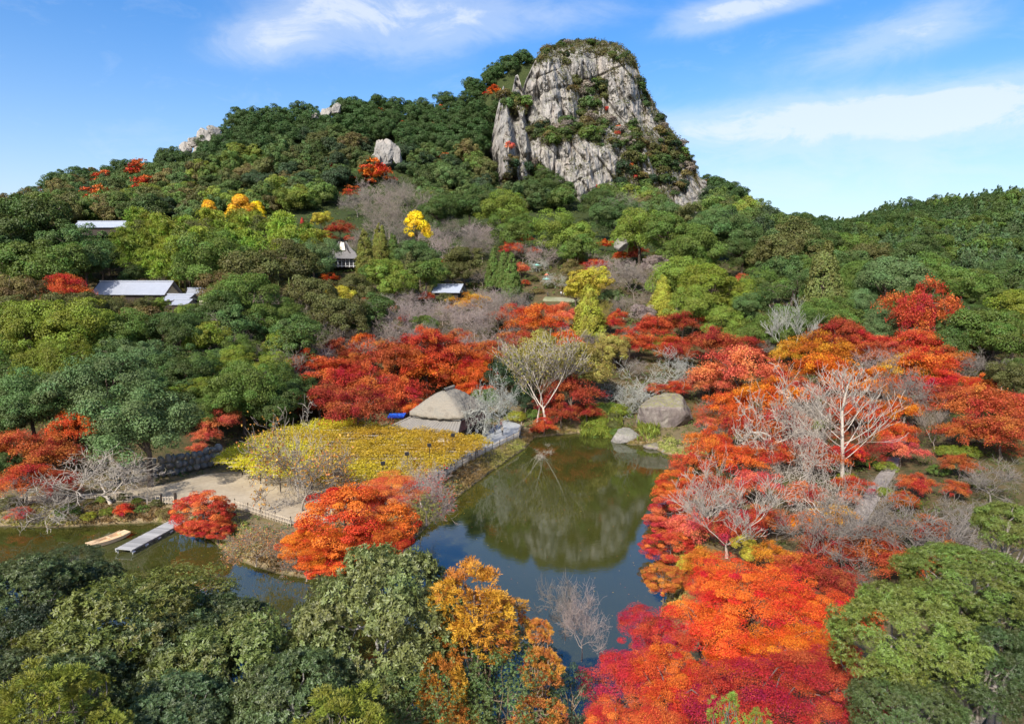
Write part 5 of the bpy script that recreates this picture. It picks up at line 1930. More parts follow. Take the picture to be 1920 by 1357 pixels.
for px, py, w_, y, lab in [(935, 1300, 300, 41, 'dark thicket on the near bank behind the golden cypress boughs'), (760, 1330, 260, 41, 'dark thicket on the near bank under the glossy laurel'), (560, 1270, 240, 42, 'dark thicket on the near bank between two laurels')]:
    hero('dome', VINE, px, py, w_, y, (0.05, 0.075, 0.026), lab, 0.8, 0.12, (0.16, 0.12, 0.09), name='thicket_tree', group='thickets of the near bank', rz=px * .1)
# the flame maple group at the near shore
for k, (px, py, w_, y, c, lab, asp, pr) in enumerate([
        (1410, 1110, 260, 42, (0.64, 0.058, 0.022), 'flame red maple, the top crown of the near group', 0.6, 0), (1530, 1150, 220, 41, (0.62, 0.058, 0.022), 'flame red maple beside the green shoot covered tree', 0.6, 0),
        (1330, 1180, 220, 39, (0.64, 0.070, 0.022), 'orange red maple in the middle of the near group', 0.65, 1), (1440, 1225, 230, 37, (0.66, 0.110, 0.018), 'orange maple with dark gaps below the flame red crowns', 0.55, 1),
        (1225, 1200, 170, 38, (0.46, 0.026, 0.056), 'crimson maple at the water edge of the near group', 0.75, 2), (1180, 1280, 190, 35, (0.46, 0.028, 0.052), 'crimson maple lowest by the pond', 0.8, 2),
        (1270, 1290, 220, 33, (0.62, 0.070, 0.024), 'orange red maple between two crimson crowns', 0.7, 0), (1400, 1320, 280, 31, (0.40, 0.022, 0.046), 'dark crimson maple at the bottom edge', 0.6, 2),
        (1580, 1300, 240, 32, (0.43, 0.03, 0.03), 'dark crimson maple beneath the pale green tree', 0.7, 1), (1560, 1235, 130, 36, (0.60, 0.12, 0.02), 'amber maple patch between orange and crimson crowns', 0.5, 0),
        (1180, 1355, 200, 29, (0.54, 0.06, 0.03), 'red maple at the bottom edge by the vine', 0.6, 1), (1330, 1105, 120, 43, (0.60, 0.07, 0.03), 'red maple bough reaching over the pond', 0.6, 1)]):
    hero('maple', MAPD[pr], px, py, w_, y, c, lab, asp, 0.2, (0.12, 0.09, 0.08), rz=k * 1.7, group='flame maples at the near shore', limbs=22)
for k, (px, py, w_, y, c, lab, asp) in enumerate([
        (1700, 1200, 280, 30, (0.145, 0.185, 0.030), 'pale green shoot covered tree overlapping the flame maples', 0.85), (1820, 1090, 260, 34, (0.125, 0.165, 0.026), 'green shoot covered tree below the grey twigs', 0.6),
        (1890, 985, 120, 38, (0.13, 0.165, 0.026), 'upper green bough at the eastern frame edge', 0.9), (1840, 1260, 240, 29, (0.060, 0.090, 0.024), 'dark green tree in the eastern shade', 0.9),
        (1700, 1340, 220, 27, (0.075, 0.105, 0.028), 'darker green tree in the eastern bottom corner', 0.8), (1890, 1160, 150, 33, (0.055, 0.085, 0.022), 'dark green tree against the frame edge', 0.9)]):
    hero('dome', NARROW[k % 2], px, py, w_, y, c, lab, asp, 0.2, (0.22, 0.19, 0.16), name='oak_tree', rz=k * 2.1, group='green trees on the near eastern bank')
for px, py, w_, y, lab in [(1362, 1340, 70, 22, 'fresh green conifer tip rising into the frame below the maples'), (1425, 1362, 55, 22, 'smaller fresh green conifer tip beside the first')]:
    hero('cedar', crown_fans(361 + int(px), 26, 8, 22, 0.09, 0.22, 1.4, aspect=0.22), px, py, w_, y, (0.17, 0.27, 0.03), lab, 1.1, 0.1, name='conifer_tip', group='conifer tips')
# maples on the dam and by the dock
hero('maple', MAPR, 660, 985, 240, 63, (0.62, 0.085, 0.024), 'large orange red maple on the dam between the two ponds', 0.8, 0.22, (0.1, 0.08, 0.07), limbs=26)
hero('maple', MAPR, 640, 1040, 170, 60.5, (0.60, 0.09, 0.024), 'orange red lowest boughs of the dam touching the water', 0.45, 0.1, (0.1, 0.08, 0.07), limbs=10, rz=4)
for px, py, w_, y, c, lab in [(1275, 915, 110, 88, (0.52, 0.075, 0.025), 'orange red maple bending over the pond corner'), (1262, 965, 120, 80, (0.50, 0.06, 0.045), 'pinkish red maple overhanging the pond below the orange one'), (1258, 1025, 110, 70, (0.48, 0.055, 0.03), 'red maple over the water above the flame maples'), (1245, 1085, 90, 60, (0.46, 0.12, 0.03), 'rust orange maple at the water above the crimson crown')]:
    hero('maple', MAPR, px, py, w_, y, c, lab, 0.75, 0.1, (0.12, 0.09, 0.08), limbs=10, rz=py)
hero('maple', MAPD[0], 595, 1020, 150, 60, (0.64, 0.12, 0.02), 'orange maple boughs hanging to the water from the dam', 0.75, 0.16, (0.1, 0.08, 0.07), limbs=18)
hero('maple', MAPD[1], 715, 935, 170, 67, (0.60, 0.12, 0.045), 'salmon orange maple top at the fence end', 0.6, 0.16, (0.1, 0.08, 0.07), limbs=18)
hero('maple', MAPD[2], 690, 1015, 180, 61, (0.50, 0.06, 0.022), 'red lower maple boughs on the dam', 0.5, 0.16, (0.1, 0.08, 0.07), limbs=18, rz=2)
hero('maple', MAPR, 383, 962, 116, 76, (0.52, 0.075, 0.035), 'round red maple at the head of the dock', 0.95, 0.14, (0.12, 0.09, 0.08), limbs=18, rz=1)
hero('maple', MAPR, 366, 990, 64, 75, (0.46, 0.055, 0.03), 'red low bough over the dock planks', 0.6, 0.06, (0.12, 0.09, 0.08), limbs=6, rz=3)
hero('maple', MAPR, 408, 993, 70, 74, (0.42, 0.045, 0.028), 'red lower bough beside the round maple at the dock', 0.6, 0.1, (0.12, 0.09, 0.08), limbs=8, rz=1)


def hero_bare(key, i, px, py_top, py_base, w, y, col, label, group=None, rz=0.0, tilt=0.0, name='bare_tree', leafy=None):
    tm, bm_, ht, tips = BARE[key][i]
    a, b = ray(px, py_base)
    x, z = float(a * y), float(CAMZ + b * y)
    z1 = float(at_y(px, py_top, y)[2])
    R = (w / 2) * y / F
    o = empty(name, (x, y, z), rz)
    o.scale = (R, R, (z1 - z) / ht)
    o.rotation_euler = (0, tilt, rz)
    link('trunk', tm, o, color=tuple(c * (1.35 if col == 'w' else 1) for c in COLS[col]))
    link('branches', bm_, o, color=tuple(c * (1.05 if col == 'w' else 0.9) for c in COLS[col]))
    if leafy:
        n, ls, c = leafy
        link('leaves', haze_leaves(tips, 400 + int(px), n, ls), o, color=c)
    tag(o, label, 'tree', group or GROUPS['bare_tree'])
    return o


def ground_hit(px, py, y0=40, y1=330):
    a, b = ray(px, py)
    y = np.linspace(y0, y1, 2400)
    return float(y[np.argmax(ground_z(a * y, y) >= CAMZ + b * y)])


hero_bare('vase', 0, 1022, 640, 797, 190, ground_hit(1022, 797), 'w', 'tall white trunked tree with fan of branches on the far shore', leafy=(2600, 0.05, (0.24, 0.2, 0.05)))
hero_bare('vase', 2, 1008, 655, 792, 120, ground_hit(1008, 792), 'w', 'second white trunk leaning west beside the tall white trunked tree', rz=2, leafy=(1200, 0.05, (0.26, 0.22, 0.05)))
hero_bare('gnarled', 0, 908, 716, 812, 84, 114.5, 'wl', 'white lichened cherry before the teahouse entrance')
hero_bare('bare', 2, 935, 728, 800, 100, 118, 'wl', 'pale cherry boughs between teahouse and walkway', rz=1.3)
hero_bare('straight', 0, 1580, 690, 910, 190, ground_hit(1580, 905), 'w', 'straight white trunked tree with ladder of branches beside the gravel path')
for px, pt, pb, w_, i_, lab in [(1435, 725, 885, 150, 0, 'white cherry with drooping twisted boughs nearest the boulder side'), (1510, 722, 870, 150, 3, 'white twisted cherry crowding the straight tree from the west'), (1485, 800, 925, 140, 2, 'white cherry low among green bushes below the twisted pair'), (1545, 895, 1000, 150, 0, 'white many branched cherry by the lower path'), (1610, 905, 1010, 130, 1, 'white branched cherry at the bend of the path'), (1330, 880, 1000, 150, 3, 'pale cherry on the bank reaching over the pond maples'), (1690, 700, 815, 150, 2, 'grey cherry behind the orange maples of the path top')]:
    hero_bare('gnarled' if i_ != 3 else 'bare', i_, px, pt, pb, w_, ground_hit(px, pb), 'w' if px < 1650 else 'wg', lab, rz=px * .1)
hero_bare('vase', 1, 1362, 905, 1050, 200, ground_hit(1355, 1046), 'w', 'white forked tree above the flame maples', rz=0.7)
hero_bare('gnarled', 1, 1455, 790, 905, 170, ground_hit(1455, 890), 'w', 'twisted white cherry with curling boughs left of the straight tree', rz=2.2)
hero_bare('haze', 0, 1700, 945, 1100, 290, ground_hit(1700, 1075), 'wg', 'wide grey tree spreading its twigs over the lower garden', rz=.3)
hero_bare('haze', 1, 1570, 960, 1100, 230, ground_hit(1570, 1075), 'wg', 'grey tree with long pale boughs behind the flame maples', rz=1.4)
hero_bare('gnarled', 3, 208, 855, 950, 260, ground_hit(212, 945), 'w', 'wide white cherry with low boughs on the western pond bank', leafy=None)
hero_bare('gnarled', 2, 276, 890, 945, 62, ground_hit(276, 945), 'w', 'little white tree at the fence by the dock gate', rz=.5)
hero_bare('bare', 1, 75, 905, 985, 170, ground_hit(80, 975), 'wg', 'grey bare tree drooping over the western water edge', rz=.9)
hero_bare('bare', 2, 566, 815, 965, 200, ground_hit(566, 958), 'wb', 'old persimmon like tree with brown trunk and scattered orange leaves on the sandy path', leafy=(1500, 0.05, (0.42, 0.19, 0.05)))
hero_bare('gnarled', 0, 560, 800, 930, 120, ground_hit(566, 950) + 1, 'w', 'white topped boughs over the wisteria beside the sandy path', rz=1.9)
hero_bare('haze', 2, 800, 890, 985, 130, 74, 'wp', 'brown twiggy bush on the dam with crimson leaves', leafy=(500, 0.06, (0.36, 0.03, 0.03)))
hero_bare('bare', 3, 790, 870, 950, 80, 82, 'w', 'white bare sapling at the fence end', rz=2.6)
hero_bare('haze', 1, 480, 1000, 1062, 150, 65, 'wb', 'brown dry shrub hanging over the water below the fence', leafy=(1800, 0.055, (0.36, 0.15, 0.06)))
hero_bare('bare', 4, 575, 1030, 1090, 120, 61, 'wb', 'bare twigs reaching from the dam toward the water', rz=1.1, leafy=(300, 0.05, (0.5, 0.12, 0.04)))
hero_bare('bare', 0, 1060, 1090, 1200, 100, 40, 'wg', 'thin grey tree standing in front of the open water', rz=.2)
hero_bare('haze', 2, 1090, 1125, 1240, 120, 38, 'wp', 'pinkish grey twig bush at the near water edge', rz=2.2)
hero_bare('gnarled', 1, 1015, 838, 858, 46, at_z(1015, 855, 0.3)[1], 'w', 'fallen white branch lying over the pond corner', rz=2.5, name='fallen_branch')

# ---------------------------------------------------------------- evergreens added out of view on the near bank to shade the western corner
for k, (x, y, R, h) in enumerate([(-47, 24, 7.5, 21), (-52, 38, 7, 19), (-60, 28, 8, 20), (-44, 8, 7, 20)]):
    g = 4.0
    o = empty('evergreen_tree', (x, y, g))
    cm, tm, zc = PROTO['big'][k % 4]
    cr = link('crown', cm, o, (0, 0, h - g), COLS['g'])
    cr.scale = (R, R, R * 0.9)
    t_ = link('trunk', tm, o, (0, 0, h - g), (0.11, 0.085, 0.065))
    t_.scale = (R, R, (h - g) / zc)
    tag(o, 'tall unseen evergreen added on the near bank to shade the western corner', 'tree', 'unseen shade evergreens of the near bank')

# ---------------------------------------------------------------- undergrowth: low leaf clumps over the garden floor
rng = np.random.default_rng(61)
P_ = []
for n_, y0, y1 in ((2600, 62, 140), (3600, 140, 300), (2400, 300, 470), (900, 18, 62)):
    yy = rng.uniform(y0, y1, n_ * 2)
    tt = rng.uniform(-0.95, 0.95, n_ * 2)
    P_.append(np.stack([tt * yy, yy], -1))
P_ = np.concatenate(P_)
zz = ground_z(P_[:, 0], P_[:, 1])
dpnd = dist_poly(P_[:, 0], P_[:, 1], POND)
keep = (dpnd > 0.9) & (zz > 0.4)
for nm_ in ('path', 'path.001', 'walkway', 'terrace', 'lawn', 'lawn.001'):
    ob = bpy.data.objects[nm_]
    co = np.array([v.co[:] for v in ob.data.vertices])
    if nm_ in ('path', 'walkway'):
        keep &= dist_poly(P_[:, 0], P_[:, 1], at_z(*np.array(PATH_PX if nm_ == 'path' else WALK_PX, float).T, 1.5)[:, :2]) > 1.0
    else:
        d2 = ((P_[:, None, :] - co[None, ::3, :2]) ** 2).sum(-1).min(1)
        keep &= d2 > (2.2 if 'path' in nm_ else 3.0)
WIST_PX = [(392, 862), (430, 838), (470, 820), (540, 798), (600, 788), (660, 786), (725, 797), (790, 803), (850, 812), (900, 816), (920, 826), (905, 836), (850, 862), (800, 888), (770, 898), (700, 905), (640, 905), (560, 896), (500, 888), (440, 876)]
WIST = at_z(*np.array(WIST_PX, float).T, 4.2)[:, :2]
keep &= dist_poly(P_[:, 0], P_[:, 1], WIST) > 0.5
keep &= np.hypot(P_[:, 0] + 12.5, P_[:, 1] - 121.5) > 11
P_, zz = P_[keep], zz[keep]
n = len(P_)
L = 18
rr = rng.uniform(0.35, 0.95, n) * np.clip(P_[:, 1] / 110, 0.6, 2.4)
d = sph(n * L, rng).reshape(n, L, 3)
d[..., 2] = np.abs(d[..., 2])
Q = np.column_stack([P_, zz])[:, None] + d * rr[:, None, None] * np.array([1, 1, 0.75])
V, Fc = leaves(Q.reshape(-1, 3), (d + np.array([0, 0, .4]) + rng.normal(size=d.shape) * .4).reshape(-1, 3), np.repeat(rr * 0.42, L) * rng.uniform(.6, 1.3, n * L), 0.7, rng=rng)
vv = rng.random(n * L)
kind(link('undergrowth', mesh('undergrowth', V, Fc, leaf_mat('undergrowth_leaf', 0.25, 0.0, 0.5, 0.08, 0.6), {'v': np.repeat(vv, 4), 'c': np.repeat(np.repeat(rng.random(n), L), 4)}), color=(0.082, 0.105, 0.028)), 'stuff')

# dry grass and weeds of the banks
edge = []
for (x0, y0), (x1, y1) in zip(POND, np.roll(POND, -1, 0)):
    ln = math.hypot(x1 - x0, y1 - y0)
    if max(y0, y1) < 58:
        continue
    m = int(ln * 26)
    s = rng.random(m)
    nx, ny = (y1 - y0) / ln, -(x1 - x0) / ln
    off = rng.gamma(1.6, 0.9, m)
    for sg in (1, -1):
        c_ = np.stack([x0 + (x1 - x0) * s + nx * off * sg, y0 + (y1 - y0) * s + ny * off * sg], -1)
        edge.append(c_)
E = np.concatenate(edge)
de = dist_poly(E[:, 0], E[:, 1], POND)
ok = (de > 0.05) & (de < 4.2)
ok &= dist_poly(E[:, 0], E[:, 1], at_z(*np.array(PATH_PX, float).T, 1.5)[:, :2]) > 0.2
ok &= dist_poly(E[:, 0], E[:, 1], at_z(*np.array(WALK_PX, float).T, 1.5)[:, :2]) > 0.2
E = E[ok]
n = len(E)
B_ = 7
base = np.repeat(np.column_stack([E, ground_z(E[:, 0], E[:, 1])]), B_, 0)
T = norm(rng.normal(size=(n * B_, 3)) * np.array([.6, .6, .2]) + np.array([0, 0, .8]))
sz = rng.uniform(.2, .55, n * B_)
P = base + rng.normal(size=base.shape) * np.array([.2, .2, .02]) + T * (sz * .4)[:, None]
V, Fc = leaves(P, rng.normal(size=P.shape) + np.array([0, -.6, .4]), sz, 0.28, T=T, rng=rng)
patch = fbm(np.column_stack([E * 0.12, np.zeros(n)]), 2)
kind(link('bank_grass', mesh('bank_grass', V, Fc, leaf_mat('bank_grass_blade', 0.3, 0, 0.5, 0.10, 0.7), {'v': np.repeat(rng.random(n * B_), 4), 'c': np.repeat(np.repeat(np.clip((patch - .3) * 2.4, 0, 1), B_), 4)}), color=(0.25, 0.215, 0.07)), 'stuff')
# reeds on the far shore
rp = np.column_stack([rng.uniform(1090, 1165, 900), rng.uniform(797, 815, 900)])
rp = np.vstack([rp, np.column_stack([rng.uniform(1196, 1236, 500), rng.uniform(800, 828, 500)])])
W_ = at_z(rp[:, 0], rp[:, 1], 0.5)
W_[:, 2] = np.maximum(ground_z(W_[:, 0], W_[:, 1]), 0.0)
T = norm(rng.normal(size=W_.shape) * np.array([.28, .28, 0]) + [0, 0, 1])
sz = rng.uniform(0.9, 1.9, len(W_))
V, Fc = leaves(W_ + T * sz[:, None] * .45, rng.normal(size=W_.shape) + [0, -1, .2], sz, 0.10, T=T, rng=rng)
kind(link('reeds', mesh('reeds', V, Fc, M['leaf'], {'v': np.repeat(rng.random(len(W_)), 4), 'c': np.repeat(rng.random(len(W_)), 4)}), color=(0.19, 0.225, 0.035)), 'stuff')

# fallen leaves drifting on the pond
rng = np.random.default_rng(19)
fl = at_z(rng.uniform(0, 1290, 2600), 830 + 330 * rng.random(2600) ** 1.4, 0.012)
dd = dist_poly(fl[:, 0], fl[:, 1], POND)
fl = fl[(dd < -.1) & (rng.random(len(fl)) < np.exp(dd / 4.0) * .9 + .10)]
V, Fc = leaves(fl, rng.normal(size=fl.shape) * .05 + [0, 0, 1], rng.uniform(.06, .16, len(fl)), .7, .02, rng=rng)
kind(link('floating_leaves', mesh('floating_leaves', V, Fc, leaf_mat('fallen_leaf', .1, .03, .4, .12, .8), {'v': np.repeat(rng.random(len(fl)), 4), 'c': np.repeat(rng.random(len(fl)), 4)}), color=(0.40, 0.16, 0.05)), 'stuff')

# ---------------------------------------------------------------- rocks
def rock_mesh(seed, sub=4, cuts=9, rough=0.16, flat_bottom=True):
    import bmesh
    r_ = np.random.default_rng(seed)
    bm = bmesh.new()
    bmesh.ops.create_icosphere(bm, subdivisions=sub, radius=1.0)
    V = np.array([v.co[:] for v in bm.verts])
    Fc = np.array([[v.index for v in f.verts] for f in bm.faces])
    bm.free()
    for _ in range(cuts):
        nrm = r_.normal(size=3)
        nrm /= np.linalg.norm(nrm)
        dd = r_.uniform(0.5, 0.85)
        h = V @ nrm - dd
        V = V - np.clip(h, 0, None)[:, None] * nrm * 0.9
    V *= (1 + rough * (fbm(V * 2.2 + seed, 4) - 0.5) + rough * 0.5 * (fbm(V * 6 + seed, 3, .5, True) - .5))[:, None]
    return V, Fc


def rock(px, py, w, h, y, label, seed, mat='boulder', name='boulder', cat='boulder', depth=0.8, rz=0.0, group=None):
    V, Fc = rock_mesh(seed, 4, 14, .5) if name == 'rock_outcrop' else rock_mesh(seed)
    p = at_y(px, py, y)
    o = link(name, mesh(name, V, Fc, M[mat], smooth=False), None, p)
    o.scale = (w / 2 * y / F, w / 2 * y / F * depth, h / 2 * y / F)
    o.rotation_euler = (0, 0, rz)
    return tag(o, label, cat, group)


rock(1244, 778, 116, 92, 130, 'huge purplish boulder on the pond head', 503, rz=0.5)
rock(1174, 821, 62, 40, 124, 'flat topped grey boulder standing in the water', 504, 'grey_stone')
rock(1256, 846, 34, 24, 116, 'small mossy boulder at the water edge under the maples', 505, 'grey_stone')
rock(1228, 836, 44, 16, 119, 'low brown shore rock between two boulders', 506, 'boulder')
rock(1164, 458, 26, 26, 262, 'pale rounded boulder above the orange maple', 507, 'grey_stone')
for k, (px, py, w_, h_) in enumerate([(702, 300, 26, 36), (713, 287, 28, 46), (729, 284, 28, 44), (743, 292, 22, 40), (722, 306, 36, 26)]):
    rock(px, py, w_, h_, 424 + k, 'pale rock of the outcrop on the wooded slope left of the cliff', 511 + k, 'cliff', 'rock_outcrop', 'rock', group='rocks of the pale slope outcrop')
for k, (px, py, w_, h_) in enumerate([(348, 280, 30, 24), (366, 268, 28, 26), (385, 258, 30, 32), (400, 246, 26, 24), (412, 262, 26, 28), (376, 282, 32, 18)]):
    rock(px, py, w_, h_, 462, 'grey rock of the outcrop on the western ridge line', 520 + k, 'cliff', 'rock_outcrop', 'rock', group='rocks of the western ridge outcrop')
for k, (px, py, w_, h_) in enumerate([(592, 222, 26, 20), (612, 214, 26, 26), (630, 204, 20, 24)]):
    rock(px, py, w_, h_, 478, 'grey rock of the small outcrop on the middle ridge', 530 + k, 'cliff', 'rock_outcrop', 'rock', group='rocks of the middle ridge outcrop')
rock(82, 380, 20, 14, 420, 'small pale rock at the western foot of the ridge', 535, 'cliff', 'rock_outcrop', 'rock', group='rock outcrops on the mountain')
rock(1000, 372, 16, 34, 418, 'narrow pale rock under the cliff trees', 536, 'cliff', 'rock_outcrop', 'rock', group='rock outcrops on the mountain')

# dry stone wall along the path: every stone its own part
sw = empty('stone_wall', at_z(300, 905, 1.5))
tag(sw, 'rough stone retaining wall behind the sandy path under the evergreens', 'wall')
STV = [rock_mesh(540 + k, 2, 7, 0.14) for k in range(4)]
STM = [mesh('stone', v, f, M['grey_stone']) for v, f in STV]
line = at_z(np.array([195, 240, 290, 330, 370, 408]), np.array([917, 906, 898, 890, 882, 872]), 1.5)
tot = np.concatenate([[0], np.cumsum(np.linalg.norm(np.diff(line, axis=0), axis=1))])
rng = np.random.default_rng(88)
k = 0
for row, (zr, sz_) in enumerate([(0.5, 1.0), (1.5, 0.95), (2.45, 0.9)]):
    s = rng.uniform(0, 0.6)
    while s < tot[-1]:
        wd = rng.uniform(0.7, 1.5) * sz_
        p = np.array([np.interp(s + wd / 2, tot, line[:, j]) for j in range(3)])
        st = link('stone', STM[k % 4], sw)
        st.location = [p[0] - sw.location.x, p[1] + 0.25 * row - sw.location.y, 1.5 + zr - sw.location.z + rng.uniform(-.12, .12)]
        st.scale = (wd * .62, .6, .62 * rng.uniform(.8, 1.2))
        st.rotation_euler = (rng.uniform(-.3, .3), rng.uniform(-.3, .3), rng.uniform(-.3, .3) + 0.2)
        s += wd
        k += 1

# ---------------------------------------------------------------- wisteria trellis
tr = empty('wisteria_trellis', (float(WIST[:, 0].mean()), float(WIST[:, 1].mean()), 1.5))
tag(tr, 'wide flat wisteria trellis covered with yellow leaves beside the pond', 'trellis')
rng = np.random.default_rng(33)
bx0, by0, bx1, by1 = WIST[:, 0].min(), WIST[:, 1].min(), WIST[:, 0].max(), WIST[:, 1].max()
cand = np.column_stack([rng.uniform(bx0 - .5, bx1 + .5, 26000), rng.uniform(by0 - .5, by1 + .5, 26000)])
dw = dist_poly(cand[:, 0], cand[:, 1], WIST)
dens = fbm(np.column_stack([cand * 0.35, np.zeros(len(cand))]), 3)
wob = 1.6 * (fbm(np.column_stack([cand * 0.5, np.full(len(cand), 4.0)]), 2) - .5)
cand, dens = cand[(dw < wob) & (dens > rng.uniform(0.18, 0.42, len(cand)))], None
n = len(cand)
hump = 1.2 * (fbm(np.column_stack([cand * 0.8, np.full(n, 2.0)]), 3) - .5)
L = 7
P = np.repeat(np.column_stack([cand, 4.1 + hump + rng.normal(size=n) * .16]), L, 0) + rng.normal(size=(n * L, 3)) * np.array([.26, .26, .14])
N = rng.normal(size=P.shape) * .55 + np.array([0, 0, 1.0])
V, Fc = leaves(P, N, rng.uniform(.14, .34, n * L), 0.5, rng=rng)
greenish = np.clip(fbm(np.column_stack([cand * 0.09, np.full(n, 7.0)]), 2) * 1.2 - 0.35 + np.clip((-cand[:, 0] - 26) / 18, 0, .5), 0, 0.8)
lm = leaf_mat('wisteria_leaf', 0.35, 0.02, 0.5, 0.07, 0.7, low=0.4)
link('foliage', mesh('foliage', V - np.array(tr.location[:]), Fc, lm, {'v': np.repeat(rng.random(n * L), 4), 'c': np.repeat(np.repeat(greenish, L), 4)}), tr, color=(0.52, 0.39, 0.024))
post_m = None
pm = MB().bar((0, 0, 0), (0, 0, 2.4), .09, .08, 6)
post_me = mesh('post', np.vstack(pm.V), pm.Fc, M['dark_wood'])
gxs = np.arange(bx0, bx1, 4.2)
gys = np.arange(by0, by1, 4.2)
for x in gxs:
    for y in gys:
        if dist_poly(np.array([x]), np.array([y]), WIST)[0] < -0.4:
            link('post', post_me, tr, (x - tr.location.x, y - tr.location.y, 0))
bm_ = MB()
for a_ in gxs:
    ins = [y for y in np.arange(by0, by1, .5) if inside(np.array([a_]), np.array([y]), WIST)[0]]
    if ins:
        bm_.bar((a_, min(ins), 3.85), (a_, max(ins), 3.85), .06, sides=5)
for b_ in np.arange(by0, by1, 2.1):
    ins = [x for x in np.arange(bx0, bx1, .5) if inside(np.array([x]), np.array([b_]), WIST)[0]]
    if ins:
        bm_.bar((min(ins), b_, 3.95), (max(ins), b_, 3.95), .045, sides=5)
kind(bm_.build('lattice', M['bamboo_pole'], tr, (-tr.location.x, -tr.location.y, -tr.location.z)), 'stuff')
wt = MB()
for (px, py) in ((848, 858), (846, 850)):
    pass
p = at_z(850, 846, 1.5)
t_ = trunk_mesh(np.array([[.8, .4, .4], [-.9, .2, .4], [.2, -.8, .3], [-.3, .8, .4]]), -2.4, 0.42, 5, n=4, fork=.7, sides=8)
link('trunk', t_, tr, (p[0] - tr.location.x, p[1] - tr.location.y, 2.4), (0.2, 0.18, 0.16))
for k, (px, py, lab) in enumerate([(849, 816, 'spotlight on a black pole nearest the teahouse roof'), (805, 835, 'spotlight on a black pole in the middle of the yellow leaves'), (763, 851, 'spotlight on a black pole above the bare white sapling'), (718, 869, 'spotlight on a black pole over the orange maple')]):
    q = at_z(px, py, 5.9)
    o = empty('spotlight', (q[0], q[1], 1.5))
    MB().bar((0, 0, 0), (0, 0, 4.2), .05, .045, 6).build('pole', M['black_metal'], o)
    MB().box((0, 0, 4.45), (.55, .42, .42), 0.3).build('lamp_head', M['black_metal'], o)
    MB().box((0, 0, 0), (.46, .012, .3), 0.3).build('lens', M['black_metal'], o, (0.07, -.222, 4.45))
    tag(o, lab, 'spotlight', 'spotlights over the wisteria')
q = at_z(884.5, 866, 1.5)
o = empty('lamp_post', q)
MB().bar((0, 0, 0), (0, 0, 2.3), .05, .045, 6).build('pole', M['black_metal'], o)
MB().box((0, 0, 2.36), (.3, .3, .16)).build('lamp_head', M['black_metal'], o)
tag(o, 'slim black lamp post at the fence in front of the wisteria', 'lamp post')

# ---------------------------------------------------------------- teahouse
ex, ey = np.array([0.944, -0.33]), np.array([0.33, 0.944])
th = empty('teahouse', (-12.4, 121.3, 1.5), math.atan2(ex[1], ex[0]))
tag(th, 'thatched teahouse with board lower roof beside the wisteria trellis', 'teahouse')
# local axes: x along the front, y to the back
MB().box((-.2, .3, 1.35), (11.2, 12.2, 2.7)).build('wall', M['dark_wood'], th)
for k in range(6):
    MB().box((-5.0 + 2.0 * k, -6.2, 1.35), (.16, .16, 2.7)).build('post', M['bamboo_pole'], th)
for k in range(5):
    MB().box((-4.0 + 2.0 * k, -5.84, 1.3), (1.5, .06, 1.5)).build('window', M['plaster'], th)
for k in range(5):
    MB().box((5.44, -4.6 + 2.2 * k, 1.3), (.06, 1.6, 1.6)).build('shutter', M['dark_wood'], th)
E0, T0 = 2.6, 5.15            # heights of the lower eaves and of the foot of the thatch
eq = [(-7.2, -7.3), (6.0, -7.3), (6.0, 7.3), (-7.2, 7.3)]
cx_, cy_ = 1.0, -0.2
iq = [(cx_ - 4.6, cy_ - 4.5), (cx_ + 4.5, cy_ - 4.5), (cx_ + 4.5, cy_ + 4.9), (cx_ - 4.6, cy_ + 4.9)]


def roof_side(i, j, th_=0.22, z0=E0, z1=4.4):
    return [(*eq[i], z0), (*eq[j], z0), (*iq[j], z1), (*iq[i], z1)]


lower = empty('lower_roof', (0, 0, 0))
lower.parent = th
MB().slab(roof_side(0, 1), .22).build('roof_slope', M['board_roof'], lower)
MB().slab(roof_side(1, 2), .2).build('roof_slope', M['red_roof'], lower)
MB().slab(roof_side(2, 3), .22).build('roof_slope', M['board_roof'], lower)
MB().slab(roof_side(3, 0), .22).build('roof_slope', M['board_roof'], lower)
for i in range(4):
    MB().bar((*eq[i], E0 + .06), (*iq[i], 4.5), .16, .16, 6).build('hip_cap', M['board_roof'], lower)
# boards of the front slope
s0 = np.array(roof_side(0, 1), float)
for k in range(1, 22):
    f = k / 22
    a_, b_ = s0[0] + (s0[1] - s0[0]) * f, s0[3] + (s0[2] - s0[3]) * f
    MB().bar(a_ + [0, 0, .03], b_ + [0, 0, .03], .045, sides=4).build('batten', M['board_roof'], lower)
s1 = np.array(roof_side(1, 2), float)
for k in range(1, 18):
    f = k / 18
    a_, b_ = s1[0] + (s1[1] - s1[0]) * f, s1[3] + (s1[2] - s1[3]) * f
    MB().bar(a_ + [0, 0, .03], b_ + [0, 0, .03], .04, sides=4).build('seam', M['red_roof'], lower)
cap = MB()
for i in range(4):
    a_, b_ = np.array([*iq[i], 4.52]), np.array([*iq[(i + 1) % 4], 4.52])
    cap.bar(a_, b_, .34, .34, 8)
cap.build('ridge_band', M['white'], th)
# thatch: a thick rounded hip roof with a short ridge
nu, nv = 120, 40
ang = np.linspace(0, 2 * math.pi, nu, endpoint=False)


def superr(a, hx, hy, p=5.0):
    c, s = np.abs(np.cos(a)) / hx, np.abs(np.sin(a)) / hy
    return (c ** p + s ** p) ** (-1 / p)


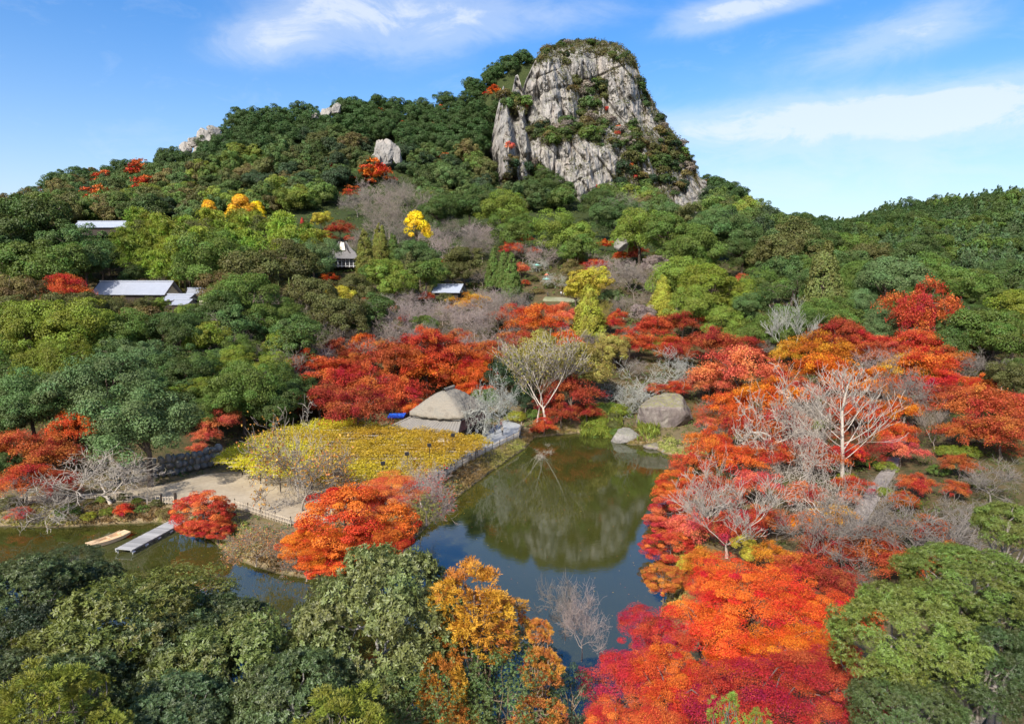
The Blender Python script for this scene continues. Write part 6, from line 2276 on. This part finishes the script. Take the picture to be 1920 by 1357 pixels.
prof = [(0.0, 0.86, -0.35), (0.0, 1.00, -0.6), (0.02, 1.035, -0.3), (0.05, 1.02, 0.0)] + [(0, 1 - u, 0) for u in np.linspace(0.03, 0.97, nv)]
rings = []
H_ = 3.45
for k, (_, sc_, dz) in enumerate(prof):
    q_ = 1 - min(sc_, 1.0)
    hx, hy = 5.5 * (1 - q_) + 0.22 * q_, 5.7 * (1 - q_) + 1.9 * q_
    rad_ = superr(ang, hx, hy, 8 - 4 * q_)
    z = T0 + 0.1 + (dz if k < 4 else H_ * (q_ ** 0.95 + 0.09 * math.sin(q_ * math.pi) - 0.03 * math.sin(2 * q_ * math.pi)))
    sag = 0.3 * np.cos(2 * ang) ** 2 * (1 - q_) ** 2 * (-1)
    R_ = np.stack([cx_ + rad_ * np.cos(ang), cy_ + .2 + rad_ * np.sin(ang), z + sag], -1)
    if k > 4:
        # courses of straw: each laid a little proud of the one below
        R_[:, :2] += (R_[:, :2] - np.array([cx_, cy_ + .2])) * (0.022 * ((k % 4) / 3.0 - .5))
    R_ += (fbm(R_ * 1.6, 3)[:, None] - .5) * 0.3
    rings.append(R_)
tv = np.concatenate(rings)
n_r = len(rings)
i = np.arange(nu)
tf = [tuple(x) for k in range(n_r - 1) for x in np.stack([k * nu + i, k * nu + (i + 1) % nu, (k + 1) * nu + (i + 1) % nu, (k + 1) * nu + i], -1)]
tf.append(tuple((n_r - 1) * nu + i))
tf.append(tuple(i[::-1]))
link('thatch_roof', mesh('thatch_roof', tv, tf, M['thatch'], smooth=True), th)
ridge = MB()
for k in range(7):
    ridge.bar((cx_, cy_ - 1.7 + k * .62, T0 + H_ + .22 + .05 * math.sin(k)), (cx_, cy_ - 1.1 + k * .62, T0 + H_ + .24), .34, .34, 8)
ridge.build('ridge', M['thatch'], th)

# blue canopy behind the trellis
q = at_y(743, 781, 128.5)
bc = empty('blue_canopy', (q[0], q[1], gz(q[0], q[1])))
zc_ = float(q[2]) - bc.location.z
MB().slab([(-1.6, -1.1, zc_), (1.6, -1.3, zc_ + .1), (1.7, 1.1, zc_ + .5), (-1.5, 1.2, zc_ + .4)], .08).build('tarpaulin', M['blue_tarp'], bc)
for x, y in ((-1.4, -1), (1.4, -1.1), (1.4, 1), (-1.4, 1)):
    MB().bar((x, y, 0), (x, y, zc_), .05).build('post', M['black_metal'], bc)
tag(bc, 'blue tarpaulin canopy beside the west corner of the teahouse', 'canopy')


# ---------------------------------------------------------------- houses on the hillside
def house(name, label, p, rz, L, W, eave, rise, roof='tile', wall='plaster', over=0.9, cat='house', hip=0.0):
    """gabled house: length L along local x; p is the ground point"""
    g_ = gz(float(p[0]), float(p[1]))
    print(name, "base", round(float(p[2]), 1), "ground", round(g_, 1))
    o = empty(name, p, rz)
    MB().box((0, 0, eave / 2), (L - 2 * over, W - 2 * over, eave)).build('wall', M[wall], o)
    hw, hl = W / 2, L / 2
    rf = empty('roof', (0, 0, 0))
    rf.parent = o
    zt = eave + rise
    MB().slab([(-hl, -hw, eave), (hl, -hw, eave), (hl, 0, zt), (-hl, 0, zt)], .22).build('roof_slope', M[roof], rf)
    MB().slab([(hl, hw, eave), (-hl, hw, eave), (-hl, 0, zt), (hl, 0, zt)], .22).build('roof_slope', M[roof], rf)
    MB().box((0, 0, zt + .12), (L, .55, .34)).build('ridge_cap', M['pale_tile'], rf)
    g = hl - over
    for s in (-1, 1):
        MB().add([(s * g, -hw + over, eave - .02), (s * g, hw - over, eave - .02), (s * g, 0, zt - over * rise / hw - .2), (s * (g - .15), -hw + over, eave - .02), (s * (g - .15), hw - over, eave - .02), (s * (g - .15), 0, zt - over * rise / hw - .2)],
                 [(0, 1, 2), (5, 4, 3), (0, 3, 4, 1), (1, 4, 5, 2), (2, 5, 3, 0)]).build('gable', M['plaster'], o)
        MB().bar((s * hl, -hw, eave + .05), (s * hl, 0, zt + .05), .12, sides=5).build('barge_board', M['dark_wood'], o)
        MB().bar((s * hl, hw, eave + .05), (s * hl, 0, zt + .05), .12, sides=5).build('barge_board', M['dark_wood'], o)
    m = max(2, int(L / 3))
    for k in range(m):
        MB().box((-hl + over + (k + .5) * (L - 2 * over) / m, -hw + over - .03, eave * .5), (1.4, .06, eave * .5)).build('window', M['dark_wood'], o)
    tag(o, label, cat)
    return o


def roof_point(px, py, y):
    return at_y(px, py, y)


q = at_y(247, 541, 206)
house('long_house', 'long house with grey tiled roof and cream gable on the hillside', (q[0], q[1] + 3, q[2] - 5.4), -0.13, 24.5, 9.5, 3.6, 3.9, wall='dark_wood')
q = at_y(340, 556, 201)
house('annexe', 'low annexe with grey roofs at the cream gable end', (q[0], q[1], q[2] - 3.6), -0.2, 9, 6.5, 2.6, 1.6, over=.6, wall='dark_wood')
q = at_y(345, 566, 196)
house('porch', 'small porch roof in front of the low annexe', (q[0], q[1], q[2] - 3.2), -0.2, 6.0, 5.0, 2.5, 1.3, over=.5, wall='dark_wood')
q = at_y(378, 545, 210)
house('side_house', 'little house with cream upper wall half hidden behind olive trees', (q[0], q[1], q[2] - 4.2), 0.25, 8, 6, 3.4, 1.5, over=.5)
q = at_y(190, 421, 318)
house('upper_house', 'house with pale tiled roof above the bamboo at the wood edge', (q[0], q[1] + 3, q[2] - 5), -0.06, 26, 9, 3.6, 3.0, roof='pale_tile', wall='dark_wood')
q = at_y(842, 541, 218)
house('white_roofed_house', 'small house with pale blue grey roof in the middle of the garden', (q[0], q[1] + 1, q[2] - 4.4), -0.25, 9.6, 7.6, 3.2, 2.4, roof='pale_tile', wall='dark_wood')
q = at_y(1676, 484, 262)
cw = empty('concrete_wall', (q[0], q[1], q[2] - 2.2))
MB().box((0, 0, 1.3), (6.5, .5, 2.6)).build('wall', M['concrete'], cw)
MB().box((0, -.05, 2.68), (6.9, .75, .18)).build('coping', M['white'], cw)
tag(cw, 'pale concrete wall showing through trees under the eastern cedars', 'wall')
# pavilion: hip and gable roof swept up to a short ridge
q = at_y(640, 499, 258)
pv = empty('pavilion', (q[0], q[1] + 3, q[2] - .5), 0.12)
tag(pv, 'hillside pavilion with weathered shingle roof swept up to a white gable', 'pavilion')
MB().box((0, 0, 1.6), (11.5, 8.5, 3.2)).build('wall', M['dark_wood'], pv)
for k in range(9):
    MB().box((-5.6 + 1.4 * k, -4.32, 1.6), (.14, .14, 3.1)).build('post', M['white'], pv)
for z in (0.5, 2.5):
    MB().box((0, -4.34, z), (11.5, .08, .12)).build('rail', M['white'], pv)
for k in range(8):
    MB().box((-4.9 + 1.4 * k, -4.27, 1.5), (1.1, .05, 1.7)).build('window', M['black_metal'], pv)
rings = []
for f in np.linspace(0, 1, 12):
    hx = 7.4 * (1 - f) ** 1.35 + 1.5
    hy = 5.6 * (1 - f) ** 1.7 + .12
    z = 3.2 + 6.6 * f ** 1.25
    rings.append([(-hx, -hy, z), (hx, -hy, z), (hx, hy, z), (-hx, hy, z)])
rv = np.array(rings).reshape(-1, 3)
rfaces = []
for k in range(11):
    for j in range(4):
        rfaces.append((k * 4 + j, k * 4 + (j + 1) % 4, k * 4 + 4 + (j + 1) % 4, k * 4 + 4 + j))
rfaces.append((44, 45, 46, 47))
rfaces.append((3, 2, 1, 0))
MB().add(rv, rfaces).build('roof', M['shingle'], pv)
MB().add([(-1.15, -2.1, 6.4), (1.15, -2.1, 6.4), (.6, -1.15, 9.3), (-.6, -1.15, 9.3), (-1.35, 0, 6.0), (1.35, 0, 6.0), (.75, 0, 9.5), (-.75, 0, 9.5)],
         [(0, 1, 2, 3), (7, 6, 5, 4), (0, 4, 5, 1), (1, 5, 6, 2), (2, 6, 7, 3), (3, 7, 4, 0)]).build('gable', M['plaster'], pv)
for s in (-1, 1):
    b_ = MB()
    for k in range(5):
        f0, f1 = k / 5, (k + 1) / 5
        b_.bar((s * (3.0 - 2.1 * f0 ** .6), -2.6 + 1.4 * f0, 5.4 + 4.3 * f0), (s * (3.0 - 2.1 * f1 ** .6), -2.6 + 1.4 * f1, 5.4 + 4.3 * f1), .16, sides=5)
    b_.build('barge_board', M['dark_wood'], pv)
MB().bar((0, -1.3, 9.95), (0, 1.2, 9.95), .3, sides=6).build('ridge_cap', M['shingle'], pv)

# ---------------------------------------------------------------- fences
rail_m, picket_m, post_m = M['bamboo_pole'], M['bamboo_pole'], M['dark_wood']
pk = MB().bar((0, 0, 0), (0, 0, 1.0), .045, .04, 5)
PICKET = mesh('picket', np.vstack(pk.V), pk.Fc, M['bamboo_pole'])
pp = MB().bar((0, 0, -.2), (0, 0, 1.12), .07, .065, 6)
POSTM = mesh('post', np.vstack(pp.V), pp.Fc, M['dark_wood'])


def fence(line_px, label, gap, hgt=1.0, z=1.5, max_n=280):
    L_ = at_z(*np.array(line_px, float).T, z)
    s = np.concatenate([[0], np.cumsum(np.linalg.norm(np.diff(L_, axis=0), axis=1))])
    o = empty('picket_fence', L_[0])
    at = lambda d_: np.array([np.interp(d_, s, L_[:, j]) for j in range(3)]) - L_[0]
    n_ = min(int(s[-1] / gap), max_n)
    for k in range(n_ + 1):
        e = link('picket', PICKET, o, at(k * s[-1] / n_))
        e.scale = (1, 1, hgt * random.uniform(.94, 1.04))
        e.rotation_euler = (random.uniform(-.03, .03), random.uniform(-.03, .03), 0)
    m_ = max(2, int(s[-1] / 2.6))
    for k in range(m_ + 1):
        e = link('post', POSTM, o, at(k * s[-1] / m_) + np.array([0, .08, 0]))
        e.scale = (1, 1, hgt)
    for zr in (.3, .78):
        for a_, b_ in zip(np.linspace(0, s[-1], m_ + 1)[:-1], np.linspace(0, s[-1], m_ + 1)[1:]):
            MB().bar(at(a_) + [0, .06, zr * hgt], at(b_) + [0, .06, zr * hgt], .04, sides=5).build('rail', M['bamboo_pole'], o)
    return tag(o, label, 'fence', 'bamboo fences along the water')


fence([(780, 922), (806, 912), (870, 872), (920, 845), (972, 820), (978, 800)], 'bamboo picket fence along the grey walkway by the pond', 0.30)
fence([(440, 951), (470, 961), (510, 975), (545, 986)], 'bamboo picket fence between sandy path and the dry shrub', 0.30)
fence([(0, 944), (80, 942), (160, 940), (240, 938), (300, 940)], 'low bamboo fence behind the bushes of the western bank', 0.55, 0.85)
gt = empty('gate', at_z(316, 946, 1.5))
MB().box((-.9, 0, .65), (.2, .2, 1.5)).build('gate_post', M['dark_wood'], gt)
MB().box((.9, 0, .7), (.26, .26, 1.7)).build('gate_post', M['dark_wood'], gt)
for k in range(5):
    MB().bar((-.7 + .35 * k, 0, .1), (-.7 + .35 * k, 0, 1.1), .035).build('picket', M['bamboo_pole'], gt)
for z in (.3, .95):
    MB().bar((-.8, .05, z), (.8, .05, z), .035).build('rail', M['bamboo_pole'], gt)
tag(gt, 'small wooden gate leading to the dock', 'gate')

# ---------------------------------------------------------------- dock and boat
A_, B_2 = at_z(236, 1033, .55), at_z(336, 979, .55)
C_, D_ = at_z(214, 1026, .55), at_z(249, 1035, .55)
dockdir = np.array(at_z(338, 974, .55) - at_z(231, 1030, .55))
Ld = float(np.linalg.norm(dockdir))
dk = empty('dock', at_z(231, 1030, .55), math.atan2(dockdir[1], dockdir[0]))
tag(dk, 'grey plank dock reaching into the western pond', 'dock')
npl = 46
pb = MB().box((0, 0, 0), (Ld / npl - .05, 2.1, .05))
PLK = mesh('plank', np.vstack(pb.V), pb.Fc, M['grey_wood'])
for k in range(npl):
    e = link('plank', PLK, dk, ((k + .5) * Ld / npl, random.uniform(-.015, .015), random.uniform(-.006, .006)))
    e.rotation_euler = (random.uniform(-.006, .006), 0, random.uniform(-.006, .006))
for s in (-1, 1):
    MB().box((Ld / 2, s * .95, -.11), (Ld, .12, .16)).build('beam', M['grey_wood'], dk)
    for k in range(5):
        MB().bar((.3 + k * Ld / 4.6, s * .92, -1.6), (.3 + k * Ld / 4.6, s * .92, -.1), .07).build('pile', M['grey_wood'], dk)
        MB().bar((.12 + k * Ld / 4.6, s * 1.02, -.3), (.5 + k * Ld / 4.6, s * 1.02, -.3), .09, sides=8).build('float', M['white'], dk)
b0, b1 = at_z(166, 1026, .15), at_z(240, 1001, .15)
bd = b1 - b0
Lb = float(np.linalg.norm(bd))
bt = empty('punt_boat', (b0 + b1) / 2, math.atan2(bd[1], bd[0]))
tag(bt, 'flat bottomed new wooden punt moored beside the dock', 'boat')
ns, wd0 = 24, .82
sx = np.linspace(-Lb / 2, Lb / 2, ns)
f_ = np.abs(sx) / (Lb / 2)
wd = wd0 * (1 - .25 * f_ ** 2.5)
keel = -.12 + .30 * f_ ** 3
gun = .32 + .12 * f_ ** 2
ringv = []
for k in range(ns):
    x, w_, kz, g_ = sx[k], wd[k], keel[k], gun[k]
    ringv.append([(x, -w_, g_), (x, -w_ * .88, kz), (x, w_ * .88, kz), (x, w_, g_), (x, w_ - .06, g_), (x, w_ * .88 - .06, kz + .06), (x, -w_ * .88 + .06, kz + .06), (x, -w_ + .06, g_)])
hv = np.array(ringv).reshape(-1, 3)
hf = [(k * 8 + j, k * 8 + (j + 1) % 8, k * 8 + 8 + (j + 1) % 8, k * 8 + 8 + j) for k in range(ns - 1) for j in range(8)]
hf += [tuple(range(7, -1, -1)), tuple((ns - 1) * 8 + j for j in range(8))]
MB().add(hv, hf).build('hull', M['new_wood'], bt)
for s in (-1, 1):
    MB().slab([(s * (Lb / 2 - .9), -wd0 * .82, .38), (s * (Lb / 2 - .02), -wd0 * .74, .45), (s * (Lb / 2 - .02), wd0 * .74, .45), (s * (Lb / 2 - .9), wd0 * .82, .38)], .05).build('deck', M['new_wood'], bt)
for x in (-1.2, .2, 1.5):
    MB().box((x, 0, .25), (.28, 1.5, .05)).build('thwart', M['new_wood'], bt)
for k in range(4):
    MB().box((0, -.5 + k * .34, .0), (Lb * .6, .3, .03)).build('floor_board', M['new_wood'], bt)
oar = empty('oar', (bt.location.x, bt.location.y, bt.location.z), bt.rotation_euler.z + .12)
MB().bar((-1.5, .1, .46), (1.4, -.1, .72), .05, .04).build('shaft', M['new_wood'], oar)
MB().slab([(-2.6, -.02, .44), (-1.4, .03, .48), (-1.4, .2, .48), (-2.6, .22, .44)], .04).build('blade', M['new_wood'], oar)
tag(oar, 'long wooden oar lying across the punt', 'oar')

# ---------------------------------------------------------------- parasols and stones on the terrace
for px, py, w_, m_, lab in [(1006, 497, 17, 'teal_cloth', 'teal parasol in the upper terrace garden'), (1025, 523, 17, 'teal_cloth', 'teal parasol below the orange red parasol'), (1025, 515, 9, 'red_cloth', 'small orange red parasol')]:
    x, y, z, R = solve(px, py, 0.0, w=w_, ymin=150)
    yy = np.linspace(150, 400, 1200)
    a, b = ray(px, py)
    y = float(yy[np.argmax(ground_z(a * yy, yy) + 2.5 >= CAMZ + b * yy)])
    x, z, R = float(a * y), float(CAMZ + b * y), w_ / 2 * y / F
    o = empty('parasol', (x, y, gz(x, y)))
    h = z - o.location.z
    ang = np.arange(8) * math.pi / 4
    vv_ = [(0, 0, h + .45)] + [(R * math.cos(t), R * math.sin(t), h - .1) for t in ang] + [(0, 0, h + .36)] + [(R * .99 * math.cos(t), R * .99 * math.sin(t), h - .16) for t in ang]
    ff = [(0, 1 + k, 1 + (k + 1) % 8) for k in range(8)] + [(9, 10 + (k + 1) % 8, 10 + k) for k in range(8)] + [(1 + k, 10 + k, 10 + (k + 1) % 8, 1 + (k + 1) % 8) for k in range(8)]
    MB().add(vv_, ff).build('cover', M[m_], o)
    MB().bar((0, 0, 0), (0, 0, h + .4), .05).build('pole', M['white'], o)
    tag(o, lab, 'parasol', 'parasols of the terrace garden')


# ---------------------------------------------------------------- people
def person(loc, rz, label, top, legs, hair=(0.02, 0.016, 0.013), stride=0.12, scale=1.0, armbend=0.2, head_turn=0.0):
    """one continuous skinned body; clothes by zone, hair and bag as children"""
    V_ = {'pelvis': (0, 0, .95), 'belly': (0, 0, 1.1), 'chest': (0, .01, 1.33), 'neck': (0, .01, 1.5), 'chin': (0, -.02, 1.56), 'head': (0, -.015, 1.65), 'crown': (0, 0, 1.73)}
    E_ = [('pelvis', 'belly'), ('belly', 'chest'), ('chest', 'neck'), ('neck', 'chin'), ('chin', 'head'), ('head', 'crown')]
    Rr = {'pelvis': .15, 'belly': .135, 'chest': .155, 'neck': .055, 'chin': .075, 'head': .095, 'crown': .07}
    for s, n_ in ((-1, 'l'), (1, 'r')):
        st = stride * s
        V_.update({n_ + 'hip': (s * .095, 0, .9), n_ + 'knee': (s * .105, -st * .6 - .02, .49), n_ + 'ank': (s * .11, st * .25 - st * .6 + .02, .09), n_ + 'toe': (s * .12, st * .25 - st * .6 - .16, .035),
                   n_ + 'sh': (s * .19, .01, 1.42), n_ + 'elb': (s * .25, .03 + st * .5, 1.13), n_ + 'wri': (s * .235, -armbend + st * .6, .93), n_ + 'hand': (s * .225, -armbend - .04 + st * .6, .84)})
        E_ += [('pelvis', n_ + 'hip'), (n_ + 'hip', n_ + 'knee'), (n_ + 'knee', n_ + 'ank'), (n_ + 'ank', n_ + 'toe'), ('chest', n_ + 'sh'), (n_ + 'sh', n_ + 'elb'), (n_ + 'elb', n_ + 'wri'), (n_ + 'wri', n_ + 'hand')]
        Rr.update({n_ + 'hip': .1, n_ + 'knee': .065, n_ + 'ank': .048, n_ + 'toe': .04, n_ + 'sh': .07, n_ + 'elb': .048, n_ + 'wri': .035, n_ + 'hand': .04})
    names = list(V_)
    me = bpy.data.meshes.new('skeleton')
    me.from_pydata([V_[k] for k in names], [(names.index(a), names.index(b)) for a, b in E_], [])
    ob = link('skeleton', me)
    md = ob.modifiers.new('skin', 'SKIN')
    sk = me.skin_vertices[0].data
    for k, n_ in enumerate(names):
        sk[k].radius = (Rr[n_], Rr[n_] * (.72 if n_ in ('pelvis', 'belly', 'chest') else 1))
        sk[k].use_root = n_ == 'pelvis'
    sb = ob.modifiers.new('sub', 'SUBSURF')
    sb.levels = sb.render_levels = 1
    dg = bpy.context.evaluated_depsgraph_get()
    body = bpy.data.meshes.new_from_object(ob.evaluated_get(dg))
    bpy.data.objects.remove(ob)
    body.name = 'body'
    mats_ = []
    for nm_, c in (('skin', (0.5, 0.3, 0.2)), ('top', top), ('trousers', legs), ('shoes', (0.03, 0.03, 0.03))):
        mats_.append(simple_mat(nm_, c, .85, .12, 9, bmp=.1))
    body.materials.clear()
    for m_ in mats_:
        body.materials.append(m_)
    for p in body.polygons:
        c = p.center
        hand = c.z < .9 and abs(c.x) > .17
        p.material_index = 0 if (c.z > 1.5 or hand) else (1 if c.z > .93 else (2 if c.z > .09 else 3))
        p.use_smooth = True
    o = empty('person', loc, rz)
    o.scale = (scale,) * 3
    link('body', body, o)
    v, f = rock_mesh(900, 2, 0, .1)
    v = v * np.array([.108, .118, .1]) + np.array([0, .025, 1.70])
    link('hair', mesh('hair', v, f, simple_mat('hair', hair, .6, .2, 12), smooth=True), o)
    nb = MB().add([(-.015, -.105, 1.65), (.015, -.105, 1.65), (0, -.135, 1.635), (0, -.1, 1.69)], [(0, 1, 2), (0, 2, 3), (1, 3, 2)])
    nb.build('nose', mats_[0], o)
    tag(o, label, 'person', 'visitors')
    return o


def ground_pt(px, py, z=1.54):
    return at_z(px, py, z)


person(ground_pt(942, 816), math.pi * .9, 'person in cream jacket and black trousers standing on the grey walkway', (0.62, 0.5, 0.36), (0.015, 0.015, 0.018))
person(ground_pt(940, 805), math.pi * .1, 'person in dark red coat standing behind the one in cream', (0.13, 0.025, 0.022), (0.02, 0.018, 0.02), stride=.05)
person(ground_pt(928, 814), math.pi * 1.2, 'person in dark grey clothes beside the cherry trunk', (0.06, 0.06, 0.07), (0.02, 0.02, 0.022), stride=.05)
person(ground_pt(846, 872), math.pi * .4, 'person in pale pink top at the trellis edge', (0.5, 0.28, 0.27), (0.02, 0.02, 0.022), stride=.1)
person(ground_pt(874, 822), 0.4, 'person in rose coat under the eaves of the teahouse', (0.4, 0.12, 0.12), (0.04, 0.03, 0.03), stride=.04)
person(ground_pt(894, 820), -0.3, 'person in white shirt under the eaves of the teahouse', (0.7, 0.7, 0.7), (0.03, 0.03, 0.05), stride=.04)


def slope_pt(px, py):
    y = ground_hit(px, py, 60, 330)
    a, b = ray(px, py)
    return (float(a * y), y, gz(a * y, y) + .1)


person(slope_pt(1694, 826), 0.2, 'person in white top and cap walking on the gravel path', (0.72, 0.68, 0.6), (0.4, 0.36, 0.3), hair=(.6, .56, .48), stride=.16)
person(slope_pt(1716, 824), 0.4, 'person in beige coat at the upper end of the gravel path', (0.4, 0.33, 0.25), (0.1, 0.09, 0.08), stride=.1)
for px, py, c, l_, lab in [(1027, 557, (.05, .05, .06), (.03, .03, .03), 'person in black on the garden terrace'), (1052, 556, (.6, .6, .62), (.04, .04, .06), 'person in white on the garden terrace'), (1057, 557, (.2, .2, .36), (.03, .03, .03), 'person in blue grey on the garden terrace'), (1064, 559, (.36, .2, .2), (.05, .05, .05), 'person in dusty red on the garden terrace')]:
    person(slope_pt(px, py), px % 3, lab, c, l_, stride=.1)
# ------------------------------------------------------------------ labels of look-alike plants: what each stands beside
LAND = [(190, 421, 'the pale roofed upper house'), (247, 541, 'the long tiled house'), (450, 402, 'the tallest golden ginkgo'), (640, 460, 'the hillside pavilion'), (781, 432, 'the bright yellow ginkgo'),
        (385, 262, 'the western ridge rocks'), (612, 214, 'the middle ridge rocks'), (722, 288, 'the pale slope outcrop'), (185, 370, 'the broad red ridge maple'), (262, 322, 'the bright red ridge maple'),
        (82, 372, 'the small western rock'), (625, 315, 'the paired orange red maples'), (700, 325, 'the flame red maple patch'), (758, 255, 'the red maple column'), (828, 212, 'the upright red wood maple'),
        (835, 304, 'the rust maple in the wood'), (925, 176, 'the red maple at the slabs'), (930, 250, 'the leftmost rock slab'), (945, 360, 'the little red foot maple'), (1066, 438, 'the large bright green dome'),
        (1090, 360, 'the lower pale rock face'), (1200, 438, 'the bright dome near the thicket'), (1322, 372, 'the bright red shoulder maple'), (1360, 395, 'the orange red saddle maple'), (1390, 470, 'the dark fan shaped tree'),
        (1545, 530, 'the tall olive conifer'), (1665, 530, 'the pale bluish dome'), (1676, 484, 'the concrete wall'), (1728, 580, 'the tall red maple'), (1878, 392, 'the rust hill maple'),
        (1565, 415, 'the notch of the saddle'), (1850, 350, 'the highest eastern hilltop'), (1640, 385, 'the eastern hill shoulder'), (1440, 410, 'the dip of the saddle'), (848, 760, 'the thatched teahouse'),
        (1246, 775, 'the huge boulder'), (1580, 800, 'the straight white tree'), (1362, 980, 'the white forked tree'), (1640, 920, 'the gravel path'), (1103, 585, 'the terrace yellow conifer'), (1242, 563, 'the green mass conifer'),
        (1020, 700, 'the tall white trunked tree'), (195, 735, 'the bluish scalloped tree'), (150, 610, 'the yellow-green hillside dome'), (415, 635, 'the leafless hillside tree'), (545, 580, 'the leafless ridge crest tree'),
        (842, 541, 'the white roofed house'), (1045, 560, 'the garden terrace'), (945, 505, 'the cypress trio'), (1840, 760, 'the brick red eastern maple'), (1310, 545, 'the great rounded green mass'),
        (1040, 170, 'the main rock face'), (1170, 160, 'the upper right rock face'), (1105, 235, 'the red ledge shrubs'), (1100, 82, 'the cliff summit'), (1280, 290, 'the cliff shoulder edge'), (970, 195, 'the split rock slabs'),
        (980, 310, 'the rock pillars'), (1175, 262, 'the orange cliff shrubs'), (1060, 480, 'the upper parasol'), (30, 840, 'the water path maple'), (1780, 450, 'the heart of the cedar slope'), (1900, 490, 'the cedars at the frame edge')]
ORD = ['nearest', 'second', 'third', 'fourth', 'fifth', 'sixth', 'seventh', 'eighth', 'ninth', 'tenth', 'eleventh', 'twelfth', 'thirteenth', 'fourteenth', 'fifteenth', 'sixteenth', 'seventeenth', 'eighteenth', 'nineteenth', 'twentieth', 'twenty-first', 'twenty-second', 'twenty-third', 'twenty-fourth']
bpy.context.view_layer.update()
by_label = {}
for o in list(COL.objects):
    if o.parent is None and 'label' in o:
        by_label.setdefault(o['label'], []).append(o)
NOUN = {'forest': 'tree'}


def tone(o):
    c = o.color
    for ch in o.children:
        if ch.name.split('.')[0] in ('crown', 'branches'):
            c = ch.color
    r, g, b = c[0], c[1], c[2]
    if r > g * 1.12:
        return 'rust brown' if r > 2.0 * g else 'greyish brown'
    if g > 0.19:
        return 'yellow-green'
    if r > g * 0.86:
        return 'olive'
    if b > g * 0.32:
        return 'bluish green'
    return 'dark green' if g < 0.098 else 'mid green'


cells = {}
for lab, objs in by_label.items():
    if len(objs) < 2:
        continue
    for o in objs:
        nm = o.name.split('.')[0]
        p = np.array(o.matrix_world.translation)
        if o.type == 'EMPTY' and o.children:
            p = p + np.array([0, 0, 1.2 * o.scale[2]])
        px, py = project(p)
        k = min(range(len(LAND)), key=lambda i: (LAND[i][0] - px) ** 2 + (LAND[i][1] - py) ** 2)
        dx, dy = px - LAND[k][0], py - LAND[k][1]
        d = ('right of' if dx > 0 else 'left of') if abs(dx) > abs(dy) else ('below' if dy > 0 else 'above')
        noun = {'evergreen_oak': 'oak crown', 'broadleaf_tree': 'rounded tree', 'conifer_tree': 'conifer', 'cliff_shrub': 'ledge shrub', 'bamboo': 'arching bamboo', 'bare_tree': 'leafless tree', 'rock_outcrop': 'weathered rock',
                'evergreen_tree': 'lesser evergreen', 'maple_tree': 'lesser maple'}.get(nm, nm.replace('_', ' '))
        tn = 'grey' if nm == 'rock_outcrop' else tone(o)
        if nm == 'maple_tree':
            tn = 'autumn red'
        if nm == 'bamboo':
            tn = 'feathery'
        cells.setdefault((tn, noun, d, LAND[k][2]), []).append((dx * dx + dy * dy, o))
for (tn, noun, d, ph), L_ in cells.items():
    L_.sort(key=lambda a: a[0])
    for i, (_, o) in enumerate(L_):
        if i < len(ORD):
            o['label'] = f'{tn} {noun}, {ORD[i]} {d} {ph}' if len(L_) > 1 else f'{tn} {noun} {d} {ph}'
        else:
            o['label'] = f'{tn} {noun} far {d} {ph}'
